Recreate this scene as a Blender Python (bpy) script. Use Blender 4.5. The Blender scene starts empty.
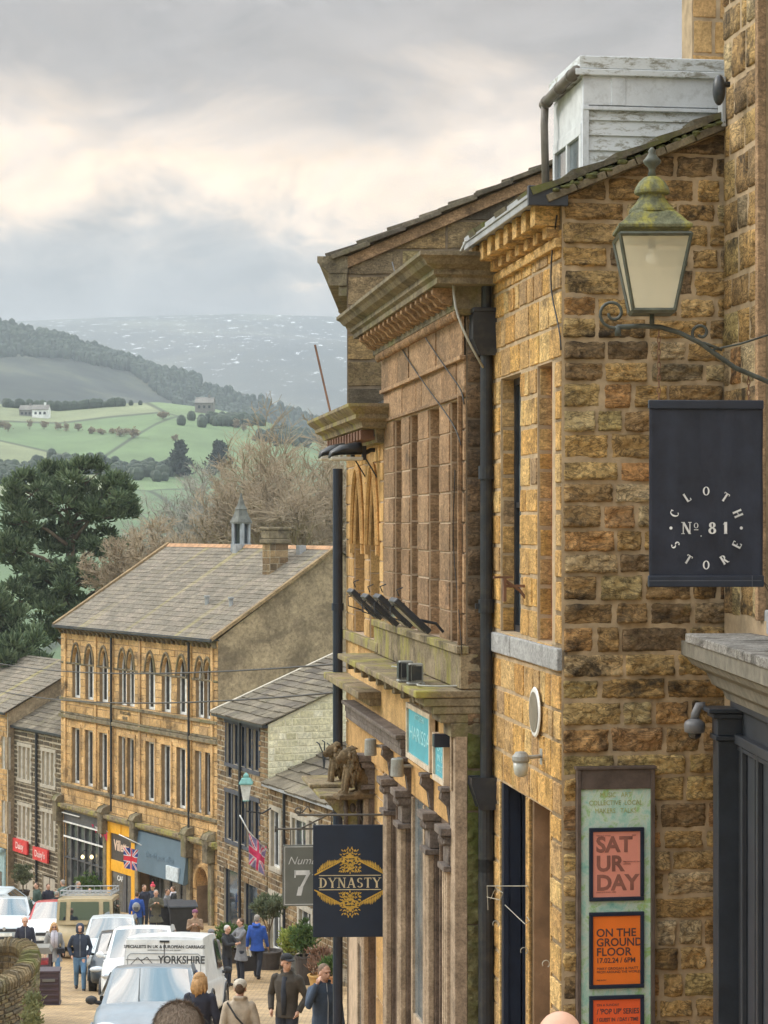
import bpy, math, random
from math import radians as R, sin, cos, pi, sqrt
from mathutils import Vector as V, Matrix, noise
random.seed(7)
sc = bpy.context.scene
COL = sc.collection
F = 2200.0; HY = 525.0
# ---------------------------------------------------------------- ground profile (street runs downhill)
GP = [(-30,2.6),(0,-1.9),(7.8,-3.45),(14.5,-4.8),(22,-6.35),(33,-8.3),(46,-10.5),(59,-12.45),(70,-13.6),(85,-15.5),(100,-17),(120,-19),(160,-20.5),(200,-23),(400,-62),(520,-66),(1100,-60),(9000,-50)]
def gz(y):
    for (a,b),(c,d) in zip(GP,GP[1:]):
        if y<=c: return b+(d-b)*(y-a)/(c-a)
    return GP[-1][1]
def at(px,py,D): return V(((px-384)/F*D, D, (HY-py)/F*D))
# ---------------------------------------------------------------- materials
MATS={}
def new_mat(name):
    m=bpy.data.materials.new(name); m.use_nodes=True; nt=m.node_tree; nt.nodes.clear()
    o=nt.nodes.new('ShaderNodeOutputMaterial'); b=nt.nodes.new('ShaderNodeBsdfPrincipled')
    nt.links.new(b.outputs[0],o.inputs[0]); return m,nt,b
def lk(nt,a,b): nt.links.new(a,b)
def noi(nt,vec,scale,detail=4,rough=.6,dist=0):
    n=nt.nodes.new('ShaderNodeTexNoise'); n.inputs['Scale'].default_value=scale; n.inputs['Detail'].default_value=detail
    n.inputs['Roughness'].default_value=rough; n.inputs['Distortion'].default_value=dist
    if vec is not None: lk(nt,vec,n.inputs['Vector'])
    return n.outputs['Fac']
def ramp(nt,fac,stops,mode='LINEAR'):
    r=nt.nodes.new('ShaderNodeValToRGB'); e=r.color_ramp; e.interpolation=mode
    while len(e.elements)<len(stops): e.elements.new(1)
    for el,(p,c) in zip(e.elements,stops):
        el.position=p; el.color=(c,c,c,1) if not hasattr(c,'__len__') else (*c[:3],1)
    lk(nt,fac,r.inputs[0]); return r.outputs[0]
def mix(nt,fac,a,b,mode='MIX'):
    n=nt.nodes.new('ShaderNodeMix'); n.data_type='RGBA'; n.blend_type=mode
    for s,v in ((0,fac),(6,a),(7,b)):
        if hasattr(v,'is_linked') or isinstance(v,bpy.types.NodeSocket): lk(nt,v,n.inputs[s])
        elif s==0: n.inputs[0].default_value=v
        else: n.inputs[s].default_value=(*v[:3],1)
    return n.outputs[2]
def bump(nt,b,h,strength=.4,dist=.02):
    n=nt.nodes.new('ShaderNodeBump'); n.inputs['Strength'].default_value=strength; n.inputs['Distance'].default_value=dist
    lk(nt,h,n.inputs['Height']); lk(nt,n.outputs[0],b.inputs['Normal'])
def pos(nt,scale=(1,1,1)):
    g=nt.nodes.new('ShaderNodeNewGeometry')
    m=nt.nodes.new('ShaderNodeMapping'); m.inputs['Scale'].default_value=scale; lk(nt,g.outputs['Position'],m.inputs[0])
    return m.outputs[0],g
def M(name,c=None,rough=.6,metal=0,var=.25,sc_=6,bmp=.15,coat=0,dirt=0,spec=.5):
    if name in MATS: return MATS[name]
    m,nt,b=new_mat(name); p,g=pos(nt)
    n=noi(nt,p,sc_); n2=noi(nt,p,sc_*7)
    lo=tuple(x*(1-var) for x in c); hi=tuple(min(1,x*(1+var)) for x in c)
    col=ramp(nt,n,[(.3,lo),(.7,hi)])
    if dirt:
        d=ramp(nt,noi(nt,p,sc_*1.7,6,.75),[(.5,0),(.62,dirt)])
        col=mix(nt,d,col,(.09,.08,.055))
    lk(nt,col,b.inputs['Base Color']); b.inputs['Roughness'].default_value=rough; b.inputs['Metallic'].default_value=metal
    b.inputs['Coat Weight'].default_value=coat; b.inputs['Coat Roughness'].default_value=.08; b.inputs['Specular IOR Level'].default_value=spec
    if bmp: bump(nt,b,n2,bmp,.01)
    MATS[name]=m; return m
def stone(name,cols,var=.35,soot=.5,moss=.2,bs=.5,fis=0,s1=5,sootc=(.035,.03,.026),mossc=(.12,.13,.03),fine=45,bd=.012,sth=.55,mth=.6):
    if name in MATS: return MATS[name]
    m,nt,b=new_mat(name); p,g=pos(nt)
    cols=list(cols) if len(cols)>1 else [tuple(c*.85 for c in cols[0]),tuple(min(1,c*1.15) for c in cols[0])]; k=len(cols)
    base=ramp(nt,g.outputs['Random Per Island'],[(i/max(1,k-1) if k>1 else 0,c) for i,c in enumerate(cols)])
    v=ramp(nt,noi(nt,p,s1,6,.65),[(.3,1-var),(.7,1+var)])
    base=mix(nt,1,base,v,'MULTIPLY')
    f=ramp(nt,noi(nt,p,fine,6,.75),[(.3,.55),(.5,1.0),(.68,1.4)])
    base=mix(nt,1,base,f,'MULTIPLY')
    if fis:
        pf,_=pos(nt,(1,1,2.4))
        s=ramp(nt,noi(nt,pf,s1*1.3,9,.62,1.6),[(.455,0),(.492,fis),(.508,fis),(.545,0)]); base=mix(nt,s,base,(.05,.038,.028))
        s=ramp(nt,noi(nt,pf,s1*2.7,7,.7,.8),[(.44,1),(.52,1.0),(.66,1.45)]); base=mix(nt,1,base,s,'MULTIPLY')
    if soot:
        pp,_=pos(nt,(1,1,1.3))
        s=ramp(nt,noi(nt,pp,s1*.45,8,.72,.4),[(sth,0),(sth+.12,soot)])
        base=mix(nt,s,base,sootc)
    if moss:
        pp,_=pos(nt,(1.3,1.3,.8))
        s=ramp(nt,noi(nt,pp,s1*.3,8,.7,.2),[(mth,0),(mth+.14,moss)])
        base=mix(nt,s,base,mossc)
    lk(nt,base,b.inputs['Base Color']); b.inputs['Roughness'].default_value=.92; b.inputs['Specular IOR Level'].default_value=.25
    h=noi(nt,p,fine*.55,8,.75); bump(nt,b,h,bs,bd)
    MATS[name]=m; return m
def glass(name,c=(.02,.025,.03),rough=.06):
    if name in MATS: return MATS[name]
    m,nt,b=new_mat(name); p,g=pos(nt); col=ramp(nt,noi(nt,p,2.5,3),[(.35,c),(.7,tuple(x*2.2 for x in c))])
    lk(nt,col,b.inputs['Base Color']); b.inputs['Roughness'].default_value=rough; b.inputs['Specular IOR Level'].default_value=.8
    bump(nt,b,noi(nt,p,3,2),.06,.02); MATS[name]=m; return m
# ---------------------------------------------------------------- things
BZ={}
def tag(o,label=None,cat=None,group=None,kind=None):
    if label: o['label']=label
    if cat: o['category']=cat
    if group: o['group']=group
    if kind: o['kind']=kind
    return o
def thing(name,loc,rz=0,label=None,cat=None,group=None):
    o=bpy.data.objects.new(name,None); COL.objects.link(o); o.empty_display_size=.2
    o.location=loc; o.rotation_euler=(0,0,rz); BZ[o]=loc[2]; return tag(o,label,cat,group)
class Fr:   # building frame: X along the facade away from the near corner, Y outwards, z in world height
    def __init__(s,name,ox,oy,ux,uy,label,cat='building',group=None,zb=None):
        l=sqrt(ux*ux+uy*uy); s.ux,s.uy=ux/l,uy/l; s.ox,s.oy=ox,oy; s.nx,s.ny=-s.uy,s.ux
        zb=gz(oy) if zb is None else zb
        s.e=thing(name,(ox,oy,zb),math.atan2(s.uy,s.ux),label,cat,group); s.zb=zb
    def w(s,X,Y,z): return V((s.ox+X*s.ux+Y*s.nx, s.oy+X*s.uy+Y*s.ny, z))
    def X(s,px,Y=0):
        k=(px-384)/F; return (k*(s.oy+Y*s.ny)-s.ox-Y*s.nx)/(s.ux-k*s.uy)
    def z(s,X,Y,py): return (HY-py)*(s.oy+X*s.uy+Y*s.ny)/F
class MB:
    def __init__(s): s.v=[]; s.f=[]; s.mi=[]; s.m=0
    def q(s,*p):
        i=len(s.v); s.v+= [tuple(x) for x in p]; s.f.append(tuple(range(i,i+len(p)))); s.mi.append(s.m)
    def box(s,x0,x1,y0,y1,z0,z1,T=None):
        i=len(s.v); vs=[(x,y,z) for x in (x0,x1) for y in (y0,y1) for z in (z0,z1)]
        if T: vs=[tuple(T@V(p)) for p in vs]
        s.v+=vs
        for f in ((0,1,3,2),(4,6,7,5),(0,4,5,1),(2,3,7,6),(0,2,6,4),(1,5,7,3)): s.f.append(tuple(i+k for k in f)); s.mi.append(s.m)
        return s
    def prism(s,poly,y0,y1,ax='y',T=None):   # poly in the plane across ax
        n=len(poly); i=len(s.v)
        def P(a,b,h):
            p={'y':(a,h,b),'x':(h,a,b),'z':(a,b,h)}[ax]; return tuple(T@V(p)) if T else p
        s.v+=[P(a,b,y0) for a,b in poly]+[P(a,b,y1) for a,b in poly]
        s.f.append(tuple(range(i,i+n))); s.f.append(tuple(range(i+2*n-1,i+n-1,-1))); s.mi+=[s.m]*2
        for k in range(n): s.f.append((i+k,i+(k+1)%n,i+n+(k+1)%n,i+n+k)); s.mi.append(s.m)
        return s
    def tube(s,pts,rad,n=8,ref=(0,0,1),cap=True,flat=None):
        pts=[V(p) for p in pts]; N=len(pts)
        if not hasattr(rad,'__len__'): rad=[rad]*N
        i=len(s.v); ref=V(ref)
        for k,p in enumerate(pts):
            t=(pts[min(N-1,k+1)]-pts[max(0,k-1)]).normalized()
            if k==0: r=ref if abs(t.dot(ref))<.9 else V((1,0,0)) if abs(t.x)<.8 else V((0,1,0))
            a=(r-t*r.dot(t)).normalized(); b=t.cross(a); r=a
            ra,rb=(rad[k] if hasattr(rad[k],'__len__') else (rad[k],rad[k]))
            for j in range(n):
                w=2*pi*j/n; s.v.append(tuple(p+a*cos(w)*ra+b*sin(w)*rb))
        for k in range(N-1):
            for j in range(n):
                s.f.append((i+k*n+j,i+k*n+(j+1)%n,i+(k+1)*n+(j+1)%n,i+(k+1)*n+j)); s.mi.append(s.m)
        if cap:
            s.f.append(tuple(i+j for j in range(n))[::-1]); s.f.append(tuple(i+(N-1)*n+j for j in range(n))); s.mi+=[s.m]*2
        return s
    def lathe(s,prof,n=16,c=(0,0,0),ax='z',sq=0,T=None):
        i=len(s.v); N=len(prof)
        for r,h in prof:
            for j in range(n):
                w=2*pi*(j+.5 if sq else j)/n
                x,y=r*cos(w),r*sin(w)
                p={'z':(x,y,h),'y':(x,h,y),'x':(h,x,y)}[ax]; p=V(c)+V(p)
                s.v.append(tuple(T@p) if T else tuple(p))
        for k in range(N-1):
            for j in range(n): s.f.append((i+k*n+j,i+k*n+(j+1)%n,i+(k+1)*n+(j+1)%n,i+(k+1)*n+j)); s.mi.append(s.m)
        s.f.append(tuple(i+j for j in range(n))[::-1]); s.f.append(tuple(i+(N-1)*n+j for j in range(n))); s.mi+=[s.m]*2
        return s
    def ell(s,c,r,n=12,m=8,T=None):
        prof=[(sin(pi*k/m),-cos(pi*k/m)) for k in range(m+1)]; prof[0]=(.02,-1); prof[-1]=(.02,1)
        i=len(s.v); s.lathe(prof,n)
        for k in range(i,len(s.v)):
            p=V(s.v[k]); p=V((p.x*r[0],p.y*r[1],p.z*r[2])); 
            if T: p=T@p
            s.v[k]=tuple(p+V(c))
        return s
    def clip(s,co,no):   # drop what lies on the +no side
        import bmesh
        bm=bmesh.new(); me=bpy.data.meshes.new('t'); me.from_pydata(s.v,[],s.f); bm.from_mesh(me)
        bmesh.ops.bisect_plane(bm,geom=bm.verts[:]+bm.edges[:]+bm.faces[:],dist=1e-5,plane_co=co,plane_no=no,clear_outer=True)
        bm.to_mesh(me); bm.free(); s.v=[tuple(v.co) for v in me.vertices]; s.f=[tuple(p.vertices) for p in me.polygons]; s.mi=[0]*len(s.f)
        bpy.data.meshes.remove(me); return s
    def mark(s):
        s.mk=getattr(s,'mk',[])+[(len(s.v),len(s.f))]; return s
    def build_each(s,name,mat,parent=None,**k):   # one object per marked piece
        mk=s.mk+[(len(s.v),len(s.f))]; out=[]
        for (a,b),(c,d) in zip(mk,mk[1:]):
            if c==a: continue
            m=MB(); m.v=s.v[a:c]; m.f=[tuple(i-a for i in f) for f in s.f[b:d]]; m.mi=s.mi[b:d]; out.append(m.build(name,mat,parent,**k))
        return out
    def build(s,name,mat,parent=None,smooth=False,bevel=0,loc=None,rz=0,seg=2,remesh=0,sm=3,disp=0):
        me=bpy.data.meshes.new(name)
        r=parent
        while r is not None and r.parent: r=r.parent
        off=BZ.get(r,0) if (r is not None and r.get('_f',0)) else 0
        me.from_pydata([(a,b,c-off) for a,b,c in s.v] if off else s.v,[],s.f)
        for m in (mat if isinstance(mat,(list,tuple)) else [mat]): me.materials.append(m)
        if any(s.mi): me.polygons.foreach_set('material_index',s.mi)
        if smooth: me.polygons.foreach_set('use_smooth',[True]*len(me.polygons))
        me.update(); o=bpy.data.objects.new(name,me); COL.objects.link(o)
        if parent is not None: o.parent=parent
        if loc is not None: o.location=loc
        o.rotation_euler[2]=rz
        if remesh:
            d=o.modifiers.new('Remesh','REMESH'); d.mode='VOXEL'; d.voxel_size=remesh; d.use_smooth_shade=True
            if sm: d=o.modifiers.new('Smooth','SMOOTH'); d.iterations=sm; d.factor=.5
        if bevel: d=o.modifiers.new('Bevel','BEVEL'); d.width=bevel; d.segments=seg; d.limit_method='ANGLE'; d.angle_limit=R(40)
        return o
def fr(*a,**k):
    f=Fr(*a,**k); f.e['_f']=1; return f
def text(body,size,mat,parent,x,z,y=-.004,name='lettering',align='CENTER',sx=1,ext=.002,bold=0,T=None,space=1):
    cu=bpy.data.curves.new('t','FONT'); cu.body=body; cu.size=size; cu.align_x=align; cu.align_y='CENTER'; cu.extrude=ext; cu.offset=bold; cu.space_character=space
    cu.resolution_u=3; o=bpy.data.objects.new('t',cu); COL.objects.link(o)
    dg=bpy.context.evaluated_depsgraph_get(); me=bpy.data.meshes.new_from_object(o.evaluated_get(dg)); bpy.data.objects.remove(o)
    for v in me.vertices:
        p=V((v.co.x*sx+x, y-v.co.z, v.co.y+z)); v.co=T@p if T else p
    me.materials.clear(); me.materials.append(mat); me.name=name
    t=bpy.data.objects.new(name,me); COL.objects.link(t); t.parent=parent; return t
# serif glyphs, height 1
def glyph(ch):
    T,t=.17,.07; L=[];S=[]
    def l(*a): L.append(('l',)+a)
    def a(*q): L.append(('a',)+q)
    W=.8
    if ch=='D': l(.17,0,.17,1,T); a(.28,.5,.42,.46,-90,90); l(.17,1-.035,.3,1-.035,t); l(.17,.035,.3,.035,t); S+=[(.12,0),(.12,1)]; W=.82
    elif ch=='Y': l(.1,1,.42,.48,T); l(.76,1,.42,.48,t); l(.42,.5,.42,0,T); S+=[(.12,1),(.74,1),(.42,0)]; W=.84
    elif ch=='N': l(.14,0,.14,1,t); l(.14,1,.7,0,T); l(.7,0,.7,1,t); S+=[(.12,0),(.12,1),(.7,1)]; W=.86
    elif ch=='A': l(.1,0,.42,1,t); l(.42,1,.74,0,T); l(.22,.33,.62,.33,t); S+=[(.1,0),(.74,0)]; W=.84
    elif ch=='S': a(.34,.73,.22,.23,25,260); a(.34,.27,.24,.23,85,-150); W=.66
    elif ch=='T': l(.38,0,.38,1,T); l(.04,.96,.72,.96,t); l(.05,.8,.05,1,t*.8); l(.71,.8,.71,1,t*.8); S+=[(.38,0)]; W=.76
    elif ch=='C': a(.42,.5,.34,.46,50,310); l(.64,.72,.64,.98,t); W=.74
    elif ch=='L': l(.17,0,.17,1,T); l(.1,.035,.62,.035,t); l(.6,0,.6,.25,t); S+=[(.17,1)]; W=.68
    elif ch=='O': a(.42,.5,.34,.46,0,360); W=.84
    elif ch=='H': l(.15,0,.15,1,T); l(.7,0,.7,1,T); l(.15,.5,.7,.5,t); S+=[(.15,0),(.15,1),(.7,0),(.7,1)]; W=.86
    elif ch=='R': l(.17,0,.17,1,T); a(.34,.74,.24,.23,-90,90); l(.17,.965,.36,.965,t); l(.17,.5,.36,.5,t); l(.38,.5,.66,0,T); S+=[(.15,0),(.15,1),(.68,0)]; W=.8
    elif ch=='E': l(.17,0,.17,1,T); l(.1,.965,.62,.965,t); l(.17,.5,.5,.5,t); l(.1,.035,.64,.035,t); l(.6,.78,.6,1,t); l(.62,0,.62,.24,t); W=.7
    elif ch=='8': a(.34,.74,.2,.22,0,360); a(.34,.27,.25,.24,0,360); W=.68
    elif ch=='1': l(.25,0,.25,1,T*1.1); l(.05,.8,.25,.98,t); S+=[(.25,0)]; W=.5
    elif ch=='7': l(.02,.9,.62,.9,.2); l(.6,.9,.28,.3,.13); l(.28,.35,.2,.0,.2); l(.05,.7,.05,1,.05); W=.68
    elif ch=='.': L.append(('l',.1,0,.1,.14,.14)); W=.25
    return L,S,W
def serif(mb,txt,x,z,h,y=-.004,sp=.06,wk=1,rot=0,center=True,th=.002,fat=1):
    gs=[glyph(c) for c in txt]; tot=sum(g[2]*wk*h for g in gs)+sp*h*(len(gs)-1); cx=-tot/2 if center else 0
    cr,sr=cos(rot),sin(rot)
    def P(a,b,yy): return (x+a*cr-b*sr, yy, z+a*sr+b*cr)
    def quad(ps): mb.q(*[P(a,b,y) for a,b in ps])
    for L,S,W in gs:
        for g in L:
            if g[0]=='l':
                _,x0,y0,x1,y1,w=g; w*=fat; a=V(((x0)*wk*h+cx,(y0-.5)*h)); b=V((x1*wk*h+cx,(y1-.5)*h)); d=(b-a).normalized()
                n=V((-d.y,d.x))*w*h/2
                if abs(d.y)>.35: n=V((w*h/2,0))
                quad([a-n,b-n,b+n,a+n])
            else:
                _,X,Y,rx,ry,a0,a1=g; n=18; pr=None
                for k in range(n+1):
                    q=R(a0+(a1-a0)*k/n); w=(.035+.065*abs(cos(q)))*fat
                    o=(((X+(rx+w*.6)*cos(q))*wk*h+cx),(Y-.5+(ry+w*.4)*sin(q))*h); i=(((X+(rx-w)*cos(q))*wk*h+cx),(Y-.5+(ry-w)*sin(q))*h)
                    if pr: quad([pr[0],o,i,pr[1]])
                    pr=(o,i)
        for sx_,sy_ in S:
            yy=(-.5 if sy_==0 else .5-.06)*h; quad([(cx+(sx_-.15)*wk*h,yy),(cx+(sx_+.15)*wk*h,yy),(cx+(sx_+.15)*wk*h,yy+.06*h),(cx+(sx_-.15)*wk*h,yy+.06*h)])
        cx+=W*wk*h+sp*h
# ---------------------------------------------------------------- masonry
def wall_cells(mb,a0,a1,z0,z1,ops,P,rev=.15,rh=None):
    """flat backing with holes and their reveals; P(a,z,h)->point"""
    A=sorted({a0,a1}|{x for o in ops for x in o[:2]}); Z=sorted({z0,z1}|{x for o in ops for x in o[2:4]})
    for a,b in zip(A,A[1:]):
        for c,d in zip(Z,Z[1:]):
            ma,mz=(a+b)/2,(c+d)/2
            if any(o[0]<ma<o[1] and o[2]<mz<o[3] for o in ops): continue
            mb.q(P(a,c,0),P(b,c,0),P(b,d,0),P(a,d,0))
    for o in ops:
        a,b,c,d=o[:4]; r=o[4] if len(o)>4 else rev
        mb.q(P(a,c,0),P(a,d,0),P(a,d,-r),P(a,c,-r)); mb.q(P(b,d,0),P(b,c,0),P(b,c,-r),P(b,d,-r))
        mb.q(P(a,d,0),P(b,d,0),P(b,d,-r),P(a,d,-r)); mb.q(P(b,c,0),P(a,c,0),P(a,c,-r),P(b,c,-r))
def courses(z0,z1,ops,ch):
    Z=sorted({z0,z1}|{x for o in ops for x in o[2:4] if z0<x<z1}); out=[]
    for a,b in zip(Z,Z[1:]):
        if b-a<.02: continue
        n=max(1,round((b-a)/((ch[0]+ch[1])/2))); w=[random.uniform(ch[0],ch[1]) for _ in range(n)]; s=sum(w); z=a
        for k in w: out.append((z,z+k/s*(b-a))); z+=k/s*(b-a)
    return out
def coursed(mb,a0,a1,z0,z1,ops,P,ch=(.12,.2),bw=(.22,.5),joint=.012,depth=.015,rough=.004,sub=(1,1),edge=.008,ns=9,quoin=0,hole=0):
    for c,d in courses(z0,z1,ops,ch):
        iv=[(a0,a1)]
        for o in ops:
            if o[2]<(c+d)/2<o[3]:
                ni=[]
                for p,q in iv:
                    if o[1]<=p or o[0]>=q: ni.append((p,q)); continue
                    if o[0]>p: ni.append((p,o[0]))
                    if o[1]<q: ni.append((o[1],q))
                iv=ni
        for p,q in iv:
            if q-p<.015: continue
            xs=[p]; first=True
            while xs[-1]<q-1e-6:
                w=random.uniform(*bw)*(random.choice((.6,1,1.3)))
                if quoin and first and p==a0: w=quoin*random.uniform(.7,1.4)
                first=False
                nx=xs[-1]+w
                if q-nx<bw[0]*.6: nx=q
                xs.append(nx)
            for u,v in zip(xs,xs[1:]):
                block(mb,u+joint/2*random.uniform(.5,1.6),v-joint/2*random.uniform(.5,1.6),c+joint/2*random.uniform(.5,1.4),d-joint/2*random.uniform(.5,1.4),P,depth*random.uniform(.6,1.3),rough,sub,edge,ns)
def block(mb,a,b,c,d,P,h,rough,sub,edge,ns):
    nx,nz=sub; seed=V((random.uniform(0,99),random.uniform(0,99),0)); i=len(mb.v)
    e=min(edge,(b-a)*.3,(d-c)*.3)
    if sub==(1,1):
        j=[random.uniform(-1,1)*rough for _ in range(4)]
        for k,(x,z) in enumerate(((a,c),(b,c),(b,d),(a,d))): mb.v.append(P(x,z,-.006))
        for k,(x,z) in enumerate(((a+e,c+e),(b-e,c+e),(b-e,d-e),(a+e,d-e))): mb.v.append(P(x,z,h+j[k]))
        mb.f+= [(i+4,i+5,i+6,i+7)]+[(i+k,i+(k+1)%4,i+4+(k+1)%4,i+4+k) for k in range(4)]; mb.mi+=[mb.m]*5; return
    tilt=(random.uniform(-1,1)*rough,random.uniform(-1,1)*rough)
    for iz in range(nz+1):
        for ix in range(nx+1):
            bx=ix in(0,nx); bz=iz in(0,nz)
            x=a+(b-a)*ix/nx; z=c+(d-c)*iz/nz
            q=V((x*ns,z*ns*1.5,0))+seed
            ju=noise.noise(q*2.1)*joint_j; jv=noise.noise(q*2.3+V((9,0,0)))*joint_j
            if bx or bz: hh=-.006
            else:
                r=min(ix,nx-ix,iz*nx/nz,(nz-iz)*nx/nz)
                fall=min(1,.78+.22*r/2)
                hh=h*fall+rough*(noise.noise(q)+.7*noise.noise(q*2.7)+.45*noise.noise(q*6))+tilt[0]*(ix/nx-.5)+tilt[1]*(iz/nz-.5)
                hh=max(hh,.0015)
                if not (bx or bz):
                    if ix==1: x=a+e
                    if ix==nx-1: x=b-e
                    if iz==1: z=c+e
                    if iz==nz-1: z=d-e
            mb.v.append(P(x+ju,z+jv,hh))
    for iz in range(nz):
        for ix in range(nx):
            o=i+iz*(nx+1)+ix; mb.f.append((o,o+1,o+nx+2,o+nx+1)); mb.mi.append(mb.m)
joint_j=.006
def PF(Y=0): return lambda a,z,h:(a,Y+h,z)          # front facade
def PG(X=0): return lambda a,z,h:(X-h,-a,z)         # near gable, a = depth into the building
def slates(mb,X0,X1,Ye,ze,Yr,zr,row=.3,w=(.3,.6),th=.025,jit=.01,T=None):
    dY,dz=Yr-Ye,zr-ze; L=sqrt(dY*dY+dz*dz); dY/=L; dz/=L; ny,nz=-dz,dY
    if nz<0: ny,nz=-ny,-nz
    s=-.06
    rows=[]
    while s<L: rows.append(s); s+=row*random.uniform(.9,1.1)*(1-.25*s/L)
    for k,s in enumerate(rows):
        s1=min(L,(rows[k+1] if k+1<len(rows) else L)+row*.25); x=X0-random.uniform(0,.03)
        while x<X1-.02:
            x2=min(X1,x+random.uniform(*w)); 
            if X1-x2<w[0]*.4: x2=X1
            a=s+random.uniform(-jit,jit); t=th*random.uniform(.8,1.25); g=.004
            def P(X,ss,h): return (X,Ye+dY*ss+ny*h,ze+dz*ss+nz*h)
            i=len(mb.v); mb.v+=[P(x+g,a,t*1.3),P(x2-g,a,t*1.3+random.uniform(-.004,.006)),P(x2-g,s1,.012),P(x+g,s1,.012),P(x+g,a,.0),P(x2-g,a,.0),P(x2-g,s1,-.01),P(x+g,s1,-.01)]
            for f in ((0,1,2,3),(4,5,1,0),(5,6,2,1),(7,4,0,3),(7,6,5,4)): mb.f.append(tuple(i+q for q in f)); mb.mi.append(mb.m)
            x=x2
def window(f,X0,X1,z0,z1,rev=.12,fm=None,gm=None,fw=.045,mull=(),trans=(),Y=0,name='window',curt=0,frm=.03):
    mb=MB(); y0,y1=Y-rev-.02,Y-rev+frm
    mb.box(X0,X0+fw,y0,y1,z0,z1); mb.box(X1-fw,X1,y0,y1,z0,z1); mb.box(X0+fw,X1-fw,y0,y1,z0,z0+fw); mb.box(X0+fw,X1-fw,y0,y1,z1-fw,z1)
    for m in mull: mb.box(X0+m*(X1-X0)-fw*.4,X0+m*(X1-X0)+fw*.4,y0,y1-.003,z0+fw,z1-fw)
    for t in trans: mb.box(X0+fw,X1-fw,y0,y1-.006,z0+t*(z1-z0)-fw*.4,z0+t*(z1-z0)+fw*.4)
    w=mb.build(name,fm,f.e)
    p=MB(); p.q((X0,Y-rev,z0),(X1,Y-rev,z0),(X1,Y-rev,z1),(X0,Y-rev,z1)); p.build('pane',gm,w)
    if curt:
        c=MB(); n=8; a=X0+fw; b=a+(X1-X0)*curt
        for k in range(n): 
            xa,xb=a+(b-a)*k/n,a+(b-a)*(k+1)/n; ya=Y-rev+.006+.008*(k%2); yb=Y-rev+.006+.008*((k+1)%2)
            c.q((xa,ya,z0+fw),(xb,yb,z0+fw),(xb,yb,z1-fw),(xa,ya,z1-fw))
        c.build('curtain',M('curtain',(.72,.7,.66),.9,bmp=0),w)
    return w
def parch(X0,X1,zs,zt,n=8,kind='p'):
    """points of a pointed / round arch from left spring to right spring"""
    m=(X0+X1)/2; w=(X1-X0)/2; h=zt-zs; out=[]
    for k in range(n+1):
        t=k/n
        if kind=='r': a=pi-pi*t; out.append((m+w*cos(a),zs+h*sin(a)))
        else:
            u=abs(2*t-1); out.append((m+(-w if t<.5 else w)*u, zs+h*(1-u**2.1)**.8))
    return out
def spandrel(mb,X0,X1,zs,zt,ztop,y0,y1,kind='p'):
    a=parch(X0,X1,zs,zt,12,kind); m=6
    mb.prism([(X0,ztop)]+a[:m+1]+[(a[m][0],ztop)],y0,y1); mb.prism([(a[m][0],ztop)]+a[m:]+[(X1,ztop)],y0,y1)
def cornice(mb,X0,X1,prof,near=True,far=True):
    """moulded string: profile of (projection, z) swept along the front with mitred near return"""
    i=len(mb.v); n=len(prof)
    for (p,z) in prof: mb.v.append((X0-(p if near else 0),p,z))
    for (p,z) in prof: mb.v.append((X1+(p if far else 0),p,z))
    for k in range(n-1): mb.f.append((i+k,i+n+k,i+n+k+1,i+k+1)); mb.mi.append(mb.m)
    for s,b,sg in ((X0,i,-1),(X1,i+n,1)):
        j=len(mb.v)
        if (near if sg<0 else far):
            for (p,z) in prof: mb.v.append((s+sg*p,-.9,z))
            for k in range(n-1): mb.f.append((b+k,b+k+1,j+k+1,j+k)); mb.mi.append(mb.m)
        else:
            mb.f.append(tuple(b+k for k in range(n))); mb.mi.append(mb.m)
    # top lid back to the wall line
    mb.q((X0-(prof[0][0] if near else 0),prof[0][0],prof[0][1]),(X1+(prof[0][0] if far else 0),prof[0][0],prof[0][1]),(X1+(prof[0][0] if far else 0),-.9,prof[0][1]),(X0-(prof[0][0] if near else 0),-.9,prof[0][1]))
# ---------------------------------------------------------------- camera, world, sun
cam=bpy.data.cameras.new('camera'); co=bpy.data.objects.new('camera',cam); COL.objects.link(co); sc.camera=co
co.location=(0,0,0); co.rotation_euler=(R(90),0,0); cam.sensor_fit='VERTICAL'; cam.sensor_height=36; cam.lens=F/1024*36
cam.shift_y=(HY-512)/1024; cam.clip_end=20000; cam.clip_start=.3
SUN_EL,SUN_AZ=R(34),R(-68)      # azimuth measured from +Y towards +X
wd=bpy.data.worlds.new('World'); sc.world=wd; wd.use_nodes=True; nt=wd.node_tree; nt.nodes.clear()
out=nt.nodes.new('ShaderNodeOutputWorld'); bg=nt.nodes.new('ShaderNodeBackground'); lk(nt,bg.outputs[0],out.inputs[0])
sky=nt.nodes.new('ShaderNodeTexSky'); sky.sky_type='NISHITA'; sky.sun_disc=False; sky.sun_elevation=SUN_EL; sky.sun_rotation=SUN_AZ; sky.altitude=200
tc=nt.nodes.new('ShaderNodeTexCoord'); sx=nt.nodes.new('ShaderNodeSeparateXYZ'); lk(nt,tc.outputs['Generated'],sx.inputs[0])
mp=nt.nodes.new('ShaderNodeMapping'); mp.inputs['Scale'].default_value=(1,1,2.6); mp.inputs['Location'].default_value=(.36,.1,.40); lk(nt,tc.outputs['Generated'],mp.inputs[0])
n1=noi(nt,mp.outputs[0],6.5,6,.55,.5)
mp2=nt.nodes.new('ShaderNodeMapping'); mp2.inputs['Scale'].default_value=(1,1,1.8); mp2.inputs['Location'].default_value=(3.1,1.7,.9); lk(nt,tc.outputs['Generated'],mp2.inputs[0])
n2=noi(nt,mp2.outputs[0],17,8,.6,.6)
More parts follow.
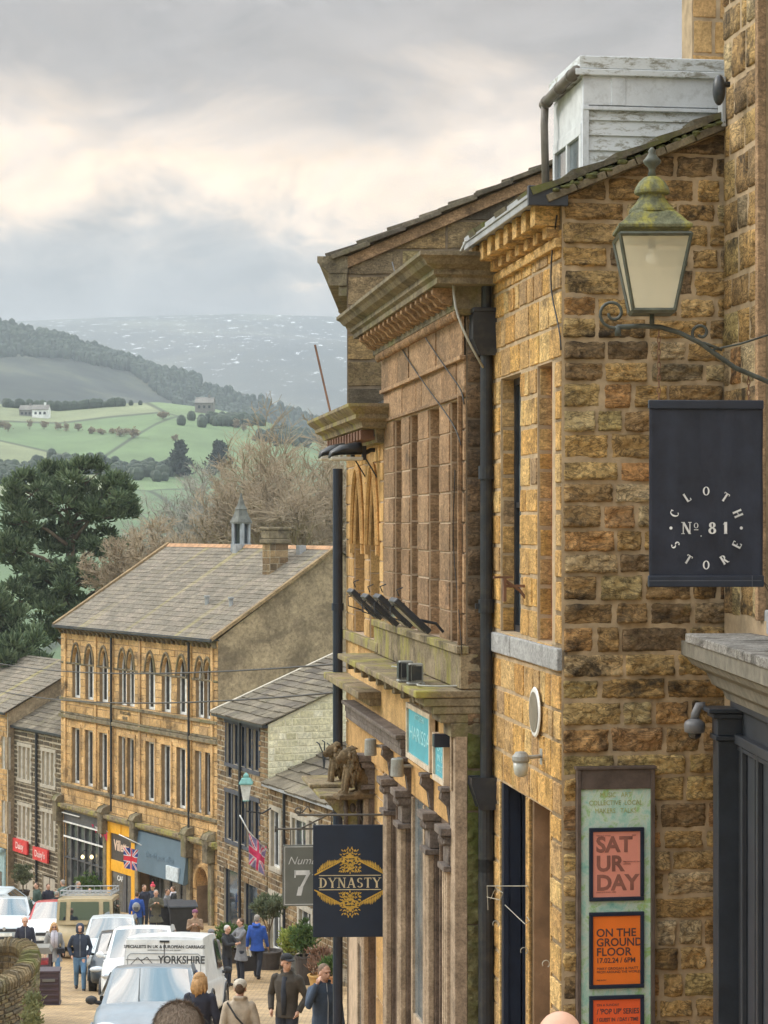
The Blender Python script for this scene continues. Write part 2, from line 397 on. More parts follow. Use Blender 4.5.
def mth(op,a,b=None,c=None):
    n=nt.nodes.new('ShaderNodeMath'); n.operation=op
    for i,v in enumerate((a,b,c)):
        if v is None: continue
        if isinstance(v,bpy.types.NodeSocket): lk(nt,v,n.inputs[i])
        else: n.inputs[i].default_value=v
    return n.outputs[0]
# elevation, wobbled by the cloud noise so the layers have ragged edges
el=mth('ADD',sx.outputs['Z'],mth('ADD',mth('MULTIPLY',mth('SUBTRACT',n1,.5),.15),mth('MULTIPLY',mth('SUBTRACT',n2,.5),.06)))
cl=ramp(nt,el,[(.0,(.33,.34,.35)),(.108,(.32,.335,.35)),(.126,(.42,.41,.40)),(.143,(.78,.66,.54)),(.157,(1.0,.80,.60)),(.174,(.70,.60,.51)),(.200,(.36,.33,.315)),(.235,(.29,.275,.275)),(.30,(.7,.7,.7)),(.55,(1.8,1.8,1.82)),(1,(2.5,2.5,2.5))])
var=ramp(nt,n2,[(.32,.78),(.68,1.25)])
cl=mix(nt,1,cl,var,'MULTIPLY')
skc=mix(nt,1,sky.outputs[0],(.10,.10,.10),'MULTIPLY')
mp3=nt.nodes.new('ShaderNodeMapping'); mp3.inputs['Scale'].default_value=(1,1,1.2); lk(nt,tc.outputs['Generated'],mp3.inputs[0]); blu=ramp(nt,noi(nt,mp3.outputs[0],5,7,.6,.6),[(.42,0),(.62,1)]); hi=ramp(nt,sx.outputs['Z'],[(.28,0),(.42,.8)]); gap=mth('MULTIPLY',blu,hi)
cl=mix(nt,gap,cl,(.28,.80,1.25))
cl=mix(nt,1,cl,(1.05,.99,.92),'MULTIPLY')
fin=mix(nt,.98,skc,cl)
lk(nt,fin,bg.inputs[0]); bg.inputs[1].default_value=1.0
sl=bpy.data.lights.new('sun','SUN'); sl.energy=1.5; sl.angle=R(14); sl.color=(1,.93,.82)
so=bpy.data.objects.new('sun',sl); COL.objects.link(so)
dv=V((sin(SUN_AZ)*cos(SUN_EL),cos(SUN_AZ)*cos(SUN_EL),sin(SUN_EL))); so.rotation_euler=dv.to_track_quat('Z','Y').to_euler()
sc.view_settings.view_transform='Standard'; sc.view_settings.look='None'; sc.view_settings.exposure=.5; sc.view_settings.gamma=1
try: sc.view_settings.use_curve_mapping=False
except Exception: pass
sc.cycles.use_denoising=True; sc.cycles.volume_bounces=0; sc.cycles.max_bounces=6; sc.cycles.volume_max_steps=64
try: sc.cycles.use_adaptive_sampling=True; sc.cycles.adaptive_threshold=.02
except Exception: pass
# ---------------------------------------------------------------- haze
mb=MB(); mb.box(-2700,2700,-60,6300,-96,425); m=bpy.data.materials.new('haze'); m.use_nodes=True; nt=m.node_tree; nt.nodes.clear()
o=nt.nodes.new('ShaderNodeOutputMaterial'); vp=nt.nodes.new('ShaderNodeVolumePrincipled'); lk(nt,vp.outputs[0],o.inputs['Volume'])
vp.inputs['Color'].default_value=(.77,.87,.96,1); vp.inputs['Density'].default_value=.00021; vp.inputs['Anisotropy'].default_value=.2
HZ=mb.build('haze',m); HZ['kind']='stuff'
# ---------------------------------------------------------------- ground
def ground_mat():
    m,nt,b=new_mat('ground'); p,g=pos(nt)
    c=ramp(nt,noi(nt,p,.02,6,.6),[(.35,(.10,.13,.05)),(.65,(.17,.19,.08))]); lk(nt,c,b.inputs['Base Color']); b.inputs['Roughness'].default_value=.95
    return m
ys=[-30,-10,0,4,7.8,14.5,22,33,46,52,59,64,70,78,85,92,100,110,120,150,200,300,400,520,800,1100,2000,4000,6200]
mb=MB(); xs=[-2600,-900,-300,-120,-60,-30,-15,-8,0,8,15,30,60,120,300,900,2600]
for a,b in zip(ys,ys[1:]):
    for c,d in zip(xs,xs[1:]): mb.q((c,a,gz(a)-.01),(d,a,gz(a)-.01),(d,b,gz(b)-.01),(c,b,gz(b)-.01))
tag(mb.build('ground',ground_mat()),kind='structure')
def sett_mat(name,cols,sc_=3.3):
    m,nt,b=new_mat(name); p,g=pos(nt)
    br=nt.nodes.new('ShaderNodeTexBrick'); lk(nt,p,br.inputs[0]); br.inputs['Scale'].default_value=sc_; br.inputs['Mortar Size'].default_value=.035; br.inputs['Mortar Smooth'].default_value=.4
    br.inputs['Brick Width'].default_value=.75; br.inputs['Row Height'].default_value=.42
    br.inputs['Color1'].default_value=(*cols[0],1); br.inputs['Color2'].default_value=(*cols[1],1); br.inputs['Mortar'].default_value=(*cols[2],1)
    v=ramp(nt,noi(nt,p,.9,5,.65),[(.3,.65),(.7,1.3)]); c=mix(nt,1,br.outputs[0],v,'MULTIPLY')
    v=ramp(nt,noi(nt,p,9,5,.65),[(.3,.75),(.7,1.2)]); c=mix(nt,1,c,v,'MULTIPLY')
    lk(nt,c,b.inputs['Base Color']); b.inputs['Roughness'].default_value=.6; b.inputs['Specular IOR Level'].default_value=.35
    iv=nt.nodes.new('ShaderNodeMath'); iv.operation='SUBTRACT'; iv.inputs[0].default_value=1; lk(nt,br.outputs['Fac'],iv.inputs[1])
    bump(nt,b,iv.outputs[0],.6,.02); return m
def F1x(y): return -3.69-.40*(y-70)          # street frontage line of the lower terrace
mb=MB()
st=[(-30,-9,3.6),(7.8,-7,3.3),(14.5,-7,3.4),(22,-8,2.6),(33,-9,2.2),(46,-12,3.2),(59,-14,2.1),(66,-16,-1),(74,-18,-4.2),(85,-24,-5.6),(97,-26,-13.4),(110,-34,-20),(122,-48,-34)]
N=24
for (a,l,r),(b,l2,r2) in zip(st,st[1:]):
    for k in range(6):
        t0,t1=k/6,(k+1)/6; y0,y1=a+(b-a)*t0,a+(b-a)*t1; L0,L1=l+(l2-l)*t0,l+(l2-l)*t1; R0,R1=r+(r2-r)*t0,r+(r2-r)*t1
        mb.q((L0,y0,gz(y0)),(R0,y0,gz(y0)),(R1,y1,gz(y1)),(L1,y1,gz(y1)))
tag(mb.build('street',sett_mat('setts',((.50,.34,.17),(.36,.25,.14),(.16,.12,.08)))),kind='structure')
# pavement with kerb in front of the lower terrace
mb=MB(); K=30
for k in range(K):
    y0,y1=55+k*20/K,55+(k+1)*20/K
    for (a,b,h) in ((-1.35,.05,.11),(-1.5,-1.35,.12)):
        z0,z1=gz(y0)+h,gz(y1)+h
        mb.q((F1x(y0)+a,y0,z0),(F1x(y0)+b,y0,z0),(F1x(y1)+b,y1,z1),(F1x(y1)+a,y1,z1))
        mb.q((F1x(y0)+a,y0,z0),(F1x(y1)+a,y1,z1),(F1x(y1)+a,y1,z1-.2),(F1x(y0)+a,y0,z0-.2))
mb.q((F1x(55)-1.5,55,gz(55)+.12),(F1x(55)+.05,55,gz(55)+.12),(F1x(55)+.05,55,gz(55)-.1),(F1x(55)-1.5,55,gz(55)-.1))
tag(mb.build('pavement',sett_mat('flags',((.34,.27,.18),(.28,.23,.16),(.12,.1,.07)),1.4)),kind='structure')
# ---------------------------------------------------------------- hills
def interp(tab,x):
    if x<=tab[0][0]: return tab[0][1]
    for (a,b),(c,d) in zip(tab,tab[1:]):
        if x<=c: return b+(d-b)*(x-a)/(c-a)
    return tab[-1][1]
def hill(name,D0,D1,crest,z0,mat,a0=-900,a1=1500,nx=160,ny=30,rough=6,bow=.6,depth=900,fs=.006,crest_j=0):
    mb=MB(); idx={}
    for j in range(ny+5):
        for i in range(nx+1):
            px=a0+(a1-a0)*i/nx; k=(px-384)/F
            zc=(HY-interp(crest,px))*D1/F
            if j<=ny:
                t=j/ny; D=D0+(D1-D0)*t; z=z0+(zc-z0)*(t**bow)
                z+=rough*sin(pi*t)*noise.noise(V((k*D*fs,D*fs,0)))*2+crest_j*t*noise.noise(V((px*.12,0,t)))
            else:
                t=(j-ny)/4; D=D1+depth*t; z=zc*(1-t)+(-60)*t + crest_j*(1-t)*noise.noise(V((px*.12,0,1)))
            mb.v.append((k*D,D,z))
    for j in range(ny+4):
        for i in range(nx):
            o=j*(nx+1)+i; mb.f.append((o,o+1,o+nx+2,o+nx+1)); mb.mi.append(0)
    return tag(mb.build(name,mat,smooth=True),kind='structure')
def field_mat():
    m,nt,b=new_mat('fields'); p,g=pos(nt)
    vo=nt.nodes.new('ShaderNodeTexVoronoi'); vo.feature='F1'; vo.inputs['Scale'].default_value=1; vo.inputs['Randomness'].default_value=.75
    mp=nt.nodes.new('ShaderNodeMapping'); mp.inputs['Scale'].default_value=(.008,.0045,0); mp.inputs['Rotation'].default_value=(0,0,.35); lk(nt,p,mp.inputs[0]); lk(nt,mp.outputs[0],vo.inputs['Vector'])
    c=ramp(nt,vo.outputs['Color'],[(.2,(.10,.15,.07)),(.5,(.13,.19,.08)),(.8,(.19,.21,.11))])
    v2=nt.nodes.new('ShaderNodeTexVoronoi'); v2.feature='DISTANCE_TO_EDGE'; v2.inputs['Randomness'].default_value=.75; lk(nt,mp.outputs[0],v2.inputs['Vector']); v2.inputs['Scale'].default_value=1
    e=ramp(nt,v2.outputs['Distance'],[(.004,.8),(.011,0)])
    c=mix(nt,e,c,(.035,.04,.025)); v=ramp(nt,noi(nt,p,.03,6,.7),[(.3,.7),(.7,1.25)]); c=mix(nt,1,c,v,'MULTIPLY')
    lk(nt,c,b.inputs['Base Color']); b.inputs['Roughness'].default_value=.95; return m
def moor_mat():
    m,nt,b=new_mat('moor'); p,g=pos(nt)
    c=ramp(nt,noi(nt,p,.004,7,.65),[(.35,(.035,.04,.04)),(.55,(.07,.07,.055)),(.7,(.13,.13,.09))])
    pp,_=pos(nt,(.05,.02,.14)); s=ramp(nt,noi(nt,pp,1,7,.72,.5),[(.60,0),(.64,.9)])
    sx=nt.nodes.new('ShaderNodeSeparateXYZ'); lk(nt,g.outputs['Position'],sx.inputs[0])
    mr=nt.nodes.new('ShaderNodeMapRange'); mr.inputs[1].default_value=150; mr.inputs[2].default_value=290; lk(nt,sx.outputs[2],mr.inputs[0])
    mu=nt.nodes.new('ShaderNodeMath'); mu.operation='MULTIPLY'; lk(nt,s,mu.inputs[0]); lk(nt,mr.outputs[0],mu.inputs[1])
    c=mix(nt,mu.outputs[0],c,(.9,.92,.95)); lk(nt,c,b.inputs['Base Color']); b.inputs['Roughness'].default_value=.95; return m
def wood_mat():
    m,nt,b=new_mat('heather'); p,g=pos(nt)
    c=ramp(nt,noi(nt,p,.012,7,.7),[(.38,(.012,.018,.014)),(.5,(.035,.043,.030)),(.64,(.085,.09,.05))])
    lk(nt,c,b.inputs['Base Color']); b.inputs['Roughness'].default_value=.95; return m
moorc=[(-900,335),(0,322),(120,317),(240,314),(350,317),(700,330),(1500,360)]
woodc=[(-900,300),(-200,312),(0,327),(60,338),(110,356),(160,372),(215,386),(255,398),(300,413),(350,430),(500,470),(1500,520)]
fieldc=[(-900,395),(-60,402),(0,404),(60,408),(110,404),(160,402),(215,409),(260,420),(310,436),(360,455),(520,500),(1500,530)]
hill('moor',2700,4250,moorc,60,moor_mat(),rough=26,bow=.8,fs=.0016,depth=1200,nx=200)
hill('wooded_hill',1150,1900,woodc,-40,wood_mat(),rough=9,bow=.75,nx=220,crest_j=2)
hill('pasture_hill',430,1000,fieldc,-66,field_mat(),rough=5,bow=.62,depth=300,nx=200)
def hillz(px,D,D0=430,D1=1000,z0=-66,bow=.62,rough=5,fs=.006,crest=fieldc):
    k=(px-384)/F; zc=(HY-interp(crest,px))*D1/F; t=(D-D0)/(D1-D0)
    return z0+(zc-z0)*t**bow+rough*sin(pi*t)*noise.noise(V((k*D*fs,D*fs,0)))*2
# ---------------------------------------------------------------- trees
BARK=M('bark',(.16,.12,.08),.9,var=.4,sc_=3); TWIG=M('twigs',(.33,.26,.175),.9,var=.3,sc_=.6,bmp=0); TWIG2=M('grey_twigs',(.29,.275,.23),.9,var=.3,sc_=.6,bmp=0)
def leafm(name,cols):
    m,nt,b=new_mat(name); p,g=pos(nt); c=ramp(nt,g.outputs['Random Per Island'],[(i/(len(cols)-1),c) for i,c in enumerate(cols)])
    v=ramp(nt,noi(nt,p,.6,4),[(.3,.7),(.7,1.3)]); c=mix(nt,1,c,v,'MULTIPLY'); lk(nt,c,b.inputs['Base Color']); b.inputs['Roughness'].default_value=.75; return m
PINE=leafm('pine_needles',[(.07,.11,.06),(.13,.18,.09),(.24,.29,.16)]); FIR=leafm('fir',[(.02,.035,.018),(.04,.06,.03)])
SHRUB=leafm('shrub',[(.05,.10,.025),(.09,.16,.04),(.16,.22,.06)]); OLIVE=leafm('olive_leaves',[(.10,.13,.07),(.17,.20,.11),(.22,.24,.14)])
def bare_tree(px,D,top,rad,label,mat,seed,n0=6,depth=5,tw=.024,rz=None,nk=4):
    rs=random.Random(seed); x=(px-384)/F*D; z0=gz(D)-.3; z1=(HY-top)/F*D; H=z1-z0; rz=rz or min(H*.33,rad*1.7); cz=H-rz
    e=thing('bare_tree',(x,D,z0),0,label,'tree','bare winter trees behind the long slate roof')
    zt=cz-rz*.75; tr=MB(); tr.tube([(0,0,0),(.1,0,zt*.5),(-.1,.1,zt),(0,0,zt+rz*.3)],[.34,.27,.2,.12],7); tr.build('trunk',BARK,e,smooth=True)
    mb=MB()
    def inside(p): return (p.x/rad)**2+(p.y/rad)**2+((p.z-cz)/rz)**2<1 or p.z<cz-rz*.2 and abs(p.x)<rad*.8
    def br(p,d,L,r,k):
        s=p+d*L
        if not inside(s): L*=.45; s=p+d*L
        if not inside(s): k=min(k,1)
        q=p+d*L*.5+V((rs.uniform(-1,1),rs.uniform(-1,1),rs.uniform(-.5,.8)))*L*.12
        mb.tube([p,q,s],[r,r*.78,r*.58],3 if k<depth-1 else 5,cap=False)
        if k==0: return
        for j in range(nk+(k==1)):
            o=(p.lerp(q,rs.uniform(.5,1)) if rs.random()<.4 else q.lerp(s,rs.random())); v=(d+V((rs.gauss(0,.62),rs.gauss(0,.62),rs.gauss(.06,.34)))).normalized()
            br(o,v,L*rs.uniform(.55,.8),max(tw,r*.58),k-1)
    for j in range(n0):
        a=2*pi*j/n0+rs.random(); w=rs.uniform(.35,1.1); br(V((0,0,zt+rz*rs.uniform(-.25,.3))),V((cos(a)*w,sin(a)*w,1)).normalized(),rz*rs.uniform(.55,.8),.10,depth)
    mb.build('crown',mat,e); return e
bare_tree(303,150,376,6.6,'tallest bare brown tree rising beside the stone cornice',TWIG,3,8)
bare_tree(262,158,398,5.4,'bare brown tree right behind the little roof cupola',TWIG,11,7)
bare_tree(346,165,372,5.6,'bare tree half hidden behind the ornate stone corner building',TWIG,5,7)
bare_tree(210,172,440,5.4,'greyish bare tree left of the roof cupola',TWIG2,8,6)
bare_tree(178,178,448,5.2,'thin grey bare tree between the evergreen pine and the cupola',TWIG2,21,6)
bare_tree(238,188,424,5.4,'pale grey bare tree at the back of the bare group',TWIG2,31,6)
bare_tree(150,118,500,2.8,'low brown bushy tree at left edge of the long slate roof',TWIG,13,8,tw=.016,rz=3.4)
bare_tree(122,120,518,2.4,'small brown shrubby tree between pine and roof verge',TWIG,17,7,tw=.016,rz=3)
def clump(mb,c,r,n,rs,l=.36,w=.06):
    for _ in range(n):
        d=V((rs.gauss(0,1),rs.gauss(0,1),rs.gauss(.35,.8))).normalized(); p=V(c)+V((d.x*r,d.y*r,d.z*r*.62))*rs.uniform(.35,1)
        t=(d+V((0,0,.7))).normalized(); s=t.cross(V((rs.uniform(-1,1),rs.uniform(-1,1),.2))).normalized()
        L=l*rs.uniform(.6,1.3); mb.q(p-s*w,p+s*w,p+s*w*.4+t*L,p-s*w*.4+t*L)
        s2=t.cross(s); mb.q(p-s2*w,p+s2*w,p+s2*w*.4+t*L*.8,p-s2*w*.4+t*L*.8)
def pine(px,D,lobes,label,seed,mat=PINE,n=60,cs=1.0):
    rs=random.Random(seed); x=(px-384)/F*D; z0=gz(D); e=thing('pine_tree',(x,D,z0),0,label,'tree')
    tr=MB(); topz=max((HY-l[1])/F*D for l in lobes)-z0; tr.tube([(0,0,0),(.15,0,topz*.35),(-.2,0,topz*.6),(.1,0,topz*.85)],[.42,.34,.24,.1],8)
    mb=MB()
    for (lx,ly,rx,rz) in lobes:
        c=V(((lx-px)/F*D, rs.uniform(-1.5,1.5), (HY-ly)/F*D-z0)); Rx=rx/F*D; Rz=rz/F*D
        tr.tube([(0,0,max(1,c.z-Rz*1.8)),(c.x*.5,c.y*.5,c.z-Rz*.6),tuple(c)],[.16,.1,.05],5)
        k=int(12+Rx*Rz*6.5)
        for _ in range(k):
            d=V((rs.gauss(0,1),rs.gauss(0,1),rs.gauss(.15,1))).normalized()*rs.uniform(.45,1)**.5
            q=c+V((d.x*Rx,d.y*Rx*1.0,d.z*Rz)); clump(mb,q,rs.uniform(.38,.62)*cs,n,rs)
            if rs.random()<.4: tr.tube([tuple(c-V((0,0,Rz*.4))),tuple(q)],[.05,.02],3,cap=False)
    tr.build('trunk',BARK,e,smooth=True); mb.build('crown',mat,e); return e
pine(72,128,[(28,492,18,20),(46,480,18,16),(88,478,22,15),(118,492,17,15),(24,520,18,16),(66,505,26,18),(104,512,24,17),(125,508,10,10),(16,548,16,16),(60,540,26,17),(98,545,22,16),(36,575,26,16),(82,578,22,17),(110,585,14,14),(60,606,28,14),(20,600,22,14),(84,622,18,14),(40,632,20,12)],'big dark green pine standing left above the house roofs',4)
pine(-4,112,[(-20,600,24,18),(4,618,18,16),(-8,645,22,18),(14,652,16,13),(30,640,12,12),(-20,672,22,16),(34,666,12,10)],'dark evergreen at far left edge behind the house chimney',9,n=50)
def far_tree(px,py,h,w,D,label,group,seed,conifer=False,zz=None):
    rs=random.Random(seed); z=hillz(px,D) if zz is None else zz; x=(px-384)/F*D; H=h/F*D; W=w/F*D
    e=thing('conifer' if conifer else 'field_tree',(x,D,z-.5),0,label,'tree',group)
    t=MB(); t.tube([(0,0,0),(0,0,H*.35)],[W*.06,W*.04],5); t.build('trunk',BARK,e)
    mb=MB()
    for _ in range(150 if conifer else 70):
        t=rs.random()
        if conifer: c=V((rs.gauss(0,.28)*W*(1.08-t),rs.gauss(0,.28)*W*(1.08-t),H*(.12+.88*t)))
        else: c=V((rs.gauss(0,.22)*W,rs.gauss(0,.22)*W,H*(.55+.16*rs.gauss(0,1))))
        clump(mb,c,W*.12,5,rs,l=W*.14,w=W*.05)
    mb.build('crown',FIR if conifer else TWIG,e)
D_of=lambda py:1
def pyD(px,py):   # distance on the pasture hill seen at this height
    for k in range(120):
        D=440+k*4.6
        if HY-hillz(px,D)*F/D<=py: return D
    return 985
far_tree(180,0,34,26,pyD(180,478),'broad dark conifer standing in a green field','conifers on the far fields',1,True)
far_tree(219,0,30,24,pyD(219,472),'dark conifer in the field right of the broad one','conifers on the far fields',2,True)
far_tree(104,0,18,8,pyD(104,474),'slim dark conifer in field above the big pine','conifers on the far fields',3,True)
for k,(px,py) in enumerate([(58,431),(66,433),(78,432),(92,434),(101,435),(112,434),(120,437),(127,436),(134,438),(44,430),(30,430),(8,432),(2,428),(163,419),(205,412),(236,428),(244,432),(175,441)]):
    far_tree(px,py,random.uniform(7,13),random.uniform(6,11),pyD(px,py),'one of the small hedgerow trees lined along the far pasture','hedgerow trees on the far pasture',40+k)
# dark wood along the spine of the hill, and the copses (one mass nobody could count)
rs=random.Random(5); mb=MB()
def hw(px,D): return hillz(px,D,1150,1900,-40,.75,9,.006,woodc)
for k in range(4200):
    r=rs.random()
    if r<.38: px=-30+230*rs.random()**1.5; D=rs.uniform(1900-130*(1-max(0,px)/230)-20,1900)
    elif r<.86: px=350-220*rs.random()**1.6; D=rs.uniform(1850-500*(px-120)/230,1850)
    else: px,D=rs.uniform(-30,300),rs.uniform(1180,1420)
    x=(px-384)/F*D; z=hw(px,D); h=rs.uniform(3,8.5)*(1 if rs.random()<.8 else 1.3); mb.ell((x,D,z+h*.35),(h*.36,h*.36,h*.62),5,4)
for k in range(900):
    c=rs.choice([(10,478,30,5),(75,470,38,5),(140,475,40,4),(60,405,60,2),(235,424,30,3),(290,440,30,5)]); px=rs.gauss(c[0],c[2]*.5); py=rs.gauss(c[1],c[3]*.6); D=pyD(px,py) 
    x=(px-384)/F*D; z=hillz(px,D); h=rs.uniform(2.2,5.2); mb.ell((x,D,z+h*.35),(h*.42,h*.42,h*.55),6,5)
w=mb.build('woodland',FIR); w['kind']='stuff'
# far farmhouses
def cottage(px,py,D,w,h,dp,wall,roofm,label,zz=None,name='farmhouse'):
    x=(px-384)/F*D; z=(HY-py)/F*D; f=fr(name,x+w/2,D,-1,.06,label,'house','far farmhouses',zb=z-1)
    mb=MB(); mb.box(0,w,-dp,0,z-2,z+h); mb.prism([(0,z+h),(-dp,z+h),(-dp/2,z+h+dp*.4)],0,w,'x'); mb.build('wall',wall,f.e)
    r=MB(); r.prism([(.3,z+h-.1),(-dp/2,z+h+dp*.42),(-dp/2,z+h+dp*.45),(.3,z+h+.15)],-.2,w+.2,'x'); r.prism([(-dp-.3,z+h-.1),(-dp/2,z+h+dp*.42),(-dp/2,z+h+dp*.45),(-dp-.3,z+h+.15)],-.2,w+.2,'x'); r.build('roof',roofm,f.e)
    c=MB(); c.box(w*.2,w*.2+.9,-dp/2-.4,-dp/2+.4,z+h+dp*.3,z+h+dp*.45+1); c.build('chimney',wall,f.e)
    for k in range(3): c=MB(); c.box(w*(.15+.28*k),w*(.15+.28*k)+1,.01,.05,z+h*.35,z+h*.7); c.build('window',glass('glass_dark'),f.e)
WHT=M('white_render',(.8,.8,.78),.8,sc_=.3,bmp=0); GRS=M('grey_far_stone',(.2,.19,.17),.9,sc_=.3,bmp=0)
D=pyD(38,418); cottage(40,417,D,7,3.2,5,WHT,GRS,'white farmhouse on the pasture at the foot of the dark hill')
cottage(26,417,D+6,6,3,5,GRS,GRS,'grey farm building beside the white farmhouse')
D=pyD(204,414); cottage(204,411,D,8,3.5,6,GRS,GRS,'stone farmhouse at the top edge of the green field')
# ---------------------------------------------------------------- near stone materials
MORT=M('mortar',(.43,.32,.20),.95,var=.25,sc_=9,bmp=.5); MORTD=M('dark_mortar',(.17,.13,.09),.95,var=.3,sc_=9,bmp=.4)
GABLE=stone('rock_faced_stone',[(.56,.36,.14),(.36,.23,.11),(.58,.41,.18),(.50,.31,.12),(.22,.155,.095),(.58,.37,.14),(.60,.46,.28),(.46,.35,.15),(.54,.29,.12),(.32,.25,.15)],fis=.62,soot=.9,moss=.5,bs=1,bd=.03,s1=4.5,mossc=(.30,.27,.07),sth=.525,fine=38)
FACE=stone('ochre_facade_stone',[(.60,.36,.12),(.48,.27,.09),(.64,.44,.19),(.40,.25,.12),(.56,.34,.12),(.34,.23,.13)],fis=.45,soot=.7,moss=.3,bs=.8,s1=5,mossc=(.34,.30,.08),sth=.56,mth=.56)
RIBB=M('ribbon_mortar',(.55,.47,.35),.95,var=.2,sc_=9,bmp=.4)
ASH=stone('brown_ashlar',[(.29,.18,.10),(.35,.225,.13),(.24,.155,.09),(.31,.19,.105)],fis=.35,var=.35,soot=.7,moss=.1,bs=.35,bd=.006,s1=3.2,sth=.58)
ASHO=stone('orange_ashlar',[(.54,.33,.13),(.44,.27,.12),(.60,.39,.17)],var=.3,soot=.45,moss=.08,bs=.35,bd=.006,s1=3.5,sth=.6)
SIDE=stone('sooty_rough_stone',[(.15,.105,.065),(.20,.13,.075),(.11,.08,.055)],fis=.7,soot=.8,moss=.35,bs=.9,bd=.02,s1=4,sth=.52)
CORN=stone('weathered_cornice_stone',[(.20,.165,.11)],var=.4,soot=.7,moss=.7,bs=.5,s1=4,mossc=(.16,.16,.06),sth=.52,mth=.52)
MOSSY=stone('mossy_stone',[(.25,.20,.13)],var=.4,soot=.6,moss=.9,bs=.6,s1=6,mossc=(.33,.30,.08),sth=.52,mth=.49)
ROUGHG=stone('green_rough_stone',[(.19,.17,.08)],var=.5,soot=.6,moss=.9,bs=1.2,bd=.05,s1=4,mossc=(.13,.15,.04),fine=22,mth=.45)
SLATE=stone('stone_slate',[(.13,.11,.08),(.17,.145,.105),(.095,.08,.065),(.20,.17,.125)],soot=.3,moss=.55,bs=.5,s1=2,mossc=(.17,.18,.05),fine=20)
MSLATE=stone('mossy_slate',[(.10,.09,.07),(.15,.13,.09)],soot=.5,moss=1,bs=.6,s1=5,mossc=(.13,.14,.04),mth=.49)
SILL=stone('grey_sill_stone',[(.30,.30,.30),(.36,.36,.36)],var=.3,soot=.35,moss=0,bs=.3,s1=6)
BLK=M('black_iron',(.022,.026,.034),.42,var=.3,bmp=.1,dirt=.25); NAVY=M('navy_paint',(.016,.024,.045),.38,var=.2,bmp=.08)
CHAR=M('charcoal_paint',(.032,.037,.047),.45,var=.2,bmp=.08); RUST=M('rusty_iron',(.16,.08,.045),.8,var=.4,bmp=.4)
WOODW=M('flaking_white_paint',(.62,.64,.66),.7,var=.12,sc_=11,dirt=.0); LEAD=M('lead_grey',(.33,.34,.35),.55,var=.2)
GLD=glass('glass_dark',(.02,.024,.03)); GLS=glass('glass_sky',(.10,.12,.13),.05); CABLE=M('dark_cable',(.03,.028,.026),.6,bmp=0); CABLEW=M('pale_cable',(.42,.42,.38),.6,bmp=0)
WP=M('white_paint',(.74,.74,.72),.5,bmp=.05); TEAL=M('teal_sign',(.09,.40,.50),.5,var=.18,sc_=3); CREAM=M('cream_glass',(.62,.55,.38),.35,var=.12,sc_=5,bmp=0)
def flaky():
    m,nt,b=new_mat('weathered_white_boards'); p,g=pos(nt,(1,1,2.6))
    s=ramp(nt,noi(nt,p,9,8,.8,.3),[(.50,0),(.60,1)]); c=mix(nt,s,(.66,.69,.72),(.28,.27,.23)); lk(nt,c,b.inputs['Base Color']); b.inputs['Roughness'].default_value=.7
    bump(nt,b,noi(nt,p,30,5),.3,.006); return m
FLAKY=flaky()
FRESH=M('fresh_white_boards',(.66,.69,.74),.6,var=.08,sc_=8,dirt=.18)
uF=(-.1391,.9903)
# ================================================================ corner cottage (ochre stone)
B3=fr('corner_cottage',1.173,14.5,*uF,'ochre stone corner cottage with rough gable facing up the street and a poster board')
Zb=gz(14.5)-.6; ZE=2.18; L3=2.42
def zf(f,X,py,Y=0): return f.z(X,Y,py)
ops=[(.19,.77,-.80,1.10,.13),(1.35,2.10,-.80,1.10,.13),(.33,1.02,-4.9,-1.93,.15),(1.14,2.08,-4.9,-1.93,.15)]
mb=MB(); wall_cells(mb,0,L3,Zb,ZE,ops,PF(0)); mb.build('wall',MORT,B3.e)
joint_j=.004
mb=MB(); coursed(mb,0,L3,Zb,ZE-.22,ops,PF(0),ch=(.17,.26),bw=(.2,.42),joint=.02,depth=.010,rough=.006,sub=(6,4),edge=.008,quoin=.3)
# reveal stones of the jambs and mullion, seen along the street
for (X,z0,z1,s) in ((.77,-.80,1.1,-1),(2.10,-.80,1.1,-1)):
    coursed(mb,0,.11,z0,z1,[],(lambda X:(lambda a,z,h:(X-h,-a-.004,z)))(X),ch=(.14,.24),bw=(.5,.6),joint=.016,depth=.006,rough=.004,sub=(4,4))
mb.build('facing_stones',FACE,B3.e,smooth=False)
# gable wall, rock-faced blocks
rise=.4245; DG=4.4
mb=MB(); i0=-.02
mb.prism([(0,Zb),(-DG*2,Zb),(-DG*2,ZE),(-DG,ZE+DG*rise),(0,ZE)],0.0,.3,'x'); mb.build('wall',MORT,B3.e)
joint_j=.010
mb=MB(); coursed(mb,0,1.25,Zb,ZE+.56,[],PG(0),ch=(.13,.185),bw=(.24,.50),joint=.020,depth=.018,rough=.026,sub=(20,9),edge=.010,ns=7,quoin=.32)
mb.clip((0,0,ZE-.02),(0,-rise*-1*0+0,1)) if False else mb.clip((0,0,ZE-.03),(0,rise,1))
mb.build('gable_stones',GABLE,B3.e,smooth=True)
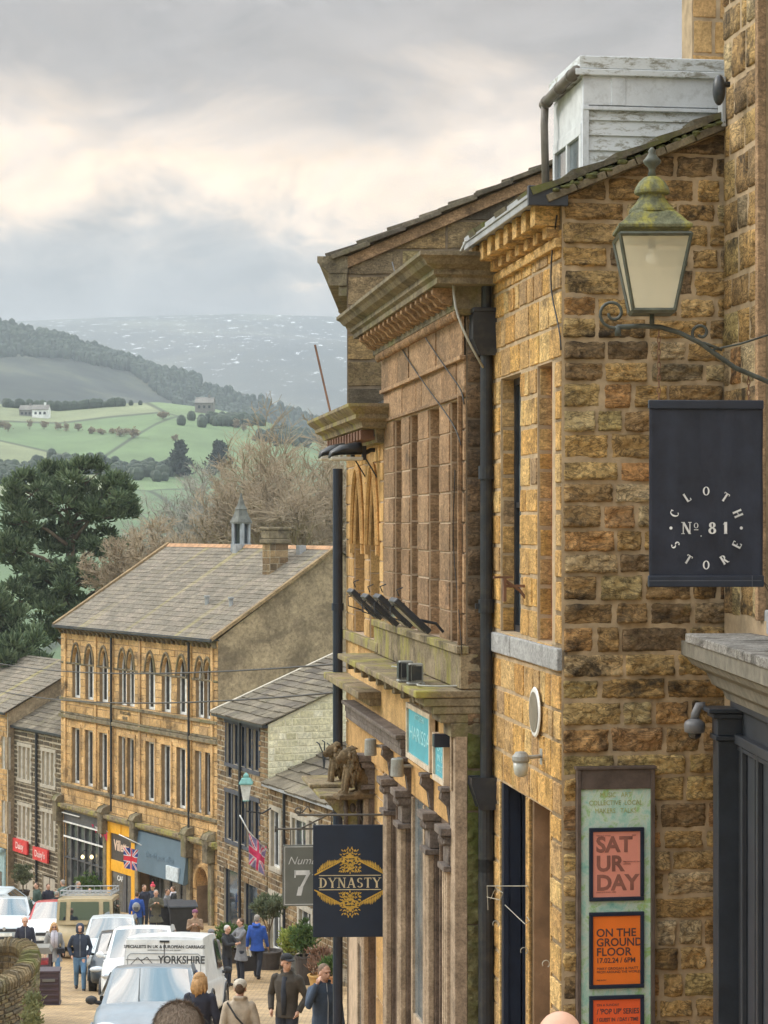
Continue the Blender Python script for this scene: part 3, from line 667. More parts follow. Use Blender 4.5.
# eaves brackets and gutter
mb=MB()
for k in range(8):
    mb.mark(); X=.06+k*.31; mb.box(X,X+.15,0,.17,ZE-.20,ZE-.06); mb.box(X+.012,X+.138,0,.09,ZE-.28,ZE-.203)
mb.build_each('eaves_bracket',FACE,B3.e,bevel=.006); mb=MB(); mb.box(0,L3,0,.045,ZE-.35,ZE-.285); mb.build('eaves_course',FACE,B3.e,bevel=.006)
mb=MB(); mb.box(-.06,L3,.10,.20,ZE-.055,ZE-.035); mb.box(-.06,L3,.20,.225,ZE-.075,ZE+.02); mb.box(-.06,L3,.227,.235,ZE-.03,ZE-.012); mb.build('gutter',FLAKY if 0 else LEAD,B3.e,bevel=.004)
mb=MB(); mb.box(-.10,-.055,-.02,.245,ZE-.09,ZE+.04); mb.build('gutter_end',CHAR,B3.e,bevel=.004)
mb=MB(); slates(mb,-.10,L3,.16,ZE+.0,-DG,ZE+.0+(DG+.16)*rise,row=.30,w=(.25,.5),th=.035,jit=.02); slates(mb,-.10,L3,-2*DG-.16,ZE,-DG,ZE+(DG+.16)*rise,row=.5,th=.03)
RO=mb.build('roof',MSLATE,B3.e)
mb=MB(); # verge stones and moss cushions along the gable edge
for k in range(9):
    a=-.12+k*.2; mb.box(-.115,.05,-a-.21,-a,ZE-.02,ZE+.03,Matrix.Translation((0,-a,ZE+a*rise))@Matrix.Rotation(math.atan(-rise),4,'X')@Matrix.Translation((0,a,-ZE)))
mb.build('verge',CORN,RO,bevel=.006)
rs=random.Random(3); mb=MB()
for k in range(150):
    a=rs.uniform(-.1,1.5); mb.ell((-.07+rs.uniform(-.04,.08),-a,ZE+a*rise+.035+rs.uniform(-.01,.01)),(rs.uniform(.015,.04),rs.uniform(.02,.05),rs.uniform(.01,.022)),6,4)
MOSS=M('moss',(.12,.125,.045),.95,var=.5,sc_=25,bmp=.8); mb.build('moss_cushions',MOSS,RO,smooth=True)
# dormer: weathered boarded cheek towards the camera, window towards the street
DX0,DX1,DY=.70,1.60,-.30; zt=zf(B3,DX0,62,DY)
mb=MB(); n=8; zc0=ZE+.1
for k in range(9):   # lapped boards on the cheek
    z0=zc0+k*.105; 
    if z0>zt-.22: break
    mb.prism([(DX0-.016,z0),(DX0,z0+.115),(DX0+.02,z0+.115),(DX0+.02,z0)],-3.6,DY-.02,'y') 
mb.build('dormer_cheek',FLAKY,B3.e)
mb=MB(); mb.box(DX0-.03,DX0+.02,-3.6,DY,zt-.30,zt-.10); mb.box(DX0-.035,DX0+.02,DY-.04,DY+.005,ZE,zt-.30); mb.box(DX0-.04,DX0-.02,-3.6,DY,zt-.335,zt-.31); mb.box(DX0-.036,DX0-.02,DY-.30,DY-.2,zt-.30,zt-.10)
mb.build('dormer_boards',FRESH,B3.e,bevel=.003)
mb=MB(); mb.box(DX0-.06,DX1+.05,-3.6,DY+.06,zt-.10,zt-.055); mb.box(DX0-.05,DX1+.05,-3.6,DY+.03,zt-.052,zt+.035); mb.build('dormer_roof',FLAKY,B3.e,bevel=.006)
mb=MB(); mb.box(DX0+.021,DX1,-3.6,DY-.03,ZE,zt-.11); mb.build('dormer_wall',FRESH,B3.e)
W=fr; 
mb=MB(); 
for (a,b,c,d) in ((DX0,DX1,ZE+.12,ZE+.17),(DX0,DX1,zt-.5,zt-.42),(DX0+.0,DX0+.06,ZE+.17,zt-.5),(DX1-.06,DX1,ZE+.17,zt-.5),(DX0+.43,DX0+.47,ZE+.17,zt-.5),(DX0,DX1,zt-.42,zt-.12)): mb.box(a,b,DY-.03,DY+(.012 if d<zt-.2 else .004),c,d)
w=mb.build('window',WOODW,B3.e,bevel=.004); p=MB(); p.box(DX0+.06,DX1-.06,DY-.02,DY-.012,ZE+.17,zt-.5); p.build('pane',GLS,w)
# dormer gutter and rain pipe
mb=MB(); pts=[(DX0-.05,DY+.05,zt-.07),(DX0+.45,DY+.07,zt-.10),(DX1-.05,DY+.09,zt-.14)]; mb.tube(pts,.038,10); 
for q in (.15,.5,.9): a=V(pts[0]).lerp(V(pts[2]),q); mb.tube([a-V((.02,0,0)),a+V((.02,0,0))],.046,10)
mb.build('gutter',RUST if 0 else M('brown_gutter',(.16,.14,.12),.6,var=.3,bmp=.3),B3.e,smooth=True)
mb=MB(); mb.tube([(DX1-.1,DY+.09,zt-.15),(DX1-.12,DY+.10,zt-.3),(DX1-.14,DY+.09,ZE+.14)],.028,10); mb.build('drainpipe',MATS['brown_gutter'],B3.e,smooth=True)
# lead flashing against the next wall
mb=MB(); mb.box(-.13,-.03,-1.08,-1.05,ZE+.45,ZE+.78); mb.build('flashing',LEAD,B3.e,bevel=.008)
# chimney of the cottage
cx=B3.X(690,-2.2)
mb=MB(); A0=-(1.94); 
f=B3; Xc=2.0; a=(683-384)/F
def Yat(f,X,px):  # Y at a given X for a ray
    k=(px-384)/F; return (k*(f.oy+X*f.uy)-f.ox-X*f.ux)/(f.nx-k*f.ny)
Y0=Yat(B3,Xc,692); mb.box(Xc,Xc+.28,Y0-.9,Y0,ZE+.4,5.1); ch=mb.build('chimney',MORT,B3.e)
mb=MB(); coursed(mb,-Y0,-Y0+.9,3.1,5.1,[],PG(Xc),ch=(.22,.3),bw=(.2,.34),joint=.02,depth=.012,rough=.01,sub=(6,4)); mb.build('chimney_stones',ASHO,ch)
mb=MB(); mb.box(Xc-.03,Xc-.0,Y0-.9,Y0+.03,3.28,3.42); mb.build('chimney_band',CORN,ch)
# windows and sill
RF=M('faded_red_frame',(.45,.12,.07),.6,var=.25)
for (a,b) in ((.19,.77),(1.35,2.10)):
    window(B3,a,b,-.80,1.10,rev=.13,fm=RF if a<1 else BLK,gm=GLS,fw=.05,mull=(.5,),trans=(.5,))
mb=MB(); mb.box(0,.8,-.05,.035,-.965,-.815); mb.box(.806,1.6,-.05,.03,-.965,-.815); mb.box(1.606,2.40,-.05,.035,-.965,-.815); mb.build('window_sill',SILL,B3.e,bevel=.01)
# shop doors under the lintel
def bifold(f,X0,X1,z0,z1,rev,m,n=3):
    mb=MB(); w=(X1-X0)/n
    for k in range(n):
        a=X0+k*w; mb.box(a+.006,a+.06,-rev-.04,-rev,z0,z1); mb.box(a+w-.06,a+w-.006,-rev-.04,-rev,z0,z1); mb.box(a+.06,a+w-.06,-rev-.04,-rev-.015,z0,z1)
    return mb.build('door',m,f.e,bevel=.004)
bifold(B3,1.14,2.08,-4.9,-1.95,.15,NAVY); 
mb=MB(); 
for k in range(3): mb.box(2.045-.02*k,2.078,-.145+.05*k,-.10+.05*k,-4.9,-1.94)
mb.box(2.02,2.045,-.14,-.03,-4.9,-1.94); mb.build('door_frame',NAVY,B3.e,bevel=.005)
BRW=M('brown_timber',(.24,.15,.085),.75,var=.35,sc_=4,bmp=.4)
mb=MB(); mb.box(.33,1.02,-.19,-.15,-4.9,-1.94); mb.box(.985,1.018,-.15,-.02,-4.9,-1.94); mb.build('door',BRW,B3.e)
mb=MB(); mb.box(1.02,1.06,-.02,.012,-4.9,-1.93); mb.box(1.1,1.138,-.02,.01,-4.9,-1.93); mb.box(.30,.33,-.02,.01,-4.9,-1.93); mb.box(2.08,2.12,-.02,.012,-4.9,-1.93); mb.build('door_trim',FACE,B3.e,bevel=.004)
# poster board on the gable (stands proud of the wall: a thing of its own, hung on it)
TH=math.atan2(.1391,.9903)   # turns local X to run along the gable
def hung(name,f,X,Y,z,label,cat,group=None,rz=TH):
    p=f.w(X,Y,z); return thing(name,tuple(p),rz,label,cat,group)
BD=hung('poster_board',B3,-.05,-.085,-4.6,'tall brown framed board with mottled green paint, fixed on rough gable wall','notice board')
BW=.525; zt_=zf(B3,0,769)+4.6
FRB=M('board_frame',(.105,.075,.06),.6,var=.3,sc_=12,bmp=.3)
mb=MB(); mb.box(0,.026,-.03,.03,0,zt_); mb.box(BW-.026,BW,-.03,.03,0,zt_); mb.box(.026,BW-.026,-.022,.03,zt_-.13,zt_); mb.box(-.01,BW+.01,-.036,.03,zt_+.001,zt_+.02); mb.build('frame',FRB,BD,bevel=.003)
def mottled():
    m,nt,b=new_mat('mottled_green'); p,g=pos(nt,(1,1,.8))
    c=ramp(nt,noi(nt,p,7,8,.75,.6),[(.3,(.16,.45,.40)),(.42,(.36,.62,.50)),(.5,(.58,.68,.58)),(.58,(.30,.55,.20)),(.68,(.60,.50,.10))])
    c=mix(nt,ramp(nt,noi(nt,p,60,5,.8),[(.4,0),(.8,.5)]),c,(.75,.8,.72)); lk(nt,c,b.inputs['Base Color']); b.inputs['Roughness'].default_value=.55; return m
mb=MB(); mb.box(.026,BW-.026,-.008,.03,0,zt_-.13); mb.build('panel',mottled(),BD)
OLV=M('olive_print',(.40,.42,.16),.7,var=.3,sc_=20,bmp=0)
for k,t in enumerate(('MUSIC   ART','COLLECTIVE  LOCAL','MAKERS   TALKS')): text(t,.045,OLV,BD,BW/2,zt_-.17-k*.052,y=-.010,sx=.85,ext=.0008)
PINK=M('pink_paper',(.78,.30,.22),.7,var=.05,bmp=0); ORA=M('orange_paper',(.90,.20,.02),.6,var=.05,bmp=0); ORR=M('red_orange_paper',(.90,.13,.03),.6,var=.05,bmp=0); INK=M('dark_ink',(.10,.05,.045),.7,bmp=0); INKP=M('brown_ink',(.28,.11,.08),.7,bmp=0)
pxm=14.55/F
def poster(px0,px1,py0,py1,mat,label,lines):
    s=pxm; w=(px1-px0)*s; h=(py1-py0)*s; z0=(HY-py1)*s
    e=hung('poster',B3,-.062,-((px0-562)*s+.0),z0,label,'poster','framed posters on the green board')
    mb=MB(); b=.026; mb.box(0,w,-.022,-.001,0,b); mb.box(0,w,-.022,-.001,h-b,h); mb.box(0,b,-.022,-.001,b,h-b); mb.box(w-b,w,-.022,-.001,b,h-b); mb.build('frame',NAVY,e,bevel=.004)
    mb=MB(); mb.box(b,w-b,-.010,-.002,b,h-b); p=mb.build('sheet',mat,e)
    for (t,sz,x,dy,ink,sx,bold) in lines: text(t,sz,ink,p,x*w,h-dy*h,y=-.0115,align='LEFT',sx=sx,ext=.0008,bold=bold)
    return e
poster(587,643,826,899,PINK,'pink framed poster reading SAT UR DAY, topmost on the green board',
 [('SAT',.140,.13,.24,INKP,1.0,.005),('UR',.140,.13,.50,INKP,1.0,.005),('DAY',.140,.13,.76,INKP,1.0,.005),('FREE ENTRY ALL DAY',.012,.62,.47,INKP,1,0),('UPSTAIRS',.012,.62,.50,INKP,1,0),('THE OLD STORE',.013,.13,.11,INKP,1,0),('2024',.013,.78,.11,INKP,1,0),('OPEN LATE EVERY WEEK',.012,.13,.88,INKP,1,0)])
poster(587,643,910,986,ORA,'orange framed poster reading ON THE GROUND FLOOR, middle one on the green board',
 [('ON THE',.074,.13,.275,INK,.98,.0012),('GROUND',.074,.13,.40,INK,.96,.0012),('FLOOR',.074,.13,.525,INK,1,.0012),('17.02.24 / 6PM',.046,.13,.635,INK,.95,.0008),('MARY GROGAN & MATT',.024,.14,.74,INK,1.05,0),('FROM AROUND THE WORLD',.022,.14,.785,INK,1.0,0),('FREE ENTRY',.012,.14,.89,INK,1,0)])
poster(587,643,993,1060,ORR,'red-orange framed poster reading POP UP SERIES, lowest one in view',
 [('ON A SUNDAY',.022,.14,.14,INK,1,0),("/ 'POP UP' SERIES",.050,.14,.24,INK,.78,.0008),('/ GUEST IN  / DAY / TIME',.034,.14,.36,INK,.75,.0008),('DINNER IN SERVICE',.026,.14,.45,INK,1,0)])
# wall fittings on the ochre facade
e=hung('bulkhead_lamp',B3,.55,.02,0,'small ribbed glass outdoor lamp on an arm above shop doors','wall lamp')
fz=zf(B3,.85,757,.12)
def W3(px,Y): return B3.X(px,Y)
e.location=tuple(B3.w(.62,0,fz)); 
mb=MB(); mb.lathe([(.0,.075),(.035,.07),(.06,.04),(.062,.015),(.055,.0)],14,c=(-.17,-.1,0)); mb.tube([(-.17,-.1,.03),(-.05,-.05,.03),(.0,0,.03)],.014,8); mb.box(-.01,.03,-.04,.04,-.03,.08); mb.build('housing',M('grey_metal',(.30,.30,.28),.5,dirt=.3),e,smooth=False,bevel=.002)
mb=MB(); mb.lathe([(.052,.0),(.05,-.05),(.042,-.085),(.02,-.1)],18,c=(-.17,-.1,0)); mb.build('glass_shade',M('ribbed_glass',(.45,.46,.42),.25),e,smooth=True)
fz=zf(B3,.72,712,.03); e=hung('round_wall_sign',B3,.72,.03,fz,'white rimmed round plate fixed flat to ochre wall above lamp','sign',rz=math.atan2(uF[1],uF[0]))
mb=MB(); mb.lathe([(.165,-.008),(.175,0),(.165,.008)],28,ax='y'); mb.build('rim',WP,e)
mb=MB(); mb.lathe([(.14,.009),(.14,.013)],28,ax='y'); mb.build('disc',M('sign_brown',(.20,.17,.13),.5),e)
e=hung('rusty_bracket',B3,1.15,0,zf(B3,1.2,590),'rusty iron sign bracket stub sticking out of ochre wall','bracket')
mb=MB(); mb.box(-.16,.02,-.012,.012,.02,.04); mb.box(-.17,-.15,-.03,.03,-.08,.09); mb.tube([(-.155,0,.07),(-.05,0,.0),(.02,0,-.09)],.011,6); mb.box(-.24,-.10,-.014,.014,.085,.1); mb.build('bracket',RUST,e)
def hooks():
    e=hung('iron_hooks',B3,.4,.0,-2.8,'thin curly iron hooks and rods on the shop door posts','hooks'); o=B3.w(.4,0,-2.8); 
    inv=Matrix.Rotation(-TH,4,'Z')
    mb=MB()
    def L(px,py,Y,X=None):
        X=B3.X(px,Y) if X is None else X; z=B3.z(X,Y,py); return inv@(B3.w(X,Y,z)-o)
    def hk(px,py,r,Y=.05):
        c=L(px,py,Y); mb.tube([c+V((r*cos(a),0,r*sin(a))) for a in [R(-60+k*30) for k in range(10)]],.0035,5)
    mb.tube([L(463,910,.08,2.2),L(487,884+2,.08),L(528,886,.06),L(530,892,.03)],.0035,5); mb.tube([L(463,899,.05,2.25),L(497,893-8,.05)],.003,5)
    mb.tube([L(487,897,.1),L(500,900,.08),L(503,893,.06),L(496,888,.05)],.0035,5); mb.tube([L(505,905,.1),L(525,924,.05),L(530,921,.03),L(527,917,.03)],.0035,5)
    hk(496,924,.025); hk(524,951,.025); hk(546,964,.025,.03); mb.build('rods',M('pale_iron',(.35,.33,.27),.6),e)
hooks()
# cables down the ochre wall
def cable(name,pts,r,mat,label,cat='cable',group='cables strung on the right hand walls'):
    o=V(pts[0]); e=MB(); q=[V(p)-o for p in pts]; s=[]
    for a,b in zip(q,q[1:]): s+= [a.lerp(b,t/3) for t in range(3)]
    s.append(q[-1]); 
    for _ in range(2): s=[s[0]]+[(s[i-1]+s[i]*2+s[i+1])/4 for i in range(1,len(s)-1)]+[s[-1]]
    e.tube(s,r,5); return tag(e.build(name,mat,smooth=True,loc=o),label,cat,group)
def C3(pl,Y=.03,f=B3): return [f.w(f.X(px,Y),Y,f.z(f.X(px,Y),Y,py)) for px,py in pl]
cable('cable',C3([(557,215),(552,250),(550,290),(560,330),(561,350)]),.006,CABLE,'thin dark cable looping down the ochre corner below the gutter')
# ================================================================ cloth shop (nearest, right edge)
B4=fr('cloth_shop_building',*(B3.w(-7.5,-1.09,0).xy),*uF,'tall stone building at right edge with a charcoal shopfront')
L4=7.45; ops=[(5.2,L4-.80,-.6,4.2,.10)]
mb=MB(); wall_cells(mb,0,L4,gz(7.4)-2,5.6,ops,PF(0)); mb.build('wall',MORT,B4.e); 
joint_j=.006
mb=MB(); coursed(mb,4.4,L4,-.60,5.2,[(5.2,L4-.80,-.6,4.2)],PF(0),ch=(.21,.3),bw=(.16,.3),joint=.03,depth=.010,rough=.012,sub=(7,6)); mb.build('facing_stones',GABLE,B4.e,smooth=True)
mb=MB()    # raised pale ribbon pointing
z=-.6
mb=MB(); mb.box(L4-.83,L4-.77,-.02,.035,-.6,4.3); mb.build('window_jamb',ASH,B4.e,bevel=.006)
window(B4,5.2,L4-.83,-.6,4.2,rev=.10,fm=WP,gm=GLS,fw=.06,mull=(.5,),trans=(.5,))
# back / far walls so that the block is solid
mb=MB(); mb.box(.05,L4-.02,-6,-.15,gz(7.4)-2,5.55); mb.build('core_wall',MORTD,B4.e)
# charcoal shopfront, standing proud and slightly turned
p=at(753,700,13.95); SF=fr('shopfront',p.x,p.y-4.6,-.022,1,'charcoal painted timber shopfront with stone cornice at bottom right','shopfront',zb=gz(9.4))
LS=4.6; zc=-.75
mb=MB(); mb.box(0,LS,-.9,0,gz(9.4)-.8,zc-.35); mb.build('panel',CHAR,SF.e)
mb=MB()
for k in range(9): a=.25+k*.5; mb.box(a,a+.05,0,.035,gz(9.4)-.5,zc-.62); mb.box(a+.17,a+.2,0,.02,gz(9.4)-.5,zc-.62)
mb.box(0,LS,0,.05,zc-.62,zc-.56); mb.box(0,LS,0,.03,zc-.66,zc-.63); mb.box(0,LS,0,.045,zc-.40,zc-.36); mb.build('mouldings',CHAR,SF.e,bevel=.006)
mb=MB(); mb.box(LS-.17,LS+.02,0,.15,gz(9.4)-1,zc-.60); mb.box(LS-.19,LS+.03,0,.17,zc-.60,zc-.57); mb.box(LS-.175,LS+.025,0,.155,zc-.57,zc-.46); mb.box(LS-.20,LS+.04,0,.185,zc-.46,zc-.43);mb.box(LS-.215,LS+.06,0,.215,zc-.427,zc-.40); mb.build('pilaster',M('slate_blue_paint',(.026,.033,.045),.4,bmp=.08),SF.e,bevel=.005)
SC=M('sooty_moulding',(.17,.155,.125),.85,var=.35,sc_=8,bmp=.3,dirt=.4)
mb=MB(); cornice(mb,.0,LS+.05,[(.30,zc),(.30,zc-.09),(.27,zc-.11),(.24,zc-.15),(.16,zc-.20),(.13,zc-.27),(.07,zc-.31),(.05,zc-.36),(0,zc-.362)]); mb.build('cornice',SC,SF.e)
mb=MB(); 
for k in range(5): mb.box(.0+k*.94,.935+k*.94,-.9,.315,zc+.002,zc+.06)
mb.build('cornice_slab',stone('grimy_ledge_stone',[(.25,.24,.225)],soot=.8,moss=.2,s1=5,sth=.5,fis=.5),SF.e,bevel=.008)
mb=MB(); mb.box(.0,LS-.12,-.6,-.14,zc+.062,zc+.22); mb.box(.02,LS-.14,-.6,-.17,zc+.222,zc+.25); mb.build('lead_upstand',LEAD,SF.e,bevel=.03)
# dome camera
p=SF.w(LS+.03,.23,zc-.42); e=thing('security_camera',tuple(p),0,'grey dome security camera under the charcoal shopfront cornice','camera')
mb=MB(); mb.tube([(.03,0,.02),(-.01,0,.02),(-.03,0,-.03),(-.035,0,-.07)],.028,10); mb.lathe([(.03,-.06),(.062,-.08),(.068,-.10),(.064,-.145),(.05,-.15)],18,c=(-.035,0,0)); mb.build('housing',M('camera_grey',(.15,.15,.16),.5),e,smooth=True)
mb=MB(); mb.ell((-.035,0,-.155),(.045,.045,.04),14,8); mb.build('lens_dome',glass('dome_glass',(.01,.01,.012)),e,smooth=True)
# lead-grey bell on the wall by the verge
p=at(719,90,14.2); e=thing('alarm_light',tuple(p),0,'dark oval fitting on the wall corner above the mossy verge','alarm')
mb=MB(); mb.ell((0,0,0),(.042,.06,.10),14,10); mb.box(-.02,.07,-.02,.02,.02,.05); mb.build('cover',BLK,e,smooth=True)
# ================================================================ lamp + bracket + cloth sign
DL=12.5; o=at(652,312,DL); e=thing('street_lamp',(o.x,o.y,o.z),R(-1),'old tapered lantern with mossy green cap on a curled iron wall bracket','street lamp')
s=DL/F
GRN=M('green_grey_paint',(.085,.095,.075),.55,var=.35,sc_=14,bmp=.3,dirt=.5)
LMOSS=stone('mossy_lamp_top',[(.14,.145,.09)],var=.3,soot=.3,moss=.85,bs=.7,s1=22,mossc=(.33,.30,.06),fine=60,mth=.49,sth=.62,bd=.006)
b0,b1,hh=20.5*s*1.414,35*s*1.414,(312-238)*s
mb=MB()
for k in range(4):
    a=R(45+90*k); mb.tube([(b0*cos(a),b0*sin(a),0),(b1*cos(a),b1*sin(a),hh)],.011,4)
for r,z in ((b0,.0),(b1,hh)):
    c=[V((r*cos(R(45+90*k)),r*sin(R(45+90*k)),z)) for k in range(5)]
    for a,b in zip(c,c[1:]): mb.tube([a,b],.013,4)
mb.lathe([(b0,-.014),(b0*.97,.006),(b0*.2,.010)],4,sq=1) 
mb.build('frame',GRN,e)
mb=MB(); mb.lathe([(b0*.97,.012),(b1*.97,hh-.008)],4,sq=1); gl=mb.build('glass_panes',CREAM,e)
gm,nt,b=new_mat('frosted_glass'); b.inputs['Base Color'].default_value=(.93,.88,.72,1); b.inputs['Roughness'].default_value=.4; 
b.inputs['Specular IOR Level'].default_value=.5; o_=[n for n in nt.nodes if n.type=='OUTPUT_MATERIAL'][0]
tr=nt.nodes.new('ShaderNodeBsdfTransparent'); tl=nt.nodes.new('ShaderNodeBsdfTranslucent'); tl.inputs[0].default_value=(.95,.88,.68,1); m1=nt.nodes.new('ShaderNodeMixShader'); m2=nt.nodes.new('ShaderNodeMixShader')
m1.inputs[0].default_value=.55; m2.inputs[0].default_value=.5; lk(nt,b.outputs[0],m1.inputs[1]); lk(nt,tl.outputs[0],m1.inputs[2]); lk(nt,m1.outputs[0],m2.inputs[1]); lk(nt,tr.outputs[0],m2.inputs[2]); lk(nt,m2.outputs[0],o_.inputs[0])
gl.data.materials[0]=gm
mb=MB(); mb.tube([(0,0,hh-.01),(0,0,hh-.06)],.022,10); mb.build('lamp_holder',BLK,e)
mb=MB(); mb.ell((0,0,hh-.115),(.036,.036,.040),12,8); mb.tube([(0,0,hh-.05),(0,0,hh-.09)],.018,8); mb.build('bulb',WP,e,smooth=True)
mb=MB(); c=1.414
zz=lambda v:(312-(130+v/3.53))*s
pp=lambda half:half/3.53*s
mb.lathe([(pp(118)*c,zz(362)),(pp(128)*c,zz(358)),(pp(129)*c,zz(348)),(pp(112)*c,zz(335)),(pp(82)*c,zz(302)),(pp(70)*c,zz(292))],4,sq=1)
mb.lathe([(pp(70),zz(300)),(pp(82),zz(294)),(pp(80),zz(284)),(pp(60),zz(262)),(pp(50),zz(246)),(pp(46),zz(240))],24)
mb.lathe([(pp(46),zz(242)),(pp(44),zz(232)),(pp(62),zz(226)),(pp(63),zz(216)),(pp(58),zz(204)),(pp(46),zz(184)),(pp(28),zz(168)),(pp(16),zz(164))],24)
mb.build('cap',LMOSS,e,smooth=False,bevel=.003)
mb=MB(); mb.lathe([(pp(16),zz(166)),(pp(11),zz(145)),(pp(14),zz(132)),(pp(30),zz(118)),(pp(32),zz(108)),(pp(22),zz(98)),(pp(12),zz(82)),(pp(14),zz(74)),(pp(5),zz(62))],14); mb.build('finial',GRN,e,smooth=True)
def onL(px,py): q=at(px,py,DL)-o; return V((q.x,0,q.z))
mb=MB(); mb.tube([(0,0,-.0),(0,0,onL(652,327).z)],.014,8)
arm=[onL(*q) for q in ((617,327),(640,326),(660,327),(680,333),(700,343),(715,354),(735,368),(768,382),(800,388),(840,390))]
mb.tube(arm,[.014]*len(arm),8); mb.tube([onL(618,326),onL(618,336)],.018,6)
def spiral(c,r0,a0,turns,x=1,n=22,rr=.009,join=None):
    pts=[]
    for k in range(n+1):
        t=k/n; a=a0+x*turns*2*pi*t; r=r0*(1-.72*t); pts.append(onL(*c)+V((r*cos(a),0,r*sin(a))))
    if join: pts=[onL(*join)]+pts
    mb.tube(pts,[rr]*len(pts),6)
spiral((613,313),.085,R(-85),1.25,-1,join=(630,328)); spiral((701,333),.06,R(-75),1.2,-1,join=(722,350)); 
mb.tube([onL(712,350),onL(740,344),onL(800,325)],.006,6)
mb.build('bracket',M('mossy_iron',(.06,.068,.06),.6,var=.4,sc_=14,bmp=.3,dirt=.2),e,smooth=True)
def chain(parent,a,b,n,r=.009):
    mb=MB(); a,b=V(a),V(b); d=(b-a)/n
    for k in range(n):
        c=a+d*(k+.5); L=d.length*.62
        for j in range(8):
            w0,w1=2*pi*j/8,2*pi*(j+1)/8
            if k%2: P=lambda w:c+V((r*cos(w),0,L*sin(w)))
            else: P=lambda w:c+V((0,r*cos(w),L*sin(w)))
            mb.tube([P(w0),P(w1)],.0028,4,cap=False)
    return mb.build('chain',RUST,parent)
o2=at(649,586,DL); cs=thing('hanging_shop_sign',tuple(o2),R(4),'black canvas banner reading CLOTH STORE No. 81, hanging by chains','sign')
w=(764-649)*s; h=(586-401)*s
mb=MB(); nx,nz=36,44; cr=random.Random(2)
for j in range(nz+1):
    for i in range(nx+1):
        u,t=i/nx,j/nz; y=.010*noise.noise(V((u*3.2,t*1.2,3)))+.006*noise.noise(V((u*9,t*3,7)))+.008*sin(u*pi)*(1-t)
        y-=.006*(1-min(1,min(u,1-u)*14))
        mb.v.append((u*w*(1-.012*sin(t*pi)*0)+.004*noise.noise(V((t*4,u,1))),y,t*h))
for j in range(nz):
    for i in range(nx): a=j*(nx+1)+i; mb.f.append((a,a+1,a+nx+2,a+nx+1)); mb.mi.append(0)
CANV=M('black_canvas',(.022,.027,.045),.75,var=.3,sc_=5,bmp=.25)
b=mb.build('banner',CANV,cs,smooth=True); m=b.modifiers.new('s','SOLIDIFY'); m.thickness=.006; m.offset=1
mb=MB(); mb.mark(); mb.box(-.004,w+.004,-.020,.016,h-.045,h+.006); mb.mark(); mb.box(-.006,w+.006,-.020,.014,-.006,.06); mb.build_each('hem',NAVY,cs,bevel=.006)
mb=MB(); mb.box(-.002,w*.985,-.0225,-.0205,.028,.032); mb.box(w*.9,w*.905,-.024,-.0205,-.004,.06); mb.build('stitching',M('stitch',(.09,.1,.13),.6,bmp=0),cs)
mb=MB(); cxx=w*(706-649)/115; czz=h*(586-528)/185; rr=33*s
for k,ch in enumerate('CLOTH'): 
    a=R(157-33.5*k); serif(mb,ch,cxx+rr*1.06*cos(a),czz+rr*1.12*sin(a),.052,y=-.024,rot=a-pi/2,fat=1.25,wk=.9)
for k,ch in enumerate('STORE'):
    a=R(207+31.5*k); serif(mb,ch,cxx+rr*1.06*cos(a),czz+rr*1.12*sin(a),.052,y=-.024,rot=a+pi/2,fat=1.25,wk=.9)
serif(mb,'N',cxx-.112,czz,.068,y=-.024,fat=1.2); serif(mb,'O',cxx-.058,czz+.014,.032,y=-.024,fat=1.1); mb.q((cxx-.070,-.024,czz-.012),(cxx-.045,-.024,czz-.012),(cxx-.045,-.024,czz-.008),(cxx-.070,-.024,czz-.008)); serif(mb,'.',cxx-.028,czz-.026,.045,y=-.024); serif(mb,'8',cxx+.035,czz,.068,y=-.024,fat=1.35); serif(mb,'1',cxx+.112,czz,.068,y=-.024,fat=1.3)
for sg in (-1,1):
    c=(cxx+sg*rr*1.08,czz); mb.prism([(c[0]+.009*cos(a),c[1]+.009*sin(a)) for a in [k*pi/5 for k in range(10)]],-.024,-.023)
mb.build('lettering',M('white_print',(.70,.71,.72),.7,bmp=0),cs)
q=at(659,330,DL)-o2; q2=at(750,374,DL)-o2
chain(cs,(q.x,0,h+.005),(q.x,0,q.z),11); chain(cs,(q2.x,0,h+.005),(q2.x,0,q2.z),5)
mb=MB(); mb.tube([(w,0,.03),(w+.08,.1,-.03)],.003,4); mb.tube([(w,0,.03),(w+.09,.1,-.09)],.003,4); mb.build('ties',CABLE,cs)
# ================================================================ ornate bank-like building (brown ashlar)
B2=fr('ornate_stone_building',.63,16.9,*uF,'ornate brown stone building with heavy bracketed cornice, mossy balcony ledge and tall pilasters')
Zb=gz(20)-1.2; ZT=1.62; L2=4.5
opn=[(.23,.70),(1.20,1.78),(2.36,2.83),(3.32,3.79)]
ops=[(a,b,-.93,.98,.20) for a,b in opn]
mb=MB(); wall_cells(mb,0,L2,Zb,ZT+.2,ops,PF(0)); mb.build('wall',M('pale_joint',(.50,.38,.27),.95,var=.2,sc_=8),B2.e)
joint_j=.001
mb=MB(); coursed(mb,0,L2,-1.0,1.28,ops,PF(0),ch=(.23,.25),bw=(.45,.75),joint=.012,depth=.012,rough=.001,edge=.004)
coursed(mb,0,L2,1.30,ZT,[],PF(.02),ch=(.3,.34),bw=(.5,.8),joint=.01,depth=.014,rough=.001,edge=.004)
coursed(mb,0,L2,-2.4,-1.25,[],PF(0),ch=(.28,.32),bw=(.5,.8),joint=.01,depth=.012,rough=.001,edge=.004)
for X in (.70,1.78,2.83,3.79): coursed(mb,0,.165,-.93,.98,[],(lambda X:(lambda a,z,h:(X-h,-a-.004,z)))(X),ch=(.23,.25),bw=(.5,.6),joint=.012,depth=.007,rough=.001,edge=.004)
mb.build('facing_stones',ASH,B2.e)
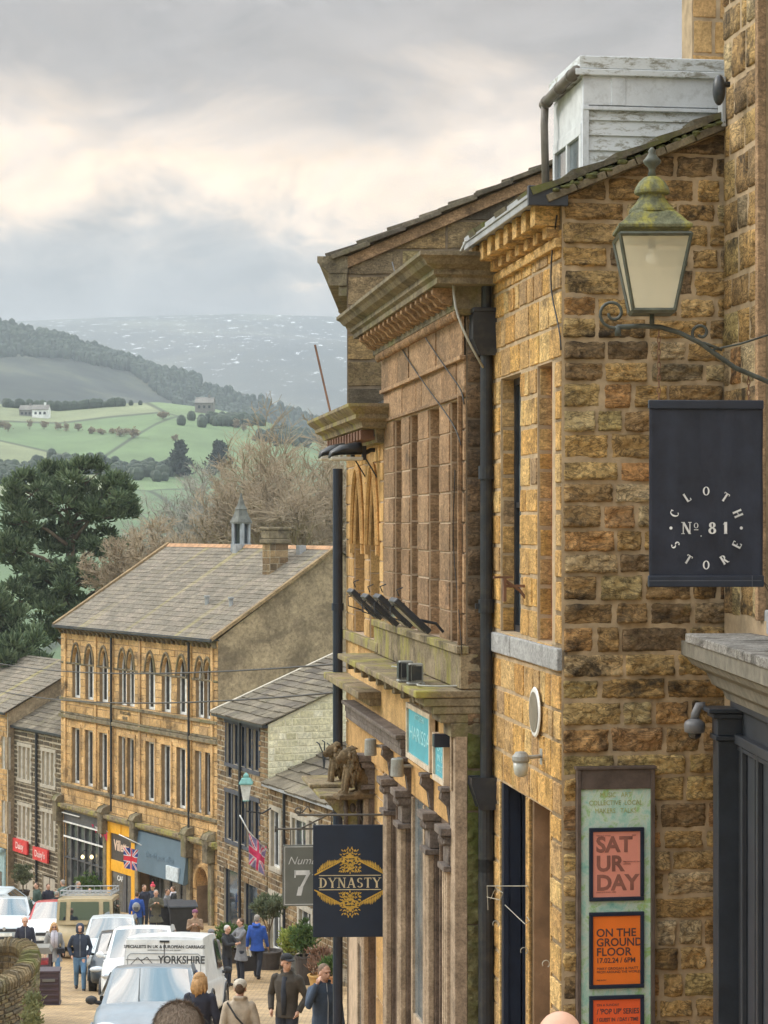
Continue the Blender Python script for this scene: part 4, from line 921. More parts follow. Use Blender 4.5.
mb=MB(); mb.box(-.01,L2,.0,.05,1.27,1.305); mb.box(0,L2,.013,.03,.99,1.02); mb.box(.10,.135,.013,.045,-.93,1.0); mb.build('string_course',ASH,B2.e,bevel=.006)
for a,b in opn: window(B2,a,b,-.93,.98,rev=.20,fm=BRW,gm=GLD,fw=.05,trans=(.5,))
# near side wall, rough and sooty, running in behind the cottage
mb=MB(); mb.box(0,.25,-7,-.0,Zb,ZT+.4); mb.build('wall',MORTD,B2.e)
joint_j=.006
mb=MB(); coursed(mb,.0,.24,-1.55,ZT,[],PG(0),ch=(.22,.28),bw=(.5,.6),joint=.014,depth=.012,rough=.016,sub=(8,8),ns=10); mb.build('side_stones',SIDE,B2.e,smooth=True)
mb=MB(); coursed(mb,.0,.24,Zb,-2.2,[],PG(0),ch=(.7,.9),bw=(.5,.6),joint=.01,depth=.02,rough=.035,sub=(10,30),ns=14); coursed(mb,.0,.24,-2.2,-1.56,[],PG(0),ch=(.3,.34),bw=(.5,.6),joint=.01,depth=.012,rough=.03,sub=(8,10),ns=14); mb.build('side_stones',ROUGHG,B2.e,smooth=True)
# main cornice with brackets
zt=2.05
mb=MB(); cornice(mb,.0,L2,[(.42,zt),(.42,zt-.03),(.39,zt-.05),(.36,zt-.09),(.30,zt-.12),(.30,zt-.16),(.27,zt-.18),(.27,zt-.225),(.10,zt-.23),(.10,zt-.40),(.06,zt-.43),(.0,zt-.44)]); mb.build('cornice',CORN,B2.e)
mb=MB(); 
for k in range(17):
    mb.mark(); X=.03+k*.27; mb.prism([(.10,zt-.235),(.25,zt-.235),(.25,zt-.27),(.20,zt-.30),(.17,zt-.34),(.10,zt-.36)],X,X+.10,'x')
mb.build_each('cornice_bracket',ASH,B2.e,bevel=.006)
mb=MB()
for k in range(44): X=.02+k*.102; mb.ell((X,.075,zt-.435),(.036,.03,.045),8,6)
mb.build('egg_moulding',ASH,B2.e,smooth=True)
mb=MB(); mb.box(0,L2,-5,.0,ZT+.15,zt-.02); slates(mb,-.02,L2,-.10,zt-.02,-3.8,zt+1.3,row=.3,th=.03); mb.build('roof',M('dark_slate',(.055,.055,.055),.7,var=.4,sc_=4),B2.e)
# pedestal course and mossy balcony slab
mb=MB()
for k in range(9): a=k*.55; mb.box(a+.004,min(a+.546,4.9),-.02,.05,-1.26,-.99)
mb.box(-.02,4.9,-.02,.075,-.99,-.93); mb.box(-.01,.55,-.3,.045,-1.26,-.99); mb.build('pedestal_course',MOSSY,B2.e,bevel=.006)
mb=MB(); zs=-1.27
for k in range(7): mb.box(-.04+k*.72,.672+k*.72,-.24,.40+.004*(k%2),zs-.055,zs)
mb.build('balcony_slab',MOSSY,B2.e,bevel=.01)
mb=MB(); mb.box(0,4.95,0,.30,zs-.12,zs-.058); mb.box(-.03,.62,-.2,.33,zs-.12,zs-.058); mb.box(-.02,.5,-.2,.26,zs-.18,zs-.121); mb.box(-.01,.42,-.2,.2,zs-.25,zs-.181); mb.box(-.012,.34,-.2,.12,zs-.36,zs-.251)
mb.build('ledge_moulding',CORN,B2.e,bevel=.008); mb=MB()
for k in range(9): a=.45+k*.52; mb.mark(); mb.box(a,a+.09,0,.34,zs-.135,zs-.059); mb.box(a,a+.09,0,.2,zs-.22,zs-.136)
mb.build_each('ledge_bracket',CORN,B2.e,bevel=.008)
# shopfront pilasters and panels
PIL=stone('purple_brown_stone',[(.34,.26,.19),(.40,.31,.22)],var=.35,soot=.5,moss=.05,bs=.4,s1=5,sth=.57)
PILD=stone('dark_pilaster_stone',[(.15,.11,.085),(.19,.14,.105)],var=.35,soot=.6,moss=.05,bs=.4,s1=5,sth=.54)  # pilaster backs and panels given a darker tone than the ribs, for contrast
CAP=stone('dark_capital_stone',[(.15,.125,.11)],var=.4,soot=.6,moss=.1,bs=.5,s1=8)
mb=MB(); mb.box(0,6.9,0,.05,-2.36,-2.08); mb.box(0,6.9,0,.085,-2.08,-2.05); mb.box(.15,6.9,0,.03,-2.05,-1.5); mb.build('fascia',ASHO,B2.e,bevel=.006)
def pilaster(X,zt=-2.35,w=.24,pr=.12,top=0):
    mb=MB(); zb=-6.2
    mb.box(X-w*.5,X+w*.5,0,pr*.55,zb,zt-.3)
    mb.m=1
    for q in (-.36,0,.36): mb.box(X+q*w-.022,X+q*w+.022,pr*.55,pr,zb,zt-.34)
    mb.box(X-w*.56,X+w*.56,0,pr*1.0,zb,zb+.9)
    P=mb.build('pilaster',[PILD,PIL],B2.e,bevel=.01)
    mb=MB(); mb.box(X-w*.5,X+w*.5,0,pr*.9,zt-.29,zt-.13); mb.box(X-w*.6,X+w*.6,0,pr*1.25,zt-.34,zt-.295); mb.box(X-w*.66,X+w*.66,0,pr*1.45,zt-.06,zt); mb.box(X-w*.58,X+w*.58,0,pr*1.2,zt-.125,zt-.065)
    mb.prism([(0,zt-.13),(pr*.95,zt-.13),(pr*1.15,zt-.09),(pr*1.35,zt-.062),(0,zt-.062)],X-w*.55,X+w*.55,'x')
    for k in range(3): mb.ell((X-w*.3+k*w*.3,pr*1.1,zt-.11),(.03,.03,.04),8,6)
    mb.build('capital',CAP,P,bevel=.006)
for X in (.30,1.20,2.75,3.65): pilaster(X)
pilaster(5.25,-2.3)
mb=MB()
for X in (.30,1.28,2.5,3.6): mb.mark(); mb.prism([(0,-2.08),(.14,-2.08),(.15,-2.14),(.09,-2.20),(.07,-2.34),(0,-2.36)],X-.05,X+.05,'x'); mb.box(X-.07,X+.07,0,.16,-2.078,-2.045)
mb.build_each('corbel',CAP,B2.e,bevel=.006)
mb=MB(); mb.box(-.012,.2,-.01,.09,-6,-1.62); mb.box(.06,.1,.091,.11,-2.05,-1.6); mb.build('corner_pier',ASHO if 0 else PIL,B2.e,bevel=.008)
# panels and glazing between the pilasters
mb=MB()
for a,b in ((.42,1.08),(2.87,3.53)): mb.box(a,b,0,.02,-6.2,-2.37); mb.box(a+.1,a+.13,.02,.045,-6.2,-2.5); mb.box(b-.13,b-.1,.02,.045,-6.2,-2.5)
mb.build('panelling',PILD,B2.e,bevel=.005)
for a,b in ((1.34,2.6),(3.8,4.4),(5.45,6.4)):
    mb=MB(); mb.box(a,a+.08,-.02,.03,-6.2,-2.4); mb.box(b-.08,b,-.02,.03,-6.2,-2.4); mb.box(a,b,-.02,.025,-4.4,-4.3); mb.box(a,b,-.02,.04,-6.2,-5.6); mb.box((a+b)/2-.03,(a+b)/2+.03,-.02,.02,-5.6,-2.4)
    w=mb.build('shop_window',PIL,B2.e,bevel=.004); p=MB(); p.q((a,.006,-5.6),(b,.006,-5.6),(b,.006,-2.4),(a,.006,-2.4)); p.build('pane',GLS,w)
def sign2(X0,X1,z0,z1,label,lines):
    e=hung('wall_sign',B2,X0,.05,z0,label,'sign','teal signs on the ornate building',rz=math.atan2(-uF[1],-uF[0])) ; e.location=tuple(B2.w(X1,.055,z0)); w=X1-X0; h=z1-z0
    mb=MB(); b=.045; mb.box(0,w,-.05,0,0,b); mb.box(0,w,-.05,0,h-b,h); mb.box(0,b,-.05,0,b,h-b); mb.box(w-b,w,-.05,0,b,h-b); mb.build('frame',M('pale_frame',(.62,.52,.40),.7,var=.2,dirt=.3),e,bevel=.003)
    mb=MB(); mb.box(b,w-b,-.03,-.005,b,h-b); p=mb.build('panel',TEAL,e)
    for t,sz,x,z in lines: text(t,sz,M('pale_blue_print',(.35,.68,.74),.6,bmp=0),p,x*w,z*h,y=-.032,sx=1.7,ext=.001)
sign2(1.12,2.42,-2.03,-1.55,'larger faded teal panel sign in pale frame above the shop window',[('HARISSA',.17,.5,.48),('KITCHEN',.07,.5,.8)])
sign2(.42,.98,-2.06,-1.68,'smaller teal panel sign close to the building corner',[('EAT',.09,.5,.72),('IN &',.08,.5,.5),('OUT',.08,.5,.28)])
e=hung('alarm_box',B2,.28,.12,-1.72,'small navy box fixed above the smaller teal sign','alarm'); mb=MB(); mb.box(-.09,.07,-.05,.05,-.01,.09); mb.build('box',NAVY,e,bevel=.006)
mb=MB(); mb.box(2.6,6.6,.0,.13,-1.98,-1.9); mb.box(2.6,6.6,0,.17,-1.898,-1.86); mb.box(2.6,6.6,0,.12,-2.05,-1.981); mb.build('shop_cornice',CAP,B2.e,bevel=.008)
# black rain pipe in the corner
e=hung('drainpipe',B3,L3-.07,.065,gz(16.9)-.3,'long black iron drainpipe with square hopper between cottage and ornate building','drainpipe'); zb=e.location.z
mb=MB(); mb.tube([(0,0,0),(0,0,-2.0-zb)],.062,14); mb.tube([(0,0,-2.0-zb),(0,0,1.32-zb)],.047,14)
for z in (-.62,.4,-2.6,-4.1): mb.tube([(0,0,z-zb-.05),(0,0,z-zb+.05)],.062,14)
mb.box(-.085,.08,-.02,.02,-.64-zb,-.60-zb); mb.build('pipe',BLK,e,smooth=False)
mb=MB(); mb.mark(); mb.prism([(-.06,1.30-zb),(.06,1.30-zb),(.11,1.42-zb),(.11,1.62-zb),(-.11,1.62-zb),(-.11,1.42-zb)],-.09,.09); mb.box(-.12,.12,-.1,.1,1.62-zb,1.655-zb); mb.mark(); mb.prism([(-.06,-2.16-zb),(.06,-2.16-zb),(.12,-1.98-zb),(.12,-1.93-zb),(-.12,-1.93-zb),(-.12,-1.98-zb)],-.09,.09); mb.build_each('hopper',BLK,e,bevel=.008); mb=MB(); mb.tube([(0,.0,1.64-zb),(0,-.02,1.85-zb)],.04,10); mb.build('inlet',BLK,e)
Y=.12
cable('cable',[B3.w(2.2,.25,2.15),B3.w(2.35,.33,1.95),B3.w(2.25,.33,1.65),B3.w(2.2,.25,1.42),B3.w(2.3,.1,1.2)],.010,CABLEW,'thick pale cable hanging in a loop beside the drainpipe hopper')
cable('cable',C3([(384,305),(398,345),(425,385),(455,425),(461,445)],.05,B2),.006,CABLE,'upper of two thin cables running down the brown ashlar wall')
cable('cable',C3([(392,262),(402,300),(420,330),(447,370),(462,390),(464,404)],.06,B2),.006,CABLE,'dark cable sagging from cornice across the ashlar to the pier top')
cable('cable',C3([(455,470),(452,540),(458,600),(462,655)],.04,B2),.004,CABLE,'thin wire dropping beside the nearest tall pier')
# flood lights over the ledge and boxes on it
for k,(px,py,X,nm) in enumerate(((425,612,.75,'nearest'),(405,607,1.7,'second nearest'),(392,606,2.5,'third nearest'),(375,600,3.5,'farthest'))):
    z=B2.z(X,.35,py+8); e=hung('floodlight',B2,X,.0,-.95,'%s of four black slab floodlights on arms above the ledge'%nm,'floodlight','black floodlights above the mossy ledge'); e.location=tuple(B2.w(X,.05,z-.12))
    mb=MB(); T=Matrix.Translation((-.27,0,.16))@Matrix.Rotation(R(43),4,'Y')
    mb.box(-.19,.19,-.17,.17,-.028,.02,T); h=mb.build('lamp_head',BLK,e,bevel=.01)
    mb=MB(); mb.box(-.16,.16,-.14,.14,-.034,-.029,T); mb.build('glass',GLD,h)
    mb=MB(); mb.tube([(0,0,.02),(-.06,0,.09),(-.2,.0,.12)],.012,6); mb.tube([(-.36,0,.31),(-.38,0,.36),(-.33,0,.38)],.006,5); mb.tube([(-.3,.1,.25),(-.42,.08,.22),(-.42,.05,.14),(-.3,0,.1)],.006,5); mb.build('arm',BLK,e)
for k,(px,py,nm,c) in enumerate(((410,668,'grey finned floodlight lying back on the mossy ledge','a'),(428,677,'small grey box light standing at the near end of ledge','b'))):
    Y=.24; X=(.95,.62)[k]; e=thing('ledge_light',tuple(B2.w(X,Y+(.08 if k==0 else .05),-1.268)),TH,nm,'floodlight')
    mb=MB(); mb.box(-.06,.05,-.05,.05,.02,.17); mb.box(-.075,.065,-.06,.06,.0,.02); h=mb.build('housing',M('grey_metal'),e,bevel=.008)
    mb=MB(); 
    for j in range(5): mb.box(-.07+j*.012,-.064+j*.012,-.055,.055,.03,.16)
    mb.box(-.045,.035,-.056,-.051,.04,.15); mb.build('front',BLK,e)
cable('cable',[B2.w(.6,.25,-1.25),B2.w(.9,.3,-1.25),B2.w(1.1,.1,-1.2),B2.w(1.5,.3,-1.25),B2.w(2.0,.25,-1.25),B2.w(1.9,.15,-1.22),B2.w(2.6,.2,-1.25)],.007,CABLEW,'pale tangled cable lying along the mossy ledge')
cable('cable',[B2.w(.6,.25,-1.25),B2.w(.3,.36,-1.25),B2.w(.15,.2,-1.25),B2.w(.1,-.1,-1.24)],.007,CABLEW,'pale cable from the small box light to the near wall')
for k,(px,py,X) in enumerate(((400,766,2.35),(370,746,4.1))):
    z=B2.z(X,.16,py); e=thing('spot_lamp',tuple(B2.w(X,.05,z)),TH,('grey cylinder spotlight below the larger teal sign','grey cylinder spotlight above the stone lions')[k],'wall lamp','cylinder spotlights')
    mb=MB(); mb.lathe([(.045,.07),(.055,.06),(.06,-.08),(.056,-.09)],16,c=(-.14,0,0)); mb.tube([(-.14,0,0),(0,0,0)],.015,8); mb.build('housing',M('grey_metal'),e)
# ---------------------------------------------------------------- orange gothic wing (same front, lower cornice)
BW2=fr('gothic_wing',*(B2.w(L2+.01,0,0).xy),*uF,'orange stone wing with pointed arches and a low mossy cornice beyond the ornate building',zb=gz(22))
LW=2.95; f=BW2; zt=1.16
arch=[(.28,1.05),(1.42,2.3)]
ops=[(a,b,-1.15,.62,.30) for a,b in arch]
mb=MB(); wall_cells(mb,0,LW,Zb,zt,ops,PF(0)); mb.build('wall',M('pale_joint'),f.e)
joint_j=.001
mb=MB(); coursed(mb,0,LW,-1.2,zt-.3,ops,PF(0),ch=(.18,.22),bw=(.2,.45),joint=.014,depth=.012,rough=.001,edge=.004,quoin=.3)
coursed(mb,0,LW,-3.2,-1.2,[],PF(.0),ch=(.22,.27),bw=(.3,.55),joint=.014,depth=.012,rough=.001,edge=.004); coursed(mb,.0,.5,Zb,-3.2,[],PF(0),ch=(.3,.4),bw=(.5,.6),joint=.012,depth=.012,rough=.001)
for a,b in arch:
    spandrel(mb,a,b,-.20,.56,.62,-.16,.008)
    coursed(mb,0,.28,-1.15,-.05,[],(lambda X:(lambda a,z,h:(X-h,-a-.004,z)))(b),ch=(.18,.22),bw=(.5,.6),joint=.012,depth=.007,rough=.001,edge=.004)
    pts=[(x,.03,z) for x,z in parch(a-.03,b+.03,-.20,.60,14)]; mb.tube(pts,[(.03,.03)]*len(pts),6)
    pts=[(x,.0,z) for x,z in parch(a+.05,b-.05,-.20,.50,14)]; mb.tube(pts,[(.022,.022)]*len(pts),6)
    for X in (a-.03,b+.03): mb.box(X-.035,X+.035,.0,.05,-.30,-.20)
mb.build('facing_stones',ASHO,f.e)
for a,b in arch: window(f,a,b,-1.15,.60,rev=.28,fm=BRW,gm=GLD,fw=.04,trans=(.4,))
mb=MB(); cornice(mb,.0,LW,[(.40,zt),(.40,zt-.03),(.37,zt-.06),(.32,zt-.10),(.32,zt-.14),(.26,zt-.17),(.24,zt-.22),(.1,zt-.23),(.08,zt-.36),(0,zt-.37)]); mb.build('cornice',MOSSY,f.e)
mb=MB()
for k in range(13): mb.mark(); X=.03+k*.23; mb.box(X,X+.10,.06,.23,zt-.33,zt-.235)
mb.build_each('dentil',M('red_brown_stone',(.20,.11,.075),.9,var=.3),f.e,bevel=.006)
mb=MB(); mb.box(0,LW,-.9,.1,zt-.3,zt-.01); slates(mb,0.0,LW,.02,zt+.0,-.9,zt+.42,row=.2,th=.02,w=(.2,.35)); mb.build('roof',MATS['dark_slate'],f.e)
mb=MB(); mb.box(.02,LW-.02,-5,-.9,Zb,zt+.3); mb.box(LW-.1,LW,-.9,-.0,Zb,zt-.35); mb.build('core_wall',MORTD,f.e)
mb=MB(); 
for k,(a,b,zz) in enumerate(((.0,1.3,-1.62),(1.34,LW,-1.62))): mb.box(a,b,0,.26,zz-.07,zz); mb.box(a,b,0,.15,zz-.14,zz-.071)
mb.box(.1,LW,0,.06,-1.25,-1.15); mb.build('ledge',MOSSY,f.e,bevel=.01)
e=hung('drainpipe',f,LW-.05,.11,gz(24)-.3,'black drainpipe down the far corner of the gothic wing','drainpipe'); zb=e.location.z
mb=MB(); mb.tube([(0,0,0),(0,0,.62-zb)],.055,12)
for z in (-.9,-2.6,-4.4): mb.tube([(0,0,z-zb-.04),(0,0,z-zb+.04)],.068,12)
mb.build('pipe',NAVY,e)
for k in range(2):
    X=(.45,1.35)[k]; z=.62-.0*k; e=thing('gooseneck_lamp',tuple(f.w(X,.03,f.z(X,.3,457))),TH,('nearer','farther')[k]+' of two dark hooded lamps poking out under the low cornice','wall lamp','hooded lamps under the low cornice')
    mb=MB(); mb.tube([(-.46,0,-.01),(-.43,0,.035),(-.34,0,.07),(-.2,0,.085),(-.14,0,.085)],[(.008,.07),(.03,.1),(.05,.12),(.062,.12),(.062,.11)],12); h=mb.build('hood',BLK,e,smooth=True)
    mb=MB(); mb.box(-.45,-.13,-.10,.10,-.035,.0); mb.build('diffuser',M('dull_diffuser',(.55,.52,.45),.4,bmp=0),h,bevel=.01)
    mb=MB(); mb.box(-.13,-.09,-.04,.04,-.03,.11); mb.tube([(-.1,0,.04),(-.04,0,.07),(.0,0,.07)],.022,8); mb.tube([(-.09,0,-.02),(.02,0,-.2),(.1,.06,-.32)],.008,5); mb.build('arm',BLK,e)
e=thing('aerial_pole',tuple(f.w(LW-.3,.2,zt-.02)),0,'thin rusty pole leaning above the low mossy cornice','aerial'); mb=MB(); q=at(315,345,24.3)-e.location; mb.tube([(0,0,0),(q.x,q.y,q.z)],.012,6); mb.build('pole',RUST,e)
# ---------------------------------------------------------------- stone lions on their bracketed plinth
def lion(px,py,D,sc_,label,rz):
    p=at(px,py,D); e=thing('lion_statue',tuple(p),rz,label,'statue','stone lions over the doorway')
    mb=MB()   # faces -X
    mb.tube([(.16,0,.07),(.12,0,.17),(.02,0,.27),(-.05,0,.36)],[(.09,.09),(.105,.10),(.10,.09),(.085,.08)],12)   # body
    mb.ell((.13,.05,.09),(.10,.045,.09)); mb.ell((.13,-.05,.09),(.10,.045,.09))
    for y in (-.045,.045):
        mb.tube([(-.06,y,.28),(-.09,y,.15),(-.10,y,.03)],[.042,.034,.03],10); mb.ell((-.125,y,.022),(.045,.03,.022)); mb.ell((.03,y*1.6,.022),(.06,.028,.022))
    mb.ell((-.09,0,.43),(.085,.075,.085)); mb.ell((-.165,0,.405),(.045,.042,.04)); mb.ell((-.195,0,.415),(.018,.022,.014)); mb.ell((-.15,.03,.445),(.02,.015,.015)); mb.ell((-.15,-.03,.445),(.02,.015,.015)); mb.ell((-.165,0,.368),(.03,.025,.018))
    mb.tube([(.22,0,.05),(.29,.03,.06),(.3,.06,.14),(.27,.05,.17)],[.02,.017,.017,.028],8)
    mb.box(-.20,.27,-.11,.11,-.05,.008)
    mb.build('body',stone('lion_stone',[(.18,.13,.075)],var=.4,soot=.6,moss=.2,bs=.8,s1=9),e,remesh=.010,sm=2)
    mb=MB(); rs=random.Random(px)
    for k in range(150):
        a=rs.uniform(0,2*pi); t=rs.uniform(0,1); c=V((-.055+.05*t,0,.42-.16*t)); d=V((rs.uniform(-.35,.5),cos(a),sin(a)*.9)).normalized()
        if d.x<-.1 and abs(d.y)<.5 and d.z<.6 and t<.4: continue
        q=c+V((d.x*.10,d.y*.105,d.z*.115)); mb.tube([q-d*.04,q+V((.01,0,.0)),q+d*.022+V((.01,0,-.03)),q+d*.026+V((.015,0,-.065))],[.02,.025,.018,.005],6)
    for k in range(80):
        a=rs.uniform(0,2*pi); u=rs.uniform(0,1); c=V((-.075+.07*u,(.066+.022*u)*cos(a),.425+(.075+.03*u)*sin(a))); d=V((rs.uniform(.1,.6),cos(a),sin(a)-.5)).normalized()
        mb.tube([c-d*.02,c+d*.02,c+d*.045+V((.01,0,-.02))],[.020,.019,.004],6)
    mb.build('mane',MATS['lion_stone'],e,smooth=True)
    mb2=[o_ for o_ in e.children]
    e.scale=(sc_,)*3; return e
PD=f
pX=B2.X(358,.35); 
lion(353,794,22.0,.88,'nearer stone lion seated on the plinth, looking down the street',R(20))
lion(338,784,22.9,.80,'farther stone lion half hidden behind the nearer one',R(20))
e=thing('lion_plinth',tuple(at(360,826,22.2)),TH,'dark mossy stone canopy carrying the two lions above the sign bracket','plinth')
mb=MB(); mb.box(-.38,.24,-.14,.16,.29,.33); mb.box(-.46,.1,.5,1.3,.33,.37); mb.prism([(-.36,.288),(.24,.288),(.24,0),(-.1,0),(-.16,.06),(-.2,.12)],-.12,.9); mb.box(-.42,.24,-.12,1.3,.291,.328); mb.build('canopy',MOSSY,e,bevel=.01)
mb=MB()
for k in range(6): mb.ell((-.16+.07*k,-.13,.2),(.03,.02,.05),8,6)
for k in range(3): mb.box(-.18+.14*k,-.14+.14*k,-.15,-.12,.03,.28)
mb.tube([(-.05,-.16,.27),(-.06,-.17,.18),(.0,-.17,.08),(.02,-.16,-.02)],.008,5); mb.build('carving',CAP,e,smooth=True)
# ---------------------------------------------------------------- hanging signs
def gold():
    return M('gold_paint',(.62,.40,.08),.4,metal=.25,var=.25,sc_=18,bmp=.1)
DS=21.3; s=DS/F; o=at(313,937,DS); e=thing('hanging_pub_sign',tuple(o),R(2),'navy board sign reading DYNASTY in gold with leafy ornament','sign')
w=74*s; h=112*s
mb=MB(); mb.box(0,w,-.02,.02,0,h); mb.build('board',M('dynasty_navy',(.012,.024,.05),.45,var=.12,bmp=.05),e,bevel=.003)
G=gold(); mb=MB(); cx,cz=w*.5,h*.5-.01
serif(mb,'DYNASTY',cx,cz-.005,.098,y=-.0225,sp=.10,fat=1.1,wk=.98)
for dz in (.066,-.072): mb.q((cx-.30,-.0225,cz+dz-.004),(cx+.30,-.0225,cz+dz-.004),(cx+.30,-.0225,cz+dz+.004),(cx-.30,-.0225,cz+dz+.004))
mb.build('lettering',M('pale_gold_print',(.66,.56,.36),.5,bmp=0),e)
mb=MB()
def leaf(x,z,a,L,W):
    d=V((cos(a),sin(a))); n=V((-d.y,d.x)); pts=[V((x,z)),V((x,z))+d*L*.35+n*W,V((x,z))+d*L*.75+n*W*.7,V((x,z))+d*L,V((x,z))+d*L*.7-n*W*.5,V((x,z))+d*L*.3-n*W*.6]
    i=len(mb.v); mb.v+=[(p.x,-.0225-.0008*random.random(),p.y) for p in pts]; mb.f.append(tuple(range(i,i+6))); mb.mi.append(0)
for sz in (1,-1):
    for sx_ in (1,-1):
        for k in range(40):     # crest filling
            t=(k*.618)%1; r_=sqrt((k+.5)/40); a=k*2.39996; x=abs(r_*.10*cos(a)); z=.215+r_*.115*sin(a); leaf(cx+sx_*x,cz+sz*z,(a if sx_>0 else pi-a) if sz>0 else -(a if sx_>0 else pi-a),.030,.0075)
        for k in range(15):     # a curved frond of leaves rising from the line end to the centre
            t=k/14; x=.31-.22*t; z=.088+.115*t; L=.030+.045*sin(pi*min(1,t*1.05+.1))*random.uniform(.8,1.2); 
            for q,da in ((1,1.1),(-1,-.9)):
                a=R(28)+da; leaf(cx+sx_*x,cz+sz*z,(a if sx_>0 else pi-a) if sz>0 else -(a if sx_>0 else pi-a),L,.009)
        for k in range(7):      # scrolls round the flower
            a=R(-60+k*45); r=.026; leaf(cx+sx_*(.062+r*cos(a)),cz+sz*(.155+r*sin(a)),a if sz>0 else -a,.026,.009)
        for k in range(6): a=R(20+k*28); leaf(cx+sx_*(.045+.004*k),cz+sz*(.20+.006*k),(a if sx_>0 else pi-a) if sz>0 else -(a if sx_>0 else pi-a),.035,.010)
        for k in range(6): a=R(200+k*25); leaf(cx+sx_*(.03+.012*k),cz+sz*(.115),(a if sx_>0 else pi-a) if sz>0 else -(a if sx_>0 else pi-a),.026,.008)
    for k in range(10): a=2*pi*k/10; leaf(cx+.012*cos(a),cz+sz*.185+.012*sin(a),a,.03,.009)
    for k in range(9): a=R(0+k*22.5); leaf(cx,cz+sz*(.235),a if sz>0 else -a,.045,.008)
    for k in range(5): a=R(50+k*20); leaf(cx,cz+sz*(.115),a if sz>0 else -a,.04,.008)
mb.build('ornament',G,e)
mb=MB(); z=at(313,815,DS).z-o.z; mb.tube([(-.15,0,z),(w+.06,0,z),(w+.12,0.02,z)],.011,6)
pts=[]
for k in range(20): a=R(-90-k*22); r=.035*(1-.03*k); pts.append((-.14+r*cos(a),0,z+.045+r*sin(a)))
mb.tube([(-.02,0,z+.03),(-.05,0,z+.085),(-.1,0,z+.03)]+pts,.008,5); mb.tube([(w*.25,0,z),(w*.25,0,h)],.006,5); mb.tube([(w*.8,0,z),(w*.8,0,h)],.006,5); mb.build('bracket',M('dull_iron',(.09,.08,.07),.7),e,smooth=True)
D7=23.3; s=D7/F; o=at(283,906,D7); e=thing('hanging_house_sign',tuple(o),R(4),'grey board sign reading Number 71, partly behind the navy gold sign','sign')
w=50*s; h=61*s; mb=MB(); mb.box(0,w,-.015,.015,0,h); mb.build('board',M('grey_board',(.16,.17,.155),.6,var=.1,bmp=.05),e,bevel=.003)
WPR=M('white_print'); mb=MB(); b=.008
for a in ((.015,w-.015,.015,.022),(.015,w-.015,h-.022,h-.015),(.015,.021,.022,h-.022),(w-.021,w-.015,.022,h-.022)): mb.q((a[0],-.017,a[2]),(a[1],-.017,a[2]),(a[1],-.017,a[3]),(a[0],-.017,a[3]))
mb.build('border',WPR,e)
mb=MB(); serif(mb,'71',w*.52,h*.38,.27,y=-.0175,fat=.95,wk=1.0,sp=.02); mb.build('lettering',WPR,e)
SH=Matrix(((1,0,.35,-.35*h*.74),(0,1,0,0),(0,0,1,0),(0,0,0,1))); text('Number',.12,WPR,e,w*.5,h*.74,y=-.018,ext=.0005,T=SH,bold=-.001)
mb=MB(); z=at(283,829,D7).z-o.z; mb.tube([(-.08,0,z),(.9,0,z)],.011,6); mb.tube([(.18,0,z),(.85,0,z+.33)],.009,6); mb.tube([(.08,0,z),(.08,0,h)],.006,5); mb.tube([(.42,0,z),(.42,0,h)],.006,5); mb.tube([(-.08,0,z-.03),(-.08,0,z+.03)],.01,5); mb.build('bracket',MATS['dull_iron'],e,smooth=True)
# ================================================================ tall gable house behind
B1=fr('tall_gabled_house',-.437,26,.02,1,'tall dark stone house with stepped stone slate gable rising behind the ornate cornice',zb=gz(26))
TH1=0; B1g=(.9903,.1391)
ZE1=3.2; DG1=5.2
Zb=gz(26)-1
# gable across the view (own frame so that it faces up the street)
B1.ux,B1.uy=-.02*0+.0,1.0
mb=MB(); mb.prism([(0,Zb),(-DG1*2,Zb),(-DG1*2,ZE1),(-DG1,ZE1+DG1*.43),(0,ZE1)],0,6,'x'); mb.build('wall',MORTD,B1.e)
joint_j=.004
GAB1=stone('dark_gable_stone',[(.24,.17,.09),(.14,.105,.06),(.30,.20,.09),(.085,.075,.06),(.26,.19,.11),(.20,.17,.08)],fis=.5,soot=.6,moss=.45,bs=.6,s1=3,mossc=(.19,.19,.06))
mb=MB(); coursed(mb,0,3.2,-1.0,ZE1+1.3,[],PG(0),ch=(.27,.36),bw=(.35,.8),joint=.022,depth=.012,rough=.012,sub=(6,4),quoin=.6); mb.clip((0,0,ZE1-.12),(0,.43,1)); mb.build('gable_stones',GAB1,B1.e)
mb=MB(); 
for k in range(12):
    a=-.15+k*.42; T=Matrix.Translation((0,-a,ZE1+a*.43))@Matrix.Rotation(math.atan(-.43)*.86,4,'X'); mb.box(-.12,.4,-.46,.02,-.0,.055,T); 
mb.build('roof_verge',SLATE,B1.e,bevel=.008)
mb=MB(); T=Matrix.Translation((0,0,ZE1-.06))@Matrix.Rotation(math.atan(-.43),4,'X'); mb.box(-.05,.1,-4,.05,-.10,.02,T); mb.build('barge_stone',ASH,B1.e)
mb=MB(); mb.box(-.03,6,.0,.10,ZE1-.5,ZE1-.38); mb.box(-.05,6,0,.22,ZE1-.379,ZE1-.22); mb.prism([(0,ZE1-.22),(.2,ZE1-.22),(.34,ZE1-.10),(.34,ZE1-.04),(0,ZE1-.04)],-.06,6,'x'); mb.build('kneeler_cornice',CORN,B1.e,bevel=.01)
mb=MB(); slates(mb,.2,6,.2,ZE1,-DG1,ZE1+(DG1)*.43,row=.4,th=.04); slates(mb,.2,6,-2*DG1-.1,ZE1,-DG1,ZE1+DG1*.43,row=.6); mb.build('roof',SLATE,B1.e)
window(B1,1.5,2.5,0,1.6,rev=-.02,fm=WP,gm=GLD,mull=(.5,)); window(B1,1.5,2.5,-3,-1.4,rev=-.02,fm=WP,gm=GLD,mull=(.5,))
